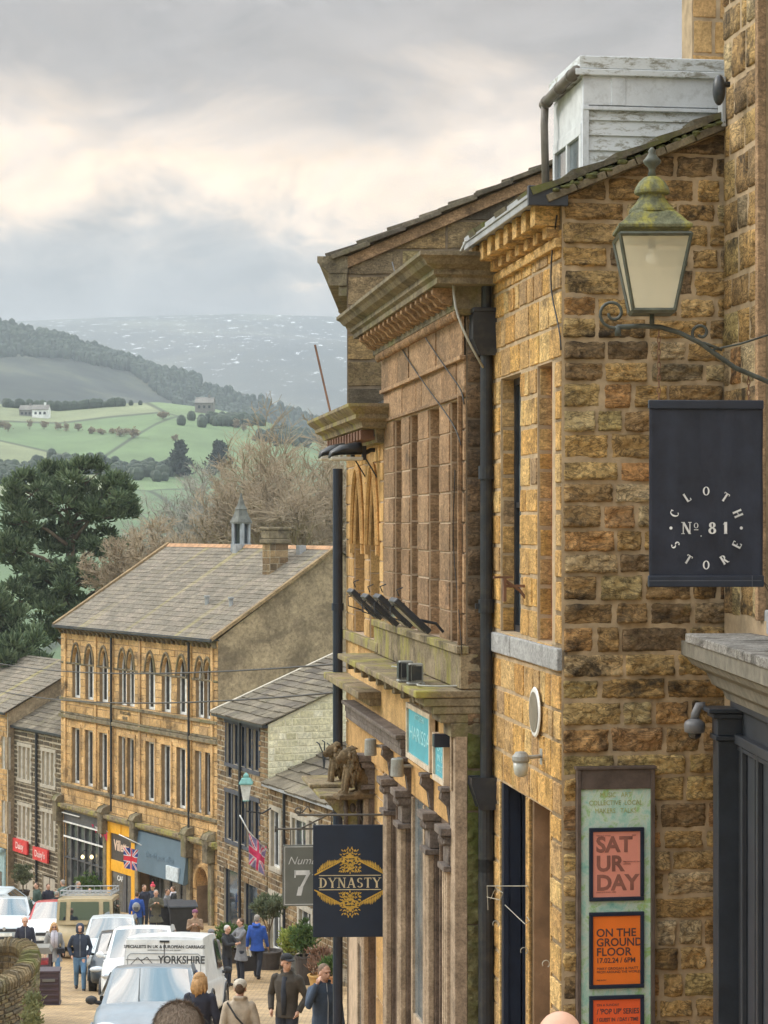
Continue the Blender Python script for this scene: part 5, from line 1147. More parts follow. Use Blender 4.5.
# ================================================================ far terrace: schoolhouse-like shops building
U3=(-.5324,.8465)
S3=stone('golden_sandstone',[(.58,.37,.17),(.48,.30,.13),(.64,.42,.20),(.38,.25,.13)],var=.38,soot=.75,moss=.05,bs=.3,s1=1.3,fine=14,sth=.54)
RUB=stone('coursed_rubble',[(.26,.17,.09),(.16,.11,.065),(.33,.23,.12),(.12,.09,.06),(.38,.27,.15)],soot=.5,moss=.1,bs=.5,s1=2,fine=18)
DKR=stone('dark_coursed_stone',[(.12,.095,.065),(.085,.07,.05),(.17,.13,.08),(.10,.08,.06)],soot=.5,moss=.1,bs=.5,s1=2,fine=18)
PMORT=M('pale_mortar',(.46,.40,.30),.95,var=.15,sc_=3); REND=stone('old_render',[(.32,.25,.165)],var=.35,soot=.55,moss=.25,bs=.4,s1=.8,fine=7,sootc=(.09,.07,.05),mossc=(.25,.21,.12),sth=.5)
F3=fr('shops_building',-6.41,85,*U3,'tall golden sandstone building with arched upper windows, long slate roof and shops below',zb=gz(85))
L=14.85; ZE=-4.42; zb=gz(100)-1; f=F3; X=lambda px:f.X(px)
LAN=[(76.5,5.6),(89.7,5.6),(104,5.6),(123,5.4),(131,5.4),(150.6,6),(166.6,6),(182,6),(200.2,5.8),(208.2,5.8)]
ops=[];W3=[]
for px,w in LAN:
    c=X(px); hw=.36 if px in(123,131,200.2,208.2) else .42
    ops.append((c-hw,c+hw,-7.56,-5.28,.22)); ops.append((c-hw,c+hw,-11.3,-8.86,.22)); W3.append((c,hw))
shopops=[(X(191.5),X(139),-16.6,-13.15,.5),(X(107),X(66),-17.2,-12.75,.3),(X(210.5),X(197),-16.3,-13.35,.6)]
mb=MB(); wall_cells(mb,0,L,zb,ZE,ops+shopops,PF(0)); mb.build('wall',M('joint_reveal_shade',(.27,.19,.11),.95,var=.25,sc_=3),f.e)  # joint backing also forms the window reveals; their shade is put into this brown
mb=MB(); joint_j=.001; coursed(mb,0,L,-12.2,ZE-.02,ops,PF(0),ch=(.26,.32),bw=(.45,.9),joint=.02,depth=.02,rough=.002,edge=.01)
coursed(mb,0,L,zb,-12.2,shopops,PF(0),ch=(.3,.36),bw=(.4,.8),joint=.02,depth=.02,rough=.002)
for c,hw in W3: spandrel(mb,c-hw,c+hw,-6.0,-5.34,-5.28,-.12,.022)
mb.build('facing_stones',S3,f.e)
mb=MB()
for c,hw in W3:
    mb.mark(); pts=[(x,.04,z) for x,z in parch(c-hw-.06,c+hw+.06,-6.05,-5.16,12)]; mb.tube(pts,[(.05,.05)]*len(pts),6)
mb.build_each('hood_mould',CORN,f.e)
for c,hw in W3:
    window(f,c-hw,c+hw,-7.56,-5.30,rev=.16,fm=WP,gm=GLD,fw=.10,name='arched_window',curt=.42); window(f,c-hw,c+hw,-11.3,-8.86,rev=.16,fm=WP,gm=GLD,fw=.10,trans=(),curt=.42)
mb=MB()
for z,p,h in ((-6.02,.05,.08),(-7.6,.10,.12),(-8.32,.14,.16),(-8.22,.08,.08),(-11.38,.12,.13)): mb.box(-.02,L,.022,p,z-h,z)
mb.build('string_courses',CORN,f.e,bevel=.02)
mb=MB()
for px in (66,96.5,113.5,140.5,191.5,213): c=X(px); mb.box(c-.09,c+.09,.02,.075,-11.3,ZE-.3)
for c,hw in W3:
    mb.box(c-hw-.12,c-hw,.02,.05,-11.3,-8.7); mb.box(c+hw,c+hw+.12,.02,.05,-11.3,-8.7); mb.box(c-hw-.12,c+hw+.12,.02,.055,-8.86,-8.7)
mb.build('pilaster_strips',S3,f.e)
mb=MB(); mb.box(X(113),X(113)-1.6,.023,.035,-8.15,-7.75); mb.build('carved_panel',S3,f.e)
for k,t in enumerate(('YORKSHIRE','BANK')): 
    cX=X(126); T=f; mm=Matrix(((-1,0,0,0),(0,-1,0,0),(0,0,1,-f.zb),(0,0,0,1)))
    text(t,.19,CORN,f.e,-cX,-7.88-.2*k,y=-.04,ext=.01,T=mm)
mb=MB()
for k in range(34): mb.mark(); a=.1+k*.44; mb.prism([(0.02,ZE-.06),(.34,ZE-.06),(.34,ZE-.14),(.2,ZE-.2),(.14,ZE-.34),(.02,ZE-.38)],a,a+.13,'x')
mb.build_each('eaves_bracket',CORN,f.e)
mb=MB(); mb.box(-.15,L+.1,.30,.42,ZE-.10,ZE+.02); mb.box(-.1,L+.05,0,.30,ZE-.06,ZE-.02); mb.build('gutter',BLK,f.e)
# gable
DG=5.3; RS=.66
mb=MB(); mb.prism([(0,zb),(-2*DG,zb),(-2*DG,ZE),(-DG,ZE+DG*RS),(0,ZE)],0,.35,'x'); mb.box(.35,L,-2*DG,-2*DG+.3,zb,ZE); mb.prism([(0,zb),(-2*DG,zb),(-2*DG,ZE),(-DG,ZE+DG*RS),(0,ZE)],L-.3,L,'x'); mb.build('side_wall',REND,f.e)
FS=stone('thin_stone_slate',[(.19,.165,.125),(.225,.19,.15),(.16,.14,.11),(.19,.165,.13)],var=.2,soot=.2,moss=0,bs=.3,s1=1.2,fine=8)
# pale yellow lichen in long streaks below chimney and cupola
nt=FS.node_tree; b=[n for n in nt.nodes if n.type=='BSDF_PRINCIPLED'][0]; src=b.inputs['Base Color'].links[0].from_socket
tcn=nt.nodes.new('ShaderNodeTexCoord'); mpn=nt.nodes.new('ShaderNodeMapping'); mpn.inputs['Scale'].default_value=(1.1,.06,.06); lk(nt,tcn.outputs['Object'],mpn.inputs[0])
s=ramp(nt,noi(nt,mpn.outputs[0],1.0,5,.6),[(.58,0),(.68,.35)]); lk(nt,mix(nt,s,src,(.42,.36,.10)),b.inputs['Base Color'])
mb=MB(); slates(mb,-.12,L+.1,.36,ZE-.02,-DG,ZE+DG*RS,row=.34,w=(.35,.6),th=.022,jit=.006); slates(mb,-.12,L+.1,-2*DG-.3,ZE-.02,-DG,ZE+DG*RS,row=.6,w=(.5,.9),th=.02)
ro=mb.build('roof',FS,f.e)
mb=MB(); RT=M('terracotta_ridge',(.42,.24,.13),.9,var=.3,sc_=3)
for k in range(33): mb.prism([(-DG-.16,ZE+DG*RS-.06),(-DG,ZE+DG*RS+.09),(-DG+.16,ZE+DG*RS-.06)],-.1+k*.455,.33+k*.455,'x')
mb.build('ridge_tiles',RT,ro)
mb=MB()
for X0,X1 in ((-.2,-.02),(L-.05,L+.16)):
    mb.mark(); mb.prism([(.36,ZE-.06),(-DG,ZE+DG*RS-.0),(-DG,ZE+DG*RS+.14),(.36,ZE+.08)],X0,X1,'x')
mb.build_each('verge',RUB,ro)
# chimney straddling the slope, and the cupola
cX=f.X(272,-3.9); cY=-3.9; zr=ZE+3.6*RS
mb=MB(); mb.box(cX-.45,cX+.15,cY-.5,cY+.35,zr-1.3,-.55); ch=mb.build('chimney',PMORT,ro)
mb=MB(); coursed(mb,-(cY+.35),-(cY-.5),zr-.9,-.75,[],PG(cX-.45),ch=(.25,.3),bw=(.3,.6),joint=.02,depth=.02,rough=.004); coursed(mb,cX-.45,cX+.15,zr-.9,-.75,[],PF(cY+.35),ch=(.25,.3),bw=(.3,.5),joint=.02,depth=.02,rough=.004); mb.build('chimney_stones',RUB,ch)
mb=MB(); mb.box(cX-.55,cX+.25,cY-.6,cY+.45,-.75,-.58); mb.box(cX-.5,cX+.20,cY-.55,cY+.4,-.55,-.2); mb.box(cX-.55,cX+.25,cY-.6,cY+.45,-.2,-.08); mb.build('chimney_cap',CORN,ch,bevel=.03)
uX=f.X(241,-DG); zr=ZE+DG*RS
mb=MB(); T=Matrix.Translation((uX,-DG,0))@Matrix.Rotation(R(25),4,'Z')
mb.box(-.32,.32,-.32,.32,zr-.3,zr+.12,T); 
for a in (-1,1):
    for b in (-1,1): mb.box(min(a*.29,a*.15),max(a*.29,a*.15),min(b*.29,b*.15),max(b*.29,b*.15),zr+.12,zr+1.0,T)
cu=mb.build('cupola',M('grey_blue_wood',(.30,.33,.36),.7,var=.2,dirt=.2,sc_=3),ro)
mb=MB(); mb.box(-.2,.2,-.2,.2,zr+.12,zr+.98,T); mb.build('louvre',GLD,cu)
mb=MB(); mb.lathe([(.5,zr+.98),(.5,zr+1.06),(.36,zr+1.3),(.26,zr+1.55),(.28,zr+1.6),(.18,zr+1.75),(.10,zr+2.0),(.02,zr+2.3)],4,sq=1,c=(uX,-DG,0)); mb.build('cap',M('dark_lead_cap',(.12,.125,.11),.7,var=.4,sc_=4),cu)
mb=MB()
for px,py in ((207,608),(231,605)):
    cY=-1.6; c=f.X(px,cY); zz=ZE+1.6*RS; mb.tube([(c,cY,zz-.1),(c,cY,zz+.42)],.09,8); mb.tube([(c,cY,zz+.42),(c,cY,zz+.5)],.13,8)
for px in (236,300): c=f.X(px,-DG+.4); mb.box(c-.15,c+.15,-DG+.2,-DG+.5,zr-.35,zr+.1)
mb.build('vent_pipe',LEAD,ro)
mb=MB(); 
for px in (113.5,191.2): c=X(px); mb.tube([(c,.12,ZE-.1),(c,.12,-12.1)],.045,6)
mb.build('drainpipe',BLK,f.e)
# shopfronts
GRYP=M('grey_shop_paint',(.08,.08,.085),.5); YEL=M('yellow_shop_paint',(.80,.40,.02),.45,var=.12); BLG=M('blue_grey_fascia',(.10,.155,.20),.5,var=.1,sc_=2); GLM=glass('shop_glass',(.045,.05,.05),.08)
mb=MB(); mb.box(-.1,L+.02,.022,.32,-12.42,-12.25); mb.box(-.1,L,.022,.2,-12.52,-12.421); mb.build('shop_cornice',MOSSY,f.e,bevel=.02)
mb=MB()
for px in (62,107.5,139.5,191.5,213): mb.mark(); c=X(px); mb.box(c-.22,c+.22,.02,.38,-13.1,-12.2); mb.box(c-.16,c+.16,.02,.16,zb,-13.1); mb.prism([(.0,-12.2),(.42,-12.2),(.3,-12.0),(0,-11.9)],c-.26,c+.26,'x')
mb.build_each('console_bracket',CORN,f.e,bevel=.03)
a,b=X(106.5),X(65)
mb=MB(); mb.box(a,b,-.1,.06,-13.05,-12.5); n=6
for k in range(n+1): c=a+(b-a)*k/n; mb.box(c-.06,c+.06,-.1,.04,-17,-13.05)
for z in (-13.7,-14.6): mb.box(a,b,-.1,.035,z-.06,z)
mb.box(a,b,-.1,.05,-17.2,-16.2); sh=mb.build('shopfront',GRYP,f.e); mb=MB(); mb.q((a,-.05,-17),(b,-.05,-17),(b,-.05,-13),(a,-.05,-13)); mb.build('pane',GLM,sh)
mb=MB(); mb.box(a,b,.04,.10,-13.1,-13.04); mb.box(a,b,.04,.08,-13.75,-13.68);mb.box(a+2.5,b,.1,.16,-12.7,-12.66); mb.build('white_trim',WP,sh)
a,b=X(137.5),X(108.5); zt=-12.5
mb=MB(); mb.box(a,b,.0,.10,-13.0,zt); mb.box(a,a+.38,0,.12,-17,-13.0); mb.box(b-.38,b,0,.12,-17,-13.0); mb.box(a+.38,b-.38,0,.08,-14.6,-14.12); mb.box(a,b,0,.15,-16.9,-16.3); mb.box(a+(b-a)*.48,a+(b-a)*.52,.1,.13,-12.95,-12.55); ys_=mb.build('shopfront',YEL,f.e,bevel=.02)
mb=MB(); mb.box(a+.38,b-.38,.0,.05,-14.12,-13.0); mb.build('sign_panel',M('dark_brown_sign',(.06,.05,.045),.5),ys_)
mm=Matrix(((-1,0,0,0),(0,-1,0,0),(0,0,1,-f.zb),(0,0,0,1)))
SH=Matrix(((1,0,.25,0),(0,1,0,0),(0,0,1,0),(0,0,0,1)))
text('Villette',.62,M('peach_letters',(.75,.55,.42),.6,bmp=0),ys_,-(a+b)/2,-13.5,y=-.06,T=mm,ext=.008,bold=.012,sx=.82)
mb=MB(); mb.box(a+.38,b-.38,-.02,.03,-16.3,-14.6); mb.build('pane',GLM,ys_)
text('CAFE',.3,WP,ys_,-(a+b)/2-.1,-14.85,y=-.04,T=mm,ext=.005,bold=.005)
mb=MB(); mb.box(a+.95,a+1.25,.03,.07,-16.6,-14.6); mb.build('door_edge',GRYP,ys_)
a,b=X(191.5),X(141)
mb=MB(); mb.prism([(.05,-12.55),(.16,-12.60),(.36,-14.2),(.30,-14.2),(.05,-14.1)],a,b,'x'); aw=mb.build('awning',BLG,f.e,bevel=.02)
T2=Matrix.Translation((0,.33,-13.5))@Matrix.Rotation(R(9.5),4,'X')
text('the old post office',.34,M('faint_letters',(.14,.21,.27),.6,bmp=0),aw,0,0,y=-.03,T=Matrix.Translation(((a+b)/2,.26,-13.4-f.zb))@Matrix.Rotation(R(7),4,'X')@Matrix(((-1,0,0,0),(0,-1,0,0),(0,0,1,0),(0,0,0,1))),ext=.004)
mb=MB(); c=X(180); mb.box(c-.55,c+.5,.30,.385,-14.15,-13.6); mb.build('notice',M('pale_notice',(.55,.62,.66),.6),aw)
mb=MB(); n=5
for k in range(n+1): c=a+(b-a)*k/n; mb.box(c-.06,c+.06,-.5,-.42,-16.6,-13.1)
mb.box(a,b,-.5,-.40,-16.8,-15.9); sh=mb.build('shopfront',GRYP,f.e); mb=MB(); mb.q((a,-.46,-16.6),(b,-.46,-16.6),(b,-.46,-13.1),(a,-.46,-13.1)); mb.build('pane',GLM,sh)
# arched doorway with a blue door
a,b=X(210.5),X(197)
mb=MB(); spandrel(mb,a,b,-14.2,-13.45,-13.35,-.55,.024,'r'); 
pts=[(x,.05,z) for x,z in parch(a-.1,b+.1,-14.25,-13.3,14,'r')]; mb.tube(pts,[(.10,.07)]*len(pts),6); mb.build('door_arch',S3,f.e)
mb=MB(); mb.box(a,b,-.6,-.55,-16.4,-13.35); mb.box(a+.15,b-.15,-.55,-.52,-16.3,-14.4); mb.build('door',M('blue_door',(.02,.05,.22),.4),f.e)
mb=MB(); mb.box(a+.1,a+.35,-.3,-.24,-15.2,-14.3); mb.build('door_notice',M('red_notice',(.6,.04,.05),.5),f.e)
for k,(px,py) in enumerate(((88,857),(97,857))):
    c=X(px); e=thing('shop_lamp',tuple(f.w(c,.25,f.z(c,.25,py))),0,'warm lit globe lamp outside the grey glazed shop, %s of the pair'%('left','right')[k],'lamp','lit lamps outside the grey shop')
    m,nt,b_=new_mat('lit_globe%d'%k); b_.inputs['Base Color'].default_value=(1,.8,.45,1); b_.inputs['Emission Color'].default_value=(1,.75,.35,1); b_.inputs['Emission Strength'].default_value=1.6
    mb=MB(); mb.ell((0,0,0),(.08,.08,.09),12,8); mb.build('globe',m,e,smooth=True); mb=MB(); mb.tube([(0,0,.13),(0,0,.25),(.15,.2,.28)],.02,5); mb.build('arm',BLK,e)
# ---- dark small house
u0=F3.w(L+.02,-.25,0)
F4=fr('dark_stone_house',u0.x,u0.y,*U3,'low dark coursed stone house with rows of pale mullioned windows and two red signs',zb=gz(98)); f=F4; L4=5.9; ZE4=-9.35
X=lambda px:f.X(px)
wn=[]
for (pa,pb) in ((18.5,31.5),(42,55.5)):
    for (zt,zb_) in ((-10.25,-11.75),(-13.0,-14.5)):
        A,B=X(pb),X(pa); w=(B-A)/3
        for k in range(3): wn.append((A+k*w+.07,A+(k+1)*w-.07,zb_,zt,.12))
gd=[(X(33),X(18),-17.3,-15.75,.15),(X(55),X(42),-17.2,-15.85,.15)]
mb=MB(); wall_cells(mb,0,L4,zb-1,ZE4,wn+gd,PF(0)); mb.build('wall',PMORT,f.e)
mb=MB(); coursed(mb,0,L4,zb-1,ZE4,wn+gd,PF(0),ch=(.19,.23),bw=(.3,.6),joint=.065,depth=.03,rough=.004,edge=.01); mb.build('facing_stones',DKR,f.e)
PST=M('pale_window_stone',(.42,.38,.31),.9,var=.2)
for (a,b,c,d,r) in wn: window(f,a,b,c,d,rev=.12,fm=WP,gm=GLD,fw=.06,curt=.25)
for (pa,pb) in ((18.5,31.5),(42,55.5)):
    for (zt,zb_) in ((-10.25,-11.75),(-13.0,-14.5)):
        A,B=X(pb),X(pa); w=(B-A)/3; mb=MB(); mb.box(A-.1,B+.1,0,.05,zt,zt+.16); mb.box(A-.1,B+.1,0,.07,zb_-.14,zb_)
        for k in range(4): mb.box(A+k*w-.068,A+k*w+.068,-.05,.035,zb_,zt)
        mb.build('window_surround',PST,f.e)
for a,b,c,d,r in gd:
    for k in range(2): w=(b-a)/2; mb=MB(); mb.box(a+k*w+.05,a+(k+1)*w-.05,-.14,-.05,c,d-.1); mb.build('shutter' ,PST,f.e)
mb=MB(); mb.tube([(X(38),.09,ZE4-.1),(X(38),.09,-17.5)],.06,6); mb.build('drainpipe',BLK,f.e)
mb=MB(); mb.box(-.05,L4,.1,.22,ZE4-.08,ZE4+.03); mb.build('gutter',BLK,f.e)
mb=MB(); slates(mb,0,L4+.05,.15,ZE4,-3.0,ZE4+1.65,row=.35,w=(.4,.7),th=.03); slates(mb,0,L4+.05,-6.2,ZE4,-3.0,ZE4+1.65,row=.6,w=(.4,.7),th=.03); mb.build('roof',SLATE,f.e)
mb=MB(); mb.prism([(-.3,zb),(-6,zb),(-6,ZE4),(-3,ZE4+1.6),(-.3,ZE4)],0,.3,'x'); mb.box(.3,L4,-6,-5.8,zb,ZE4); mb.build('side_wall',RUB,f.e)
RED=M('red_sign',(.62,.05,.05),.5,bmp=0); PK=M('pale_pink_print',(.85,.55,.52),.6,bmp=0)
for k,(pa,pb,py0,py1) in enumerate(((16,30,839.5,852.5),(36,50.5,848,861))):
    A,B=X(pb),X(pa); zt=f.z((A+B)/2,0,(py0)); zz=f.z((A+B)/2,0,(py1)); e=thing('shop_sign',tuple(f.w(B,.12,zz)),math.atan2(-U3[1],-U3[0]),'red rectangular sign on the dark stone house, %s of the two'%('upper left','lower right')[k],'sign','red signs on the dark house')
    mb=MB(); mb.box(0,B-A,-.05,.05,0,zt-zz); p=mb.build('board',RED,e); text('Daisy\'s' if k else 'Daisy',.42,PK,e,(B-A)/2,(zt-zz)*.5,y=-.06,ext=.004,bold=.006)
# ---- leftmost house with chimney, its gable showing above
u0=F4.w(L4+.02,.35,0)
F5=fr('left_end_house',u0.x,u0.y,*U3,'ochre stone house at the far left edge with broad chimney and a pale teal shopfront',zb=gz(103)); f=F5; ZE5=-8.75; L5=11
X=lambda px:f.X(px)
wn=[(X(8),X(2),-11.4,-9.9,.1),(X(8),X(2),-14.4,-12.9,.1)]
mb=MB(); wall_cells(mb,0,L5,zb-2,ZE5,wn,PF(0)); mb.build('wall',PMORT,f.e)
mb=MB(); coursed(mb,0,L5,zb-2,ZE5,wn,PF(0),ch=(.22,.28),bw=(.35,.7),joint=.03,depth=.03,rough=.004); mb.build('facing_stones',S3,f.e)
for (a,b,c,d,r) in wn: window(f,a,b,c,d,rev=.1,fm=WP,gm=GLS,fw=.09,mull=(.5,))
mb=MB(); mb.prism([(0,zb),(-8,zb),(-8,ZE5),(-4,ZE5+2.15),(0,ZE5)],0,.3,'x'); mb.build('side_wall',REND,f.e)
mb=MB(); slates(mb,-.1,L5,.2,ZE5,-4,ZE5+2.2,row=.38,w=(.4,.7),th=.03); slates(mb,-.1,L5,-8.2,ZE5,-4,ZE5+2.2,row=.6,w=(.4,.7),th=.03); rf=mb.build('roof',FS,f.e)
mb=MB(); mb.box(-.1,L5,.15,.27,ZE5-.08,ZE5+.03); mb.build('gutter',BLK,f.e)
zr=ZE5+2.1; xa=f.X(55,-4.3); xb=f.X(27,-4.3)
xb=f.X(60,-4.0); 
mb=MB(); mb.box(.1,1.9,-4.9,-3.9,zr-.6,-5.45); ch=mb.build('chimney',PMORT,rf); mb=MB(); coursed(mb,.1,1.9,zr-.3,-5.6,[],PF(-3.9),ch=(.17,.2),bw=(.2,.45),joint=.05,depth=.02,rough=.004); coursed(mb,3.9,4.9,zr-.8,-5.6,[],PG(.1),ch=(.17,.2),bw=(.2,.45),joint=.05,depth=.02,rough=.004); mb.build('chimney_stones',DKR,ch)
mb=MB(); mb.box(.02,1.98,-4.98,-3.82,-5.6,-5.42); mb.build('chimney_cap',CORN,ch,bevel=.03)
for a in (.5,1.1,1.6): mb=MB(); mb.tube([(a,-4.4,-5.43),(a,-4.4,-5.15)],[.12,.10],8); mb.build('chimney_pot',M('buff_pot',(.40,.33,.24),.9),ch)
mb=MB(); mb.box(.05,5,.03,.12,-19,-15.1); mb.box(.05,5,.03,.3,-15.25,-15.1); sh=mb.build('shopfront',M('pale_teal_paint',(.27,.40,.42),.5),f.e); mb=MB(); mb.box(.35,1.1,.12,.13,-18.5,-16.2); mb.build('pane',GLM,sh)
# ================================================================ lower terrace on the right of the street
F2=fr('navy_window_house',-3.69,70,-.3907,.9205,'brown stone house with navy mullioned windows and a whitewashed gable',zb=gz(70)); f=F2; L2_=5.0; ZE2=-6.35; zb=gz(76)-1
X=lambda px:f.X(px)
NW=M('navy_window_paint',(.02,.03,.06),.45,bmp=0)
wn=[]
for (pa,pb,a,b,n) in ((226,260,724,764,5),(226,260,795,842,5)):
    A,B=X(pb),X(pa); zt=f.z((A+B)/2,0,(a+b)/2+(a-b)/2+2); zz=f.z((A+B)/2,0,b+3); w=(B-A)/n
    for k in range(n): wn.append((A+k*w+.05,A+(k+1)*w-.05,zz-(.5 if (k==n-1 and a<730) else 0),zt,.12))
wn+= [(X(258),X(244),-14.2,-11.7,.15),(X(238),X(224),-14.6,-11.5,.15)]
mb=MB(); wall_cells(mb,0,L2_,zb,ZE2,wn,PF(0)); mb.build('wall',PMORT,f.e)
mb=MB(); joint_j=.001; coursed(mb,0,L2_,zb,ZE2,wn,PF(0),ch=(.15,.2),bw=(.2,.42),joint=.035,depth=.03,rough=.006,edge=.01,quoin=.25); mb.build('facing_stones',RUB,f.e)
for (a,b,c,d,r) in wn: window(f,a,b,c,d,rev=.10,fm=NW,gm=GLD,fw=.05,mull=(.5,) if d>-11 else ())
mb=MB()
for z0,z1,A,B in ((wn[0][2]-.12,wn[0][2],X(260),X(226)),(wn[0][3],wn[0][3]+.14,X(260),X(226)),(wn[5][2]-.12,wn[5][2],X(260),X(226)),(wn[5][3],wn[5][3]+.14,X(260),X(226))): mb.box(A-.05,B+.05,0,.05,z0,z1)
w=(X(226)-X(260))/5
for g in (0,5):
    for k in range(6): mb.box(X(260)+k*w-.045,X(260)+k*w+.045,-.04,.035,wn[g][2],wn[g][3])
mb.build('window_surround',M('dark_surround',(.07,.075,.09),.8),f.e)
mb=MB(); mb.tube([(X(242.5),.1,ZE2-.1),(X(242.5),.1,-14.5)],.05,6); mb.build('drainpipe',BLK,f.e)
mb=MB(); mb.box(-.1,L2_,.12,.24,ZE2-.10,ZE2+.02); mb.box(0,L2_,0,.1,ZE2-.12,ZE2-.02); mb.build('gutter',BLK,f.e)
for k in range(14): pass
WW=stone('whitewashed_stone',[(.72,.67,.48),(.62,.57,.38),(.76,.72,.56)],var=.2,soot=.25,moss=.35,bs=.4,s1=1.4,fine=10,mossc=(.50,.50,.22),sth=.6,mth=.55)
mb=MB(); D2=9; RS2=.43
mb.prism([(0,zb),(-D2,zb),(-D2,ZE2),(-D2/2,ZE2+D2/2*RS2),(0,ZE2)],0,.3,'x'); mb.box(.3,L2_,-D2,-D2+.2,zb,ZE2); mb.prism([(-.02,zb),(-D2,zb),(-D2,ZE2),(-D2/2,ZE2+D2/2*RS2),(-.02,ZE2)],L2_-.3,L2_,'x'); mb.build('side_wall',M('cream_mortar',(.70,.65,.48),.9,var=.15),f.e)
mb=MB(); coursed(mb,0,3.6,-8.6,ZE2+1.6,[],PG(0),ch=(.2,.25),bw=(.3,.6),joint=.03,depth=.015,rough=.006,edge=.01); mb.clip((0,0,ZE2-.1),(0,RS2,1)); mb.build('whitewashed_stones',WW,f.e)
mb=MB(); slates(mb,-.12,L2_+.05,.2,ZE2,-D2/2,ZE2+D2/2*RS2,row=.42,w=(.4,.8),th=.04,jit=.02); slates(mb,-.12,L2_,-D2-.2,ZE2,-D2/2,ZE2+D2/2*RS2,row=.6,w=(.5,.8),th=.03); rf=mb.build('roof',SLATE,f.e)
mb=MB(); mb.prism([(.2,ZE2-.05),(-D2/2,ZE2+D2/2*RS2-.05),(-D2/2,ZE2+D2/2*RS2+.07),(.2,ZE2+.07)],L2_+.05,L2_+.22,'x'); mb.build('verge',PST,rf)
F1=fr('low_cottage',F1x(57),57,-.3714,.9285,'low brown stone cottage with a heavy stone slate roof behind the hanging signs',zb=gz(57)); f=F1; L1=13.95; ZE1_=-8.18
X=lambda px:f.X(px)
wn=[]
for pa,pb,zt,zz in ((272,281,-9.0,-10.8),(293,307,-9.0,-11.0),(310,318,-8.9,-10.6),(271,282,-11.7,-13.4),(300,312,-11.7,-13.2)): wn.append((X(pb),X(pa),zz,zt,.12))
mb=MB(); wall_cells(mb,0,L1,zb+2-4,ZE1_,wn,PF(0)); mb.build('wall',PMORT,f.e)
mb=MB(); coursed(mb,4,L1,-14.6,ZE1_,[w for w in wn],PF(0),ch=(.15,.2),bw=(.2,.42),joint=.035,depth=.03,rough=.006,edge=.01); coursed(mb,0,4,-14.6,ZE1_,[],PF(0),ch=(.2,.25),bw=(.3,.5),joint=.035,depth=.03,rough=.006); mb.build('facing_stones',RUB,f.e)
for (a,b,c,d,r) in wn: window(f,a,b,c,d,rev=.10,fm=WP,gm=GLD,fw=.07,mull=(.5,),curt=.2)
mb=MB()
for (a,b,c,d,r) in wn: mb.box(a-.16,a,-.03,.045,c,d); mb.box(b,b+.16,-.03,.045,c,d); mb.box(a-.16,b+.16,0,.05,d,d+.15); mb.box(a-.16,b+.16,0,.06,c-.13,c)
mb.build('window_surround',PST,f.e)
mb=MB(); mb.tube([(X(287),.1,ZE1_-.1),(X(287),.1,-13.6)],.05,6); mb.build('drainpipe',BLK,f.e)
mb=MB(); mb.box(-.1,L1,.12,.24,ZE1_-.10,ZE1_+.0); mb.build('gutter',LEAD,f.e)
mb=MB(); slates(mb,-.1,L1-.02,.2,ZE1_,-3.4,ZE1_+1.5,row=.5,w=(.5,1.0),th=.05,jit=.03); slates(mb,-.1,L1-.02,-7,ZE1_,-3.4,ZE1_+1.5,row=.7,w=(.5,1),th=.04); mb.build('roof',SLATE,f.e)
mb=MB(); mb.prism([(0,zb-2),(-6.8,zb-2),(-6.8,ZE1_),(-3.4,ZE1_+1.45),(0,ZE1_)],0,.3,'x'); mb.box(.3,L1,-6.8,-6.6,zb-2,ZE1_); mb.build('side_wall',RUB,f.e)
# aerial cluster on the cottage roof
p=at(324,752,66); e=thing('roof_finials',tuple(p),0,'small cluster of dark metal spikes on the cottage roof near the lions','aerial'); mb=MB()
for dx,dz in ((-.15,.25),(.02,.3),(.16,.22)): mb.tube([(0,0,-.5),(dx*.3,0,.0),(dx,0,dz),(dx-.08,0,dz+.05)],.022,5)
mb.build('spikes',BLK,e)
# teal wall lantern on a pole on the navy window house
o=F2.w(F2.X(246,.9),.9,F2.z(F2.X(246,.9),.9,800)); e=thing('street_lamp',tuple(o),0,'teal topped white street lantern on the front of the navy window house','street lamp')
s=72/F
mb=MB(); mb.lathe([(.13,0),(.24,.50)],4,sq=1); mb.build('glass',M('milk_glass',(.72,.74,.70),.3,bmp=0),e)
mb=MB(); mb.lathe([(.30,.5),(.31,.54),(.20,.68),(.12,.70),(.12,.78),(.03,.86)],4,sq=1); mb.lathe([(.14,-.03),(.14,0)],4,sq=1); mb.build('cap',M('verdigris',(.16,.36,.33),.6,bmp=0),e)
mb=MB(); mb.tube([(0,0,-.02),(0,0,-.35),(.5,.25,-.45),(.95,.4,-.2)],.025,6); mb.build('bracket',BLK,e)
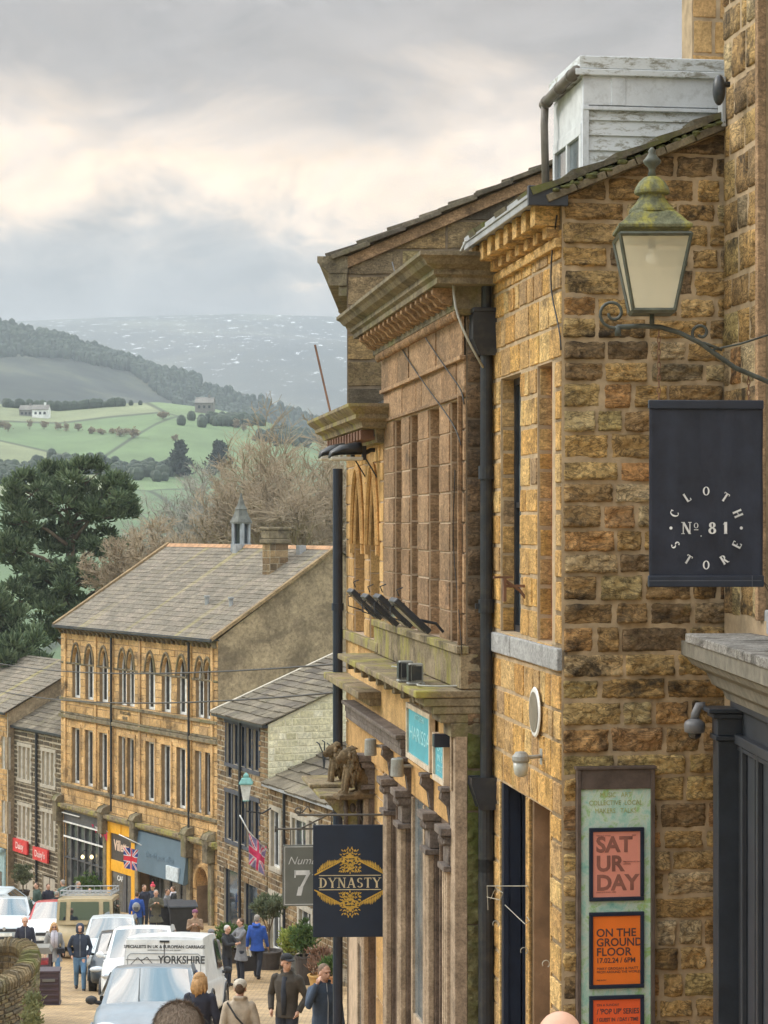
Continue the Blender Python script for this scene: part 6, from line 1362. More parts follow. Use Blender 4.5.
# ---- flags
def uj(u,v):  # u 0..1 along, v 0..1 up -> 0 blue 1 white 2 red
    x=(u-.5)*2; y=(v-.5); 
    if abs(x)<.1 or abs(y)<.1: return 2
    if abs(x)<.17 or abs(y)<.17: return 1
    d=abs(abs(y)-abs(x)*.5)/1.118
    if d<.035: return 2
    return 1 if d<.1 else 0
def flag(base,ang,w,h,label,pole,seed,droop=.0,mats=None):
    e=thing('union_flag',tuple(base),ang,label,'flag','union flags along the street')
    mb=MB(); nx,nz=40,26
    for j in range(nz+1):
        for i in range(nx+1):
            u,v=i/nx,j/nz; q=noise.noise(V((u*2.5,v*2,seed)))
            mb.v.append((u*w*(1-droop*.45)+.03*q,.10*w*sin(u*9+v*3+seed)*u+.05*q,v*h-droop*u*h*.9))
    fm=mats or [M('flag_blue',(.03,.05,.25),.7,bmp=0),M('flag_white',(.78,.76,.76),.7,bmp=0),M('flag_red',(.70,.04,.06),.7,bmp=0)]
    for j in range(nz):
        for i in range(nx): a=j*(nx+1)+i; mb.f.append((a,a+1,a+nx+2,a+nx+1)); mb.mi.append(uj((i+.5)/nx,(j+.5)/nz))
    b=mb.build('cloth',fm,e); m=b.modifiers.new('s','SOLIDIFY'); m.thickness=.006
    mb=MB(); mb.tube([tuple(V(p)) for p in pole],.022,6); mb.build('pole',WP,e,smooth=True); return e
p=at(124,868,89.5); flag(p,R(-12),.62,.85,'union flag hanging in front of the yellow shop',[(-.35,.4,1.3),(.75,0,.95)],1.3,.12)
p=at(249,864,68.5); flag(p,R(38),.85,.95,'faded pink union flag on a slanting pole by the lower terrace',[(-.35,0,1.55),(0,0,1.0),(.75,.0,.3)],4.1,.55,[M('flag_faded_blue',(.25,.20,.38),.7,bmp=0),M('flag_faded_white',(.80,.66,.70),.7,bmp=0),M('flag_pink',(.78,.06,.17),.7,bmp=0)])
# bunting
e=thing('bunting',tuple(at(78,812,97)),0,'string of small union flag bunting above the grey glazed shop','bunting')
a=V((0,0,0)); b=at(108,832,93)-at(78,812,97); mb=MB(); mb.tube([a,b],.012,4); mb.build('string',WP,e); mb=MB()
for k in range(9):
    c=a.lerp(b,(k+.5)/9); mb.m=k%3; mb.q(c+V((-.2,0,0)),c+V((.2,0,-.1)),c+V((.05,.02,-.5)))
mb.build('pennants',[MATS['flag_white'],MATS['flag_red'],MATS['flag_pink']],e)
pass
# overhead wires
def wire(a,b,sag,label):
    a,b=V(a),V(b); n=14; pts=[a.lerp(b,k/n)+V((0,0,-sag*4*(k/n)*(1-k/n))) for k in range(n+1)]; mb=MB(); mb.tube([p-a for p in pts],.011,4)
    tag(mb.build('overhead_wire',CABLE,loc=a),label,'wire','wires strung across the street')
wire(at(-30,657,60),at(338,664,24.2),.25,'upper overhead wire crossing the front of the arched building')
wire(at(-30,683,60),at(342,692,24.2),.3,'lower overhead wire crossing the front of the arched building')
# ---------------------------------------------------------------- pots and plants by the lower terrace
def plant(px,D,h,w,pot,label,mat,seed,kind='potted_plant',stem=0,sx=.0):
    x=(px-384)/F*D; z=gz(D)+(.12 if x>F1x(D)-1.4 else 0); e=thing(kind,(x,D,z),0,label,'plant'); rs=random.Random(seed); ph=pot[1]
    mb=MB(); mb.lathe([(pot[0]*.75,0),(pot[0],ph*.9),(pot[0]*1.08,ph*.92),(pot[0]*1.08,ph),(pot[0]*.9,ph),(pot[0]*.85,ph*.85)],14); mb.build('pot',pot[2],e,smooth=False)
    mb=MB(); mb.tube([(0,0,ph*.8),(0,0,h*.6)],.035,6); 
    for k in range(6): a=rs.random()*6.28; mb.tube([(0,0,ph+(h-ph)*.3),(w*.3*cos(a),w*.3*sin(a),h*.8)],.012,4)
    mb.build('stem',BARK,e); mb=MB()
    n=int(60*w*h)+40
    for k in range(n):
        d=V((rs.gauss(0,1),rs.gauss(0,1),rs.gauss(0,1))).normalized()*rs.uniform(.3,1); c=V((d.x*w*.5,d.y*w*.5,(ph+h)/2+stem*.5+d.z*(h-ph-stem)*.5)); clump(mb,c,.09,9,rs,.12,.022)
    mb.build('foliage',mat,e)
TPOT=M('terracotta_pot',(.40,.20,.09),.85); DPOT=M('dark_pot',(.06,.05,.045),.7); GPOT=M('grey_pot',(.30,.32,.33),.6); OPOT=M('ochre_planter',(.50,.30,.10),.85)
plant(269,64.5,2.2,1.05,(.38,.55,DPOT),'olive tree with grey green crown in a dark tub',OLIVE,1,'potted_tree',stem=.9)
plant(291,61,1.5,.6,(.22,.7,GPOT),'yellow green bush in a tall grey pot',leafm('lime_leaves',[(.22,.26,.05),(.34,.36,.08),(.16,.22,.05)]),2)
plant(304,60.2,1.75,.7,(.24,.8,DPOT),'dark green bushy shrub in a dark planter',SHRUB,3)
plant(321,58.6,1.15,.75,(.34,.42,OPOT),'reddish brown heather in an ochre planter',leafm('heather_leaves',[(.25,.13,.08),(.33,.19,.12),(.18,.12,.07)]),4)
plant(330,57.2,.9,.6,(.30,.5,TPOT),'small dark plant in terracotta pot beside the ochre planter',SHRUB,5)
plant(233,66.5,1.2,1.3,(.3,.4,DPOT),'low leafy bush by the wall left of the blue jacket man',SHRUB,6)
plant(94,94.5,1.4,1.8,(.5,.4,DPOT),'green planting in front of the grey glazed shop',SHRUB,8)
plant(23,98,1.6,1.0,(.3,.4,DPOT),'spiky tall plant outside the dark stone house',OLIVE,9,stem=.2)
# ---------------------------------------------------------------- bins
def bin_(px,D,w,d,h,label,mat,hood):
    x=(px-384)/F*D; e=thing('litter_bin',(x,D,gz(D)),R(4),label,'bin'); mb=MB()
    if hood:
        mb.box(-w/2,w/2,-d/2,d/2,.04,h*.66); 
        for a in (-1,1):
            for b in (-1,1): mb.box(a*w*.5-.03,a*w*.5+.03,b*d*.5-.03,b*d*.5+.03,0,h*.9)
        mb.build('body',mat,e,bevel=.02); mb=MB(); mb.prism([(-w*.6,h*.9),(-w*.45,h),(w*.45,h),(w*.6,h*.9)],-d*.6,d*.6); mb.build('hood',GRS,e,bevel=.015)
        mb=MB(); mb.box(-w*.4,w*.4,-d*.4,d*.4,h*.66,h*.74); mb.build('liner',M('red_liner',(.4,.05,.06),.6),e)
        mb=MB(); mb.box(-w*.52,w*.52,-d*.53,-d*.5,h*.5,h*.55); mb.box(-w*.3,w*.3,-d*.52,-d*.5,h*.25,h*.4); mb.build('plate',GRS,e)
    else:
        mb.box(-w/2,w/2,-d/2,d/2,.05,h*.93); mb.box(-w*.54,w*.54,-d*.54,d*.54,h*.93,h); mb.box(-w*.54,w*.54,-d*.54,d*.54,0,.06); mb.build('body',mat,e,bevel=.015)
        mb=MB()
        for k in range(5): mb.box(-w*.46,w*.46,-d*.55,-d*.5,h*(.14+.15*k),h*(.2+.15*k))
        mb.build('slats',mat,e,bevel=.008); mb=MB(); mb.box(-w*.3,w*.3,-d*.565,-d*.551,h*.7,h*.78); mb.build('label_plate',GRS,e)
DB=M('dark_maroon_bin',(.055,.035,.045),.45)
bin_(40.5,56,.50,.5,1.28,'dark hooded litter bin with a red liner, farther from the camera',DB,1); bin_(49.5,53,.50,.5,.86,'dark slatted bin nearest the curved stone wall',DB,0)
def wheelie(px,D,label):
    x=(px-384)/F*D; e=thing('wheelie_bin',(x,D,gz(D)),R(10),label,'bin'); mb=MB(); P=M('black_plastic',(.03,.035,.045),.5,bmp=.05)
    mb.v=[(-.38,-.3,.1),(.38,-.3,.1),(.38,.3,.1),(-.38,.3,.1),(-.48,-.42,1.1),(.48,-.42,1.1),(.48,.42,1.1),(-.48,.42,1.1)]; mb.f=[(3,2,1,0),(4,5,6,7),(0,1,5,4),(1,2,6,5),(2,3,7,6),(3,0,4,7)]; mb.mi=[0]*6; mb.build('body',P,e,bevel=.04)
    mb=MB(); mb.prism([(-.5,1.1),(-.47,1.17),(.47,1.22),(.52,1.1)],-.52,.52,'x'); mb.build('lid',P,e,bevel=.02)
    for s_ in (-1,1): mb=MB(); mb.lathe([(.13,-.03),(.13,.03)],14,c=(s_*.4,.32,.13),ax='x'); mb.build('wheel',P,e)
wheelie(169,79,'black wheeled rubbish bin left of the pair outside the arched doorway'); wheelie(182,78.4,'black wheeled rubbish bin right of the pair outside the arched doorway')
# ---------------------------------------------------------------- curved dry stone wall, bottom left
cx,cy,zt=(-12-384)/F*46,46.0,-9.12; rx,ry=.95,2.55
e=thing('curved_stone_wall',(cx,cy,gz(46)),0,'curved stone wall with upright coping stones at bottom left','wall')
WS=stone('wall_stone',[(.17,.13,.08),(.24,.18,.10),(.12,.10,.07),(.28,.22,.13)],soot=.4,moss=.7,bs=.7,s1=2.5,fine=25,mossc=(.17,.18,.06),mth=.5)
zo=gz(46); per=7.2
def EP(s,off): a=-1.9+s/per*3.8; return (( rx+off)*cos(a),(ry+off)*sin(a))
mb=MB()
def P(a,z,h): x,y=EP(a,h); return (x,y,z-zo)
joint_j=.005; coursed(mb,0,per,zo-1.0,zt-.22,[],P,ch=(.08,.13),bw=(.16,.34),joint=.02,depth=.05,rough=.02,sub=(4,3),edge=.012)
def P(a,z,h): x,y=EP(a,-.32-h); return (x,y,z-zo)
coursed(mb,0,per,zo-1.0,zt-.22,[],P,ch=(.10,.15),bw=(.2,.34),joint=.02,depth=.03,rough=.02,sub=(3,2),edge=.012); mb.build('wall_stones',WS,e)
mb=MB(); n=40
for k in range(n):
    for (o0,o1) in ((-.30,-.0),): 
        a,b=k*per/n,(k+1)*per/n; p=[EP(a,o0),EP(a,o1),EP(b,o1),EP(b,o0)]; z0,z1=-1.0,zt-.23-zo
        mb.q(*[(x,y,z1) for x,y in p]); mb.q((*p[1],z0),(*p[2],z0),(*p[2],z1),(*p[1],z1)); mb.q((*p[0],z0),(*p[3],z0),(*p[3],z1),(*p[0],z1))
mb.build('core',MORTD,e)
mb=MB(); rs=random.Random(8); n=66
for k in range(n):
    a,b=k*per/n,(k+.86)*per/n; m_=(a+b)/2; hgt=rs.uniform(.2,.28); prof=[(.06,-.24),(.075,-.1),(.02,hgt-.24),(-.16,hgt-.22),(-.32,hgt-.26),(-.38,-.1),(-.37,-.24)]
    i=len(mb.v); 
    for s_ in (a,b):
        for o,z in prof: x,y=EP(s_,o); mb.v.append((x,y,zt-zo+z))
    q=len(prof); mb.f+=[tuple(range(i,i+q)),tuple(range(i+2*q-1,i+q-1,-1))]+[(i+j,i+(j+1)%q,i+q+(j+1)%q,i+q+j) for j in range(q)]; mb.mi+=[0]*(q+2)
mb.build('coping_stones',WS,e,bevel=.015)
x=(36-384)/F*44; e=thing('wall_plant',(x,43.6,gz(43.6)),0,'pale green ivy-like plant growing by the curved wall','plant'); mb=MB(); rs=random.Random(4)
for k in range(60): clump(mb,(rs.gauss(0,.07),rs.gauss(0,.15),rs.uniform(.1,.75)),.08,10,rs,.09,.02)
mb.build('foliage',leafm('pale_ivy',[(.22,.24,.10),(.32,.33,.16)]),e); mb=MB(); mb.tube([(0,0,0),(0,.1,.9)],.02,5); mb.build('stem',BARK,e)
# ================================================================ vehicles (local: front at -Y, wheels on z=0)
TYRE=M('tyre',(.02,.02,.02),.8,bmp=0); RIM=M('alloy',(.45,.46,.48),.3,metal=.8,bmp=0); DPL=M('dark_plastic',(.03,.03,.033),.6,bmp=0)
HL=M('headlight_glass',(.55,.60,.66),.08,bmp=0,coat=1); TL=M('tail_light',(.45,.02,.02),.2,bmp=0); PLW=M('number_plate_white',(.75,.75,.70),.5,bmp=0)
def screen():
    m,nt,b=new_mat('windscreen_glass'); b.inputs['Base Color'].default_value=(.02,.03,.035,1); b.inputs['Roughness'].default_value=.03; b.inputs['Specular IOR Level'].default_value=1.0; b.inputs['IOR'].default_value=2.2; return m
WSG=screen()
def paint(name,c): return M(name,c,.35,metal=.0,var=.12,sc_=3,bmp=0,coat=.35,dirt=.12)
def car(px,D,rz,label,col,L=4.1,W=1.72,H=1.48,kind='hatch',hood=.95,name='parked_car',roofmat=None,group='vehicles parked along the street'):
    x=(px-384)/F*D; z=gz(D); e=thing(name,(x,D,z),0,label,'van' if kind=='van' else 'car',group)
    sl=(gz(D+2)-gz(D-2))/4; e.rotation_euler=(math.atan(sl*cos(R(rz))),0,R(rz))
    y0,y1=-L/2,L/2; belt=H*.66
    if kind=='van': belt=H*.56
    # lower shell: stations along the length (y, half width, bottom, shoulder height)
    hoodz=H*.585 if kind!='van' else H*.50
    yw=y0+L*(.25 if kind=='hatch' else .20 if kind=='van' else .2)     # foot of the windscreen
    st=[(y0,.62,.34,H*.36),(y0+.05,.80,.26,H*.41),(y0+.18,.92,.20,H*.46),(y0+.55,.99,.19,hoodz*.97),(yw,1,.18,hoodz+.10),(yw+.3,1,.18,belt),(y1-.6,1,.18,belt+.02),(y1-.15,.97,.22,belt+.0),(y1-.02,.88,.3,belt-.08),(y1,.80,.36,H*.42)]
    if kind=='defender': st=[(y0,.93,.45,H*.52),(y0+.06,.95,.40,H*.545),(y0+.9,1,.38,H*.56),(y1-.05,1,.38,H*.56),(y1,.98,.42,H*.56)]; belt=H*.56; yw=y0+1.25
    if kind=='van': st[-3:]=[(y1-.1,1,.2,belt+.02),(y1-.03,.99,.25,belt+.02),(y1,.97,.3,belt+.02)]
    mb=MB(); n=13; i0=0
    for (y,w,zb_,zs) in st:
        w*=W/2; sh=[(-w*.90,zb_),(-w*.99,zb_+.10),(-w,zs*.62),(-w*.985,zs*.86),(-w*.93,zs*.965),(-w*.78,zs*1.0),(-w*.3,zs*1.015+.012),(w*.3,zs*1.015+.012),(w*.78,zs),(w*.93,zs*.965),(w*.985,zs*.86),(w,zs*.62),(w*.99,zb_+.10),(w*.90,zb_)]
        if kind=='defender': sh=[(-w,zb_),(-w,zb_+.1),(-w,zs*.6),(-w,zs*.85),(-w*.99,zs*.97),(-w*.93,zs),(-w*.3,zs*1.0+.01),(w*.3,zs+.01),(w*.93,zs),(w*.99,zs*.97),(w,zs*.85),(w,zs*.6),(w,zb_+.1),(w,zb_)]
        mb.v+=[(a,y,b) for a,b in sh]
    k=14
    for s in range(len(st)-1):
        for j in range(k-1): mb.f.append((s*k+j,(s+1)*k+j,(s+1)*k+j+1,s*k+j+1)); mb.mi.append(0)
        mb.f.append((s*k+k-1,(s+1)*k+k-1,(s+1)*k,s*k)); mb.mi.append(0)
    mb.f.append(tuple(range(k))); mb.f.append(tuple(range((len(st)-1)*k+k-1,(len(st)-1)*k-1,-1))); mb.mi+=[0,0]
    body=mb.build('body',col,e,smooth=True); 
    if kind!='defender': m=body.modifiers.new('s','SUBSURF'); m.levels=m.render_levels=1
    # cabin
    if kind=='van': cab=[(yw-.05,belt-.06,.93),(yw+.72,H,.80),(y1-.05,H-.01,.86),(y1+.0,belt,.955)]
    elif kind=='defender': cab=[(yw,belt,.96),(yw+.18,H-.06,.90),(y1-.03,H-.06,.93),(y1,belt,.97)]
    elif kind=='suv': cab=[(yw-.02,belt-.12,.90),(yw+.72,H,.76),(y1-.55,H-.02,.72),(y1-.06,belt-.02,.90)]
    else: cab=[(yw-.02,belt-.13,.90),(yw+.80,H,.74),(y1-.75,H-.02,.74),(y1-.10,belt-.03,.88)]
    (ya,za,wa),(yb,zb_,wb),(yc,zc_,wc),(yd,zd,wd_)=cab; hw=W/2
    def ringp(y,z,w,t=0): return (w*hw,y,z)
    def topz(w,z): return z
    lo=belt-.10
    A=[(-wa*hw,ya,za),(-wb*hw,yb,zb_),(-wc*hw,yc,zc_),(-wd_*hw,yd,zd)]
    mb=MB(); crown=.035
    # roof grid with crown
    rows=[]
    for (y,z,w) in ((ya,za,wa),(yb,zb_,wb),((yb+yc)/2,max(zb_,zc_)+.025,(wb+wc)/2),(yc,zc_,wc),(yd,zd,wd_)):
        rows.append([( w*hw*u, y-(.05*(1-u*u) if y<=yb else 0)+((0 if kind=='van' else .06)*(1-u*u) if y>=yc else 0), z+crown*(1-u*u)*(1 if z>belt+.1 else 0)) for u in (-1,-.6,0,.6,1)])
    for r in rows: mb.v+=r
    for a in range(4):
        for b in range(4): o=a*5+b; mb.f.append((o,o+1,o+6,o+5)); mb.mi.append(0)
    # sides
    for s,ix in ((-1,0),(1,4)):
        i=len(mb.v); mb.v+=[(s*hw*.96,rows[0][0][1],lo),(s*hw*.96,rows[4][0][1],lo)]
        mb.f.append((ix,5+ix,10+ix,15+ix,20+ix,i+1,i)); mb.mi.append(0)
    mb.build('cabin',roofmat or col,e,smooth=False,bevel=.05 if kind!='defender' else .03,seg=3)
    def lerp3(a,b,t): return tuple(a[i]+(b[i]-a[i])*t for i in range(3))
    def patch(name,P00,P10,P11,P01,mat,off,inset=(.06,.08),bow=0,cr=0):   # glass panel inset in a quad
        P=lambda u,v: V(lerp3(lerp3(P00,P10,u),lerp3(P01,P11,u),v))
        nrm=(V(P10)-V(P00)).cross(V(P01)-V(P00)).normalized(); 
        mb=MB(); n=6
        for j in range(n+1):
            for i in range(n+1):
                u=inset[0]+(1-2*inset[0])*i/n; v=inset[1]+(1-2*inset[1])*j/n; mb.v.append(tuple(P(u,v)+V(off)+V((0,bow*(1-(2*u-1)**2),cr*v*(1-(2*u-1)**2)))))
        for j in range(n):
            for i in range(n): o=j*(n+1)+i; mb.f.append((o,o+1,o+n+2,o+n+1)); mb.mi.append(0)
        return mb.build(name,mat,e,smooth=True)
    ws=patch('windscreen',(-wa*hw,ya,za),(wa*hw,ya,za),(wb*hw,yb,zb_),(-wb*hw,yb,zb_),WSG,(0,-.018,.02),(.055,.07) if kind!='defender' else (.12,.2),-.06,.04)
    if kind=='defender' : pass
    if kind=='defender':
        A0,B0,C0,D0=(-wd_*hw,yd,zd),(wd_*hw,yd,zd),(wc*hw,yc,zc_),(-wc*hw,yc,zc_)
        for u0,u1 in ((.05,.17),(.23,.77),(.83,.95)): patch('rear_window',lerp3(A0,B0,u0),lerp3(A0,B0,u1),lerp3(D0,C0,u1),lerp3(D0,C0,u0),WSG,(0,.07,.03),(.03,.14))
    elif kind not in('van',): patch('rear_window',(-wd_*hw,yd,zd),(wd_*hw,yd,zd),(wc*hw,yc,zc_),(-wc*hw,yc,zc_),WSG,(0,.018,.02),(.09,.14),.07,.04)
    for s in (-1,1):
        if kind!='van':
            q=patch('side_window',(s*hw*.955,ya+.45,belt+.0),(s*hw*.955,(ya+yd)/2+.0,belt+.0),(s*wb*hw*1.0,(yb+yc)/2,zb_),(s*wb*hw,yb+.12,zb_),WSG,(s*.018,0,0),(.05,.12))
            q=patch('side_window',(s*hw*.955,(ya+yd)/2+.05,belt),(s*hw*.955,yd-.35,belt),(s*wc*hw,yc-.12,zc_),(s*wb*hw,(yb+yc)/2+.05,zb_),WSG,(s*.018,0,0),(.05,.12))
        else: patch('side_window',(s*hw*.955,ya+.3,belt),(s*hw*.955,ya+1.3,belt),(s*wb*hw*1.01,yb+.7,zb_),(s*wb*hw,yb+.1,zb_),WSG,(s*.02,0,0),(.05,.12))
        mb=MB(); mb.ell((s*(hw+.07),yw+.32,belt+.02),(.10,.05,.075),10,6); mb.tube([(s*hw*.88,yw+.36,belt-.04),(s*(hw+.05),yw+.33,belt+.0)],.035,6); mb.build('mirror',DPL if kind in('defender',) or 'silver' in label else col,e,smooth=True)
        if kind=='defender':
            mb=MB(); mb.lathe([(.10,-.02),(.11,0),(.1,.03)],14,c=(s*hw*.66,y0-.02,H*.44),ax='y'); mb.build('headlight',HL,e)
        else:
            mb=MB(); mb.ell((s*hw*.72,y0+.16,H*.425),(.20,.16,.085),12,8); mb.build('headlight',HL,e,smooth=True)
            mb=MB(); mb.ell((s*hw*.86,y1-.07,H*.52),(.09,.07,.16),10,6); mb.build('tail_light',TL,e,smooth=True)
        r=.31 if kind not in('defender','van') else .36
        for yy in (y0+L*.19,y1-L*.2):
            mb=MB(); mb.lathe([(r*.7,-.1),(r*.97,-.1),(r,-.06),(r,.06),(r*.97,.1),(r*.7,.1)],20,c=(s*(hw-.10),yy,r),ax='x'); w_=mb.build('wheel',TYRE,e); mb=MB(); mb.lathe([(r*.68,.0),(r*.68,.105),(r*.4,.09),(.05,.1)] if s>0 else [(r*.68,.0),(r*.68,-.105),(r*.4,-.09),(.05,-.1)],12,c=(s*(hw-.10),yy,r),ax='x'); mb.build('rim',RIM,w_)
            mb=MB(); pts=[(s*(hw+.005),yy+(r+.05)*cos(a),r+(r+.05)*sin(a)) for a in [pi*k/10 for k in range(11)]]; mb.tube(pts,.025,5); mb.build('wheel_arch',DPL if kind!='hatch' else col,e)
    mb=MB(); mb.box(-hw*.45,hw*.45,y0-.015,y0+.1,H*.33,H*.40); mb.box(-hw*.6,hw*.6,y0-.02,y0+.08,H*.15,H*.22); mb.build('grille',DPL,e,bevel=.02)
    mb=MB(); mb.lathe([(.055,-.02),(.06,0),(.055,.01)],16,c=(0,y0-.0,H*.40),ax='y'); mb.build('badge',RIM,e)
    mb=MB(); mb.box(-.26,.26,y0-.035,y0-.0,H*.235,H*.305); mb.build('number_plate',PLW,e)
    mb=MB(); mb.box(-.26,.26,y1-.0,y1+.02,H*.33,H*.40); mb.build('number_plate',M('number_plate_yellow',(.7,.55,.1),.5,bmp=0),e)
    mb=MB(); 
    for s in (-.45,.12): mb.tube([(s*hw-.05,ya-.02,za+.03),(s*hw+.55,ya+.10,za+.12)],.010,4)
    mb.build('wipers',DPL,e)
    return e
SILV=paint('silver_grey_paint',(.20,.24,.28)); WHC=paint('white_car_paint',(.72,.74,.75)); DKC=paint('dark_car_paint',(.025,.035,.045)); BEI=paint('beige_paint',(.50,.40,.24)); REDC=paint('red_car_paint',(.42,.03,.03)); SLV2=paint('pale_silver_paint',(.50,.55,.58)); 
car(152,37,3,'silver grey hatchback facing up the street, nearest car to the camera',SILV,H=1.50,W=1.80,L=4.3)
v=car(176.5,47.5,-2,'white van with YORKSHIRE lettering on its rear doors, just beyond the silver car',WHC,L=4.4,W=1.84,H=1.86,kind='van')
v.rotation_euler=(math.atan(-(gz(50)-gz(45))/5),0,R(180-2))
BT=M('van_print',(.06,.065,.07),.6,bmp=0)
y=2.2
Tv=Matrix(((-1,0,0,0),(0,-1,0,0),(0,0,1,0),(0,0,0,1)))
# rear doors lean with the cabin: local rear plane
mb=MB(); mb.box(-.006,.006,2.205,2.222,.35,1.80); mb.box(-.8,.8,2.203,2.215,1.40,1.41); mb.box(-.10,.10,2.19,2.23,1.76,1.80); mb.build('door_seams',DPL,v)
mb=MB(); mb.box(-.80,.80,2.195,2.206,.98,1.82); rd=mb.build('rear_doors',WHC,v,bevel=.01)
text('SPECIALISTS IN UK & EUROPEAN CARRIAGE',.086,BT,rd,0,1.67,y=-2.210,T=Tv,bold=.003)
text('NATIONWIDE COLLECTION AND DELIVERY',.035,BT,rd,0,1.60,y=-2.210,T=Tv)
text('YORKSHIRE',.215,BT,rd,.36,1.40,y=-2.210,T=Tv,bold=.006,sx=.86)
mb=MB(); 
for a,b in (((.70,1.30),(.55,1.45)),((.55,1.45),(.42,1.32)),((.48,1.38),(.36,1.46)),((.36,1.46),(.22,1.30))): mb.tube([(a[0],2.212,a[1]),(b[0],2.212,b[1])],.007,4)
mb.build('hill_emblem',BT,rd)
mb=MB(); mb.tube([(-.76,2.212,.98),(-.76,2.212,1.48),(-.70,2.212,1.53),(.70,2.212,1.53),(.76,2.212,1.48),(.76,2.212,.98)],.008,4); mb.build('door_panel_line',M('seam_grey',(.25,.27,.29),.6,bmp=0),rd)
car(143,53.5,2,'white people carrier facing up, mostly hidden behind the lettered van',WHC,L=4.4,W=1.8,H=1.80,kind='suv')
car(123,59.5,4,'small dark car with round headlamp, just behind the hooded man',DKC,L=3.8,W=1.68,H=1.46)
car(112,64.5,3,'pale silver hatchback parked behind the small dark car',SLV2,L=3.9,W=1.7,H=1.50)
d=car(91,69.5,182,'beige four wheel drive with a metal roof rack, seen over the dark car',BEI,L=4.2,W=1.80,H=1.88,kind='defender')
mb=MB()
for x in (-.78,.78): mb.tube([(x,-.9,1.93),(x,1.9,1.93)],.02,5); mb.tube([(x,-.9,2.07),(x,1.9,2.07)],.02,5)
for y in (-.9,0,.9,1.9):
    mb.tube([(-.78,y,1.93),(.78,y,1.93)],.018,5); mb.tube([(-.78,y,1.9),(-.78,y,2.07)],.018,5); mb.tube([(.78,y,1.9),(.78,y,2.07)],.018,5)
    if y in(-.9,1.9): mb.tube([(-.78,y,2.07),(.78,y,2.07)],.02,5)
for k in range(9): x=-.7+k*.175; mb.tube([(x,-.9,1.94),(x,1.9,1.94)],.012,4); 
for k in range(7): x=-.6+k*.2; mb.tube([(x,-.9,1.93),(x,-.9,2.07)],.01,4)
mb.build('roof_rack',LEAD,d)
car(54,72.5,2,'white car with a red roof edge, left of the beige four wheel drive',WHC,L=3.9,W=1.7,H=1.48,roofmat=REDC)
car(8,74.5,6,'pale silver car at the left edge with reflections in its windscreen',SLV2,L=4.1,W=1.75,H=1.5)
car(2,82,86,'silver estate car parked side on, farthest of the cars at left',SLV2,L=4.3,W=1.75,H=1.5)
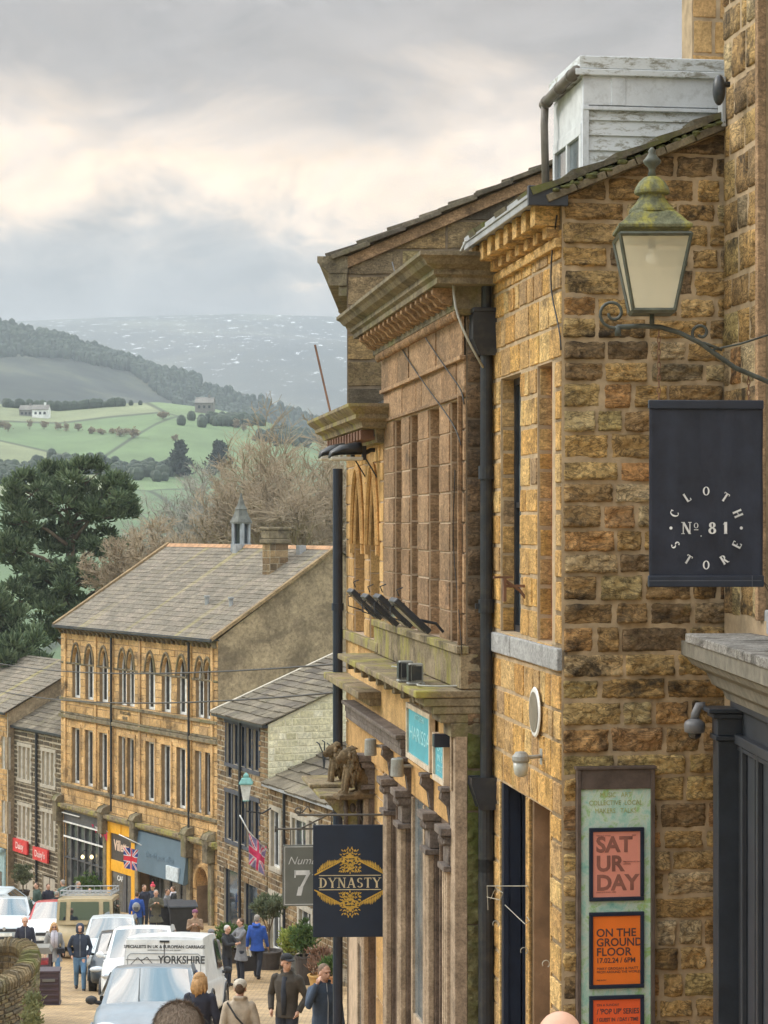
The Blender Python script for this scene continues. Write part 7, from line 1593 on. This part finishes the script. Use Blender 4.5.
# ================================================================ people
SKIN=M('skin',(.58,.33,.23),.55,var=.08,bmp=0); HAIRG=M('grey_hair',(.30,.27,.24),.8,var=.3,sc_=40); HAIRB=M('brown_hair',(.10,.06,.035),.7,var=.3,sc_=40); HAIRY=M('blond_hair',(.45,.26,.11),.6,var=.35,sc_=30); HAIRW=M('white_hair',(.55,.52,.48),.8); DEN=M('denim',(.10,.19,.30),.85,var=.2); DKT=M('dark_trousers',(.03,.035,.05),.85); SHOE=M('dark_shoe',(.03,.026,.024),.6)
def cloth(name,c): return M(name,c,.88,var=.22,sc_=9,bmp=.25)
def person(px,D,h,face,label,top,coat=.50,legs=DKT,hair='short',hm=HAIRB,hat=None,pose='down',extra=(),vox=None,group=None,look=0,female=0):
    x=(px-384)/F*D; e=thing('person',(x,D,gz(D)),R(face),label,'person',group); vx=vox or (.012 if D<40 else .017)
    S=h; fem=.93 if female else 1
    st=.11 if pose=='walk' or 'walk' in extra else 0
    LG={}; AR={}
    for s in (-1,1):
        f=st*s
        hip=(s*.05,0,.51); kn=(s*.055,-.02-abs(f)*.2-f*.5,.285); an=(s*.056,-f*1.0,.045+ (.02 if f<0 else 0)); LG[s]=[hip,kn,an]
        sh=(s*.105*fem,0,.80); el=(s*.142,.012+f*.25,.635); wr=(s*.150,-.03-(-f)*.45,.495)
        if pose=='pocket' : el=(s*.165,.035,.64); wr=(s*.125,-.045,.53)
        if pose=='phone': el=(s*.13,-.05,.66); wr=(s*.045,-.15,.745)
        if pose=='ear' and s<0: el=(s*.17,-.05,.68); wr=(s*.10,-.075,.86)
        if pose=='hug': el=(s*.13,-.10,.70); wr=(s*.06,-.20,.72)
        AR[s]=[sh,el,wr]
    q=lambda p:(p[0]*S,p[1]*S,p[2]*S)
    mb=MB()    # body: one continuous surface
    hy=-.012
    mb.tube([q((0,0,.49)),q((0,.002,.6)),q((0,0,.72)),q((0,0,.80)),q((0,0,.835))],[(.055*S,.085*S),(.05*S,.075*S),(.06*S,.09*S),(.045*S,.085*S),(.03*S,.035*S)],14,ref=(0,1,0))
    lk_=R(look); hx,hyv=sin(lk_),-cos(lk_)
    mb.tube([q((0,.004,.82)),q((0,0,.89))],[.034*S,.031*S],12)
    TH_=Matrix.Rotation(lk_,4,'Z')
    def hp(p): p=TH_@V((p[0],p[1],0)); return lambda z:(p.x*S,(p.y+hy)*S,z*S)
    def he(px_,py_,pz,r): c=hp((px_,py_))(pz); mb.ell(c,tuple(k*S for k in r),14,10,T=TH_)
    he(0,.004,.948,(.0445,.053,.050)); he(0,-.010,.915,(.036,.040,.048)); he(0,-.016,.885,(.024,.026,.018))
    he(0,-.054,.921,(.008,.013,.015)); he(0,-.049,.947,(.030,.010,.006)); he(0,-.047,.898,(.014,.008,.005)); he(-.045,.002,.922,(.007,.013,.017)); he(.045,.002,.922,(.007,.013,.017))
    for s in (-1,1):
        mb.tube([q(LG[s][0]),q(LG[s][1]),q(LG[s][2])],[.040*S,.024*S,.016*S],10); mb.ell(q((LG[s][2][0],LG[s][2][1]-.025,.022)),(.022*S,.055*S,.02*S),10,6)
        sh,el,wr=AR[s]; mb.tube([q(sh),q(el),q(wr)],[.028*S,.022*S,.015*S],10)
        d=(V(wr)-V(el)).normalized(); p0=V(wr)+d*.022; mb.ell(q(p0),(.019*S,.013*S,.024*S) if abs(d.z)>.5 else (.015*S,.022*S,.018*S),10,6)
        side=V((0,1,0)) if abs(d.y)<.7 else V((0,0,1))
        for k in range(4):
            b=p0+d*.016+side*(.0095*(k-1.5)); L_=(.030,.036,.034,.027)[k]; c1=b+d*L_*.55; c2=c1+(d*.7+V((-s*.6,0,0))).normalized()*L_*.5; mb.tube([q(b-d*.01),q(c1),q(c2)],[.0052*S,.0048*S,.004*S],6)
        t0=p0-side*.014; mb.tube([q(t0-d*.01),q(t0-side*.012+d*.012),q(t0-side*.010+d*.028)],[.006*S,.0056*S,.0045*S],6)
    mb.build('body',SKIN,e,remesh=max(.008,vx*.8) if D<40 else .014,sm=1)
    for s in (-1,1):
        c=hp((s*.019,-.048))(.934); m2=MB(); m2.ell(c,(.007*S,.005*S,.0045*S),8,6); m2.build('eye',M('eye',(.05,.04,.035),.3,bmp=0),e)
    # trousers, shoes
    mb=MB(); mb.ell(q((0,.006,.50)),(.088*S,.064*S,.05*S),14,8)
    for s in (-1,1):
        a,b,c=LG[s]; mb.tube([q((a[0]*.9,a[1],.50)),q((a[0],a[1],.45)),q(b),q((b[0]*.5+c[0]*.5,b[1]*.5+c[1]*.5+.006,(b[2]+c[2])/2)),q((c[0],c[1],c[2]-.008))],[.058*S,.055*S,.040*S,.037*S,.032*S],12)
    mb.build('trousers',legs,e,remesh=vx,sm=3)
    for s in (-1,1):
        c=LG[s][2]; mb=MB(); mb.ell(q((c[0],c[1]-.028,.022 if c[2]<.05 else .035)),(.028*S,.068*S,.024*S),12,8); mb.ell(q((c[0],c[1]-.0,.04)),(.027*S,.03*S,.032*S),12,8); mb.build('shoe',SHOE,e,smooth=True)
    # coat
    mb=MB(); w=fem; fl=(.50-coat)*.35
    rings=[((0,.004,coat),(.070+fl*.6,.100+fl)),((0,.004,(coat+.6)/2),(.068,.100)),((0,.004,.60),(.063,.094*w)),((0,.0,.70),(.073,.110*w)),((0,.004,.775),(.068,.122*w)),((0,.006,.812),(.050,.105*w)),((0,.006,.838),(.044,.060)),((0,.004,.858),(.040,.044))]
    mb.tube([q(a) for a,_ in rings],[(b[0]*S,b[1]*S) for _,b in rings],20,ref=(0,1,0))
    for s in (-1,1):
        sh,el,wr=AR[s]; mb.tube([q((sh[0]*.85,sh[1],sh[2]+.005)),q(sh),q(((sh[0]+el[0])/2,(sh[1]+el[1])/2,(sh[2]+el[2])/2)),q(el),q(tuple(el[i]*.45+wr[i]*.55 for i in range(3))),q(wr)],[.036*S,.039*S,.037*S,.033*S,.030*S,.026*S],12)
        mb.ell(q((sh[0],sh[1],sh[2]-.004)),(.040*S,.040*S,.036*S),12,8)
    if 'hood' in extra: mb.tube([q((-.05,.02,.86)),q((-.03,.06,.835)),q((.03,.06,.835)),q((.05,.02,.86))],[.026*S]*4,8)
    if 'collar' in extra: mb.tube([q((-.045,-.02,.852)),q((-.03,.045,.868)),q((.03,.045,.868)),q((.045,-.02,.852))],[.018*S]*4,8)
    # folds
    rs=random.Random(int(px*7+D)); sd=rs.uniform(0,50)
    mb.v=[tuple(V(v)+V((v[0],v[1],0)).normalized()*.010*noise.noise(V((v[0]*7,v[1]*7,v[2]*5+sd)))*2) for v in mb.v]
    J=mb.build('coat',top,e,remesh=vx,sm=2)
    if 'open' in extra:
        mb=MB(); mb.tube([q((0,-.062,coat+.03)),q((0,-.070,.70)),q((0,-.050,.82))],[(.012*S,.022*S),(.012*S,.028*S),(.012*S,.02*S)],8,ref=(0,1,0)); mb.build('shirt',M('pale_shirt',(.45,.42,.38),.8) if 'pale' in extra else DKT,e,smooth=True)
    if 'zip' in extra: mb=MB(); mb.tube([q((0,-.070,coat+.02)),q((0,-.0765,.70)),q((0,-.046,.85))],.004*S,4); mb.build('zip',LEAD,e)
    if 'scarf' in extra:
        mb=MB(); mb.tube([q((.045*cos(a),.045*sin(a),.855)) for a in [k*2*pi/12 for k in range(13)]],[.022*S]*13,8); mb.tube([q((-.02,-.055,.85)),q((-.03,-.085,.75)),(-.03*S,-.09*S,.58*S)],[(.012*S,.03*S)]*3,8,ref=(0,1,0)); mb.tube([q((.03,-.055,.85)),q((.03,-.085,.75)),(.03*S,-.09*S,.60*S)],[(.012*S,.03*S)]*3,8,ref=(0,1,0)); mb.build('scarf',M('pale_scarf',(.50,.47,.52),.9),e,smooth=True)
    # hair / hats
    if hair:
        mb=MB()
        def E(cx,cy,cz,r): mb.ell(hp((cx,cy))(cz),tuple(k*S for k in r),16,10,T=TH_)
        if hair=='short': E(0,.012,.957,(.0465,.0525,.0455)); E(0,.030,.935,(.043,.034,.043))
        if hair=='sides': E(0,.030,.928,(.046,.032,.034)); E(-.036,.014,.932,(.012,.028,.024)); E(.036,.014,.932,(.012,.028,.024))
        if hair=='long':
            E(0,.008,.957,(.050,.057,.048)); rs=random.Random(5)
            for k in range(34):
                a=R(-55+290*k/33)+pi*0; a=R(20+ (k/33)*320)-pi/2+R(0); cx,cy=cos(a),sin(a)
                if cy<-.55: continue
                c=hp((cx*.040,cy*.046))
                c2=hp((cx*.052,cy*.056+.006)); c3=hp((cx*.056+rs.uniform(-.01,.01),cy*.06+.01)); ln=rs.uniform(.795,.83)
                mb.tube([c(.965),c2(.915),c3(.865),hp((cx*.045+rs.uniform(-.01,.01),cy*.055+.012))(ln)],[.014*S,.015*S,.014*S,.005*S],6)
        if D<10:
            rs=random.Random(3); mb2=MB()
            for _ in range(5000):
                d=V((rs.gauss(0,1),rs.gauss(0,1),abs(rs.gauss(0,1)))).normalized()
                if d.z<.05: continue
                if hair=='sides' and (d.z>.62 or d.y<-.2): continue
                if hair=='sides': r_=(.049,.062,.052); c=hp((d.x*r_[0],.004+d.y*r_[1]))(.925+d.z*r_[2])
                else: r_=(.0472,.0535,.0465); c=hp((d.x*r_[0],.012+d.y*r_[1]))(.957+d.z*r_[2])
                c=V(c); t=(V((0,.5,-.6))-d*V((0,.5,-.6)).dot(d)+V((rs.gauss(0,.4),rs.gauss(0,.4),rs.gauss(0,.4)))*.5).normalized(); w_=t.cross(d).normalized()*.0011; L_=.016
                mb2.q(c-w_-d*.001,c+w_-d*.001,c+t*L_+d*.004)
            mb2.build('hair_strands',leafm('strands_'+hair,[(.10,.07,.05),(.30,.23,.17),(.19,.13,.09)] if hair=='short' else [(.25,.22,.2),(.45,.42,.38)]),e)
        hb=mb.build('hair',hm,e,smooth=True)
    if hat:
        mb=MB(); kind,hmat=hat
        if kind=='beanie': mb.lathe([(.052*S,.945*S),(.056*S,.952*S),(.056*S,.968*S),(.051*S,.985*S),(.036*S,1.003*S),(.012*S,1.012*S)],20,c=(0,(hy+.004)*S,0)); 
        if kind=='bobble': mb.lathe([(.052*S,.945*S),(.057*S,.952*S),(.056*S,.97*S),(.050*S,.988*S),(.034*S,1.004*S),(.012*S,1.012*S)],20,c=(0,(hy+.004)*S,0)); mb.ell((0,(hy+.004)*S,1.03*S),(.026*S,.026*S,.024*S),10,8)
        if kind=='cap': mb.lathe([(.051*S,.958*S),(.052*S,.975*S),(.046*S,.995*S),(.025*S,1.008*S),(.005*S,1.01*S)],20,c=(0,(hy+.004)*S,0)); mb.tube([V(hp((0,-.035))(.966)),V(hp((0,-.095))(.957))],[(.004*S,.042*S),(.003*S,.03*S)],10,ref=(0,0,1))
        if kind=='hood': mb.lathe([(.060*S,.87*S),(.064*S,.90*S),(.064*S,.95*S),(.056*S,.985*S),(.034*S,1.008*S),(.008*S,1.014*S)],20,c=(0,(hy+.022)*S,0))
        mb.build('hat',hmat,e,smooth=True)
    if 'glasses' in extra: mb=MB(); [mb.ell(hp((s*.02,-.056))(.934),(.016*S,.005*S,.010*S),8,6) for s in (-1,1)]; mb.tube([hp((-.045,-.01))(.936),hp((-.02,-.058))(.936),hp((.02,-.058))(.936),hp((.045,-.01))(.936)],.003*S,4); mb.build('glasses',DPL,e)
    if 'bag' in extra:
        mb=MB(); mb.tube([q((-.11,-.02,.815)),q((0,-.085,.70)),q((.10,-.085,.585))],.007*S,5); mb.tube([q((-.11,.02,.815)),q((0,.085,.70)),q((.11,.06,.585))],.007*S,5); mb.build('bag_strap',DPL,J); mb=MB(); T=Matrix.Translation(q((.10,-.095,.55)))@Matrix.Rotation(R(12),4,'Z'); mb.box(-.065*S,.065*S,-.02*S,.02*S,-.045*S,.045*S,T); b=mb.build('shoulder_bag',M('black_leather',(.025,.025,.03),.45),J,bevel=.02)
    if 'strap' in extra:
        mb=MB(); mb.tube([q((.10,.03,.825)),q((.02,.082,.72)),q((-.09,.075,.60))],.008*S,5); mb.build('bag_strap',DPL,J)
    if 'backpack' in extra:
        mb=MB(); mb.ell(q((0,.10,.69)),(.085*S,.055*S,.10*S),14,10); mb.build('backpack',M('grey_backpack',(.30,.31,.33),.8),J,smooth=True); mb=MB(); mb.box(-.05*S,.05*S,.135*S,.155*S,.62*S,.70*S); mb.build('pocket',M('dark_grey_fabric',(.10,.10,.11),.8),J,bevel=.02)
    return e
def carried_bag(px,D,z,label):
    x=(px-384)/F*D; e=thing('carrier_bag',(x,D,gz(D)+z),R(20),label,'bag'); mb=MB(); mb.prism([(-.2,0),(.2,0),(.17,.34),(-.17,.34)],-.08,.08); mb.build('bag',M('black_leather'),e,bevel=.03); mb=MB()
    mb.tube([(-.09,0,.33),(-.05,0,.55),(.05,0,.55),(.09,0,.33)],.012,5); mb.build('handle',M('white_print'),e)
NVJ=cloth('navy_jacket',(.035,.045,.07)); BLKJ=cloth('black_jacket',(.025,.026,.03)); GRYC=cloth('grey_coat',(.17,.17,.18)); LGC=cloth('light_grey_coat',(.27,.27,.27)); BLUJ=cloth('bright_blue_jacket',(.03,.09,.38)); OLVC=cloth('olive_coat',(.10,.095,.07)); BEIC=cloth('beige_coat',(.42,.35,.27)); BRNJ=cloth('brown_jacket',(.06,.05,.04)); GRNJ=cloth('green_jacket',(.09,.15,.13)); DNV=cloth('dark_navy_coat',(.03,.032,.05)); PUF=cloth('navy_puffer',(.06,.085,.13)); TANC=cloth('tan_coat',(.30,.20,.13))
person(80,58.5,1.77,8,'man in dark navy jacket, hood up, blue jeans, striding up the street',NVJ,coat=.50,legs=DEN,hat=('hood',NVJ),pose='pocket',extra=('walk','zip'))
person(54,60.5,1.68,12,'blond woman in grey coat with pale scarf and black shoulder bag',LGC,coat=.36,legs=DEN,hair='long',hm=HAIRY,pose='down',extra=('walk','scarf','bag','glasses'),female=1)
person(25,61.5,1.76,15,'balding man in dark navy jacket behind the curved wall',DNV,hair='sides',hm=HAIRB,extra=('zip',))
person(227,59.8,1.66,60,'short haired person in black padded jacket close to man in grey coat',BLKJ,coat=.46,hair='short',hm=HAIRW,pose='hug',extra=('hood',),female=1)
person(241,61,1.76,-60,'man in long grey coat facing person in black jacket',GRYC,coat=.34,pose='hug',extra=('collar',))
person(257,61.8,1.80,165,'grey haired man in bright blue hooded jacket walking away with bag',BLUJ,coat=.44,hair='short',hm=HAIRG,pose='walk',extra=('hood',))
carried_bag(247.5,61.3,.30,'black bag with white handles beside man in blue jacket')
person(287,34.2,1.83,-22,'man in black cap and dark brown jacket looking right',BRNJ,coat=.47,hair='short',hm=HAIRB,hat=('cap',BLKJ),pose='pocket',extra=('open','collar'),look=55)
person(324,31.2,1.76,28,'short haired man in navy padded jacket holding hand to his ear',PUF,coat=.46,hair='short',hm=M('cropped_hair',(.20,.14,.10),.85,var=.35,sc_=60),pose='ear',extra=('zip','collar'),look=10)
person(200,30.2,1.66,172,'woman with long reddish blond hair in dark coat seen from behind',DNV,coat=.40,hair='long',hm=HAIRY,extra=('strap',),female=1,look=-35)
person(240,28.6,1.60,176,'woman in cream knitted hat and beige coat with strap across back',BEIC,coat=.38,hair='short',hm=HAIRB,hat=('beanie',M('cream_knit',(.55,.50,.42),.95,bmp=.6,sc_=20)),extra=('strap','collar'),female=1)
person(178,7.35,1.76,178,'closest passer-by at bottom left of frame, cropped brown hair, seen from behind',NVJ,hair='short',hm=M('cropped_hair',(.20,.14,.10),.85,var=.35,sc_=60),vox=.012)
person(560,7.6,1.73,170,'balding man at the foot of the poster board, only his head in view',GRYC,hair='sides',hm=HAIRG,vox=.012,look=-20)
person(306,14,1.50,180,'dark haired person whose head just shows at the bottom beside man in padded jacket',BLKJ,hm=HAIRB)
person(137,77,1.66,178,'person in blue jacket with grey backpack beside the awning shop',BLUJ,coat=.46,hair='short',extra=('backpack',),legs=DEN)
person(156,77,1.72,10,'person in long olive coat standing next to the blue jacket and backpack',OLVC,coat=.34,hair='short',hm=HAIRG,pose='phone')
person(195,66,1.64,5,'person in tan coat and purple beanie looking at phone above the van',TANC,coat=.42,hat=('beanie',M('purple_knit',(.22,.08,.14),.9)),pose='phone')
person(211,58.5,1.62,20,'person in dark beanie peeping over the right corner of the van',GRYC,hat=('beanie',GRYC))
G='shoppers gathered outside the awning shop'
person(144,82,1.72,40,'shopper in dark blue coat left of the awning shop window',DNV,group=G); person(153,83,1.70,-30,'shopper with a pink hat just outside the awning shop',NVJ,group=G,hat=('bobble',M('pink_knit',(.65,.08,.12),.9)))
person(167,81,1.60,70,'shopper in dark grey facing the awning shop window',GRYC,group=G); person(173.5,82,1.66,-80,'shopper in orange scarf by the bins',BLKJ,group=G,extra=('scarf',))
G='people standing by the parked cars at left'
person(37,84,1.72,-50,'dark haired person in green coat behind the left parked cars',cloth('bottle_green_coat',(.05,.08,.065)),group=G,coat=.38); person(48,84.5,1.66,30,'person in dark jacket between the green coats',DNV,group=G); person(57,80,1.56,160,'grey haired person in black coat in front of the group at left',BLKJ,group=G,hm=HAIRG,coat=.40)
person(63,85,1.80,-120,'tall grey haired man in sage green jacket beside the parked cars',GRNJ,group=G,hm=HAIRG,pose='hug'); person(78,85,1.74,60,'grey haired man in dark grey jacket outside the glazed shop',GRYC,group=G,hm=HAIRG); person(90,86,1.40,0,'short blond child beyond the roof rack',TANC,group=G,hm=HAIRY)
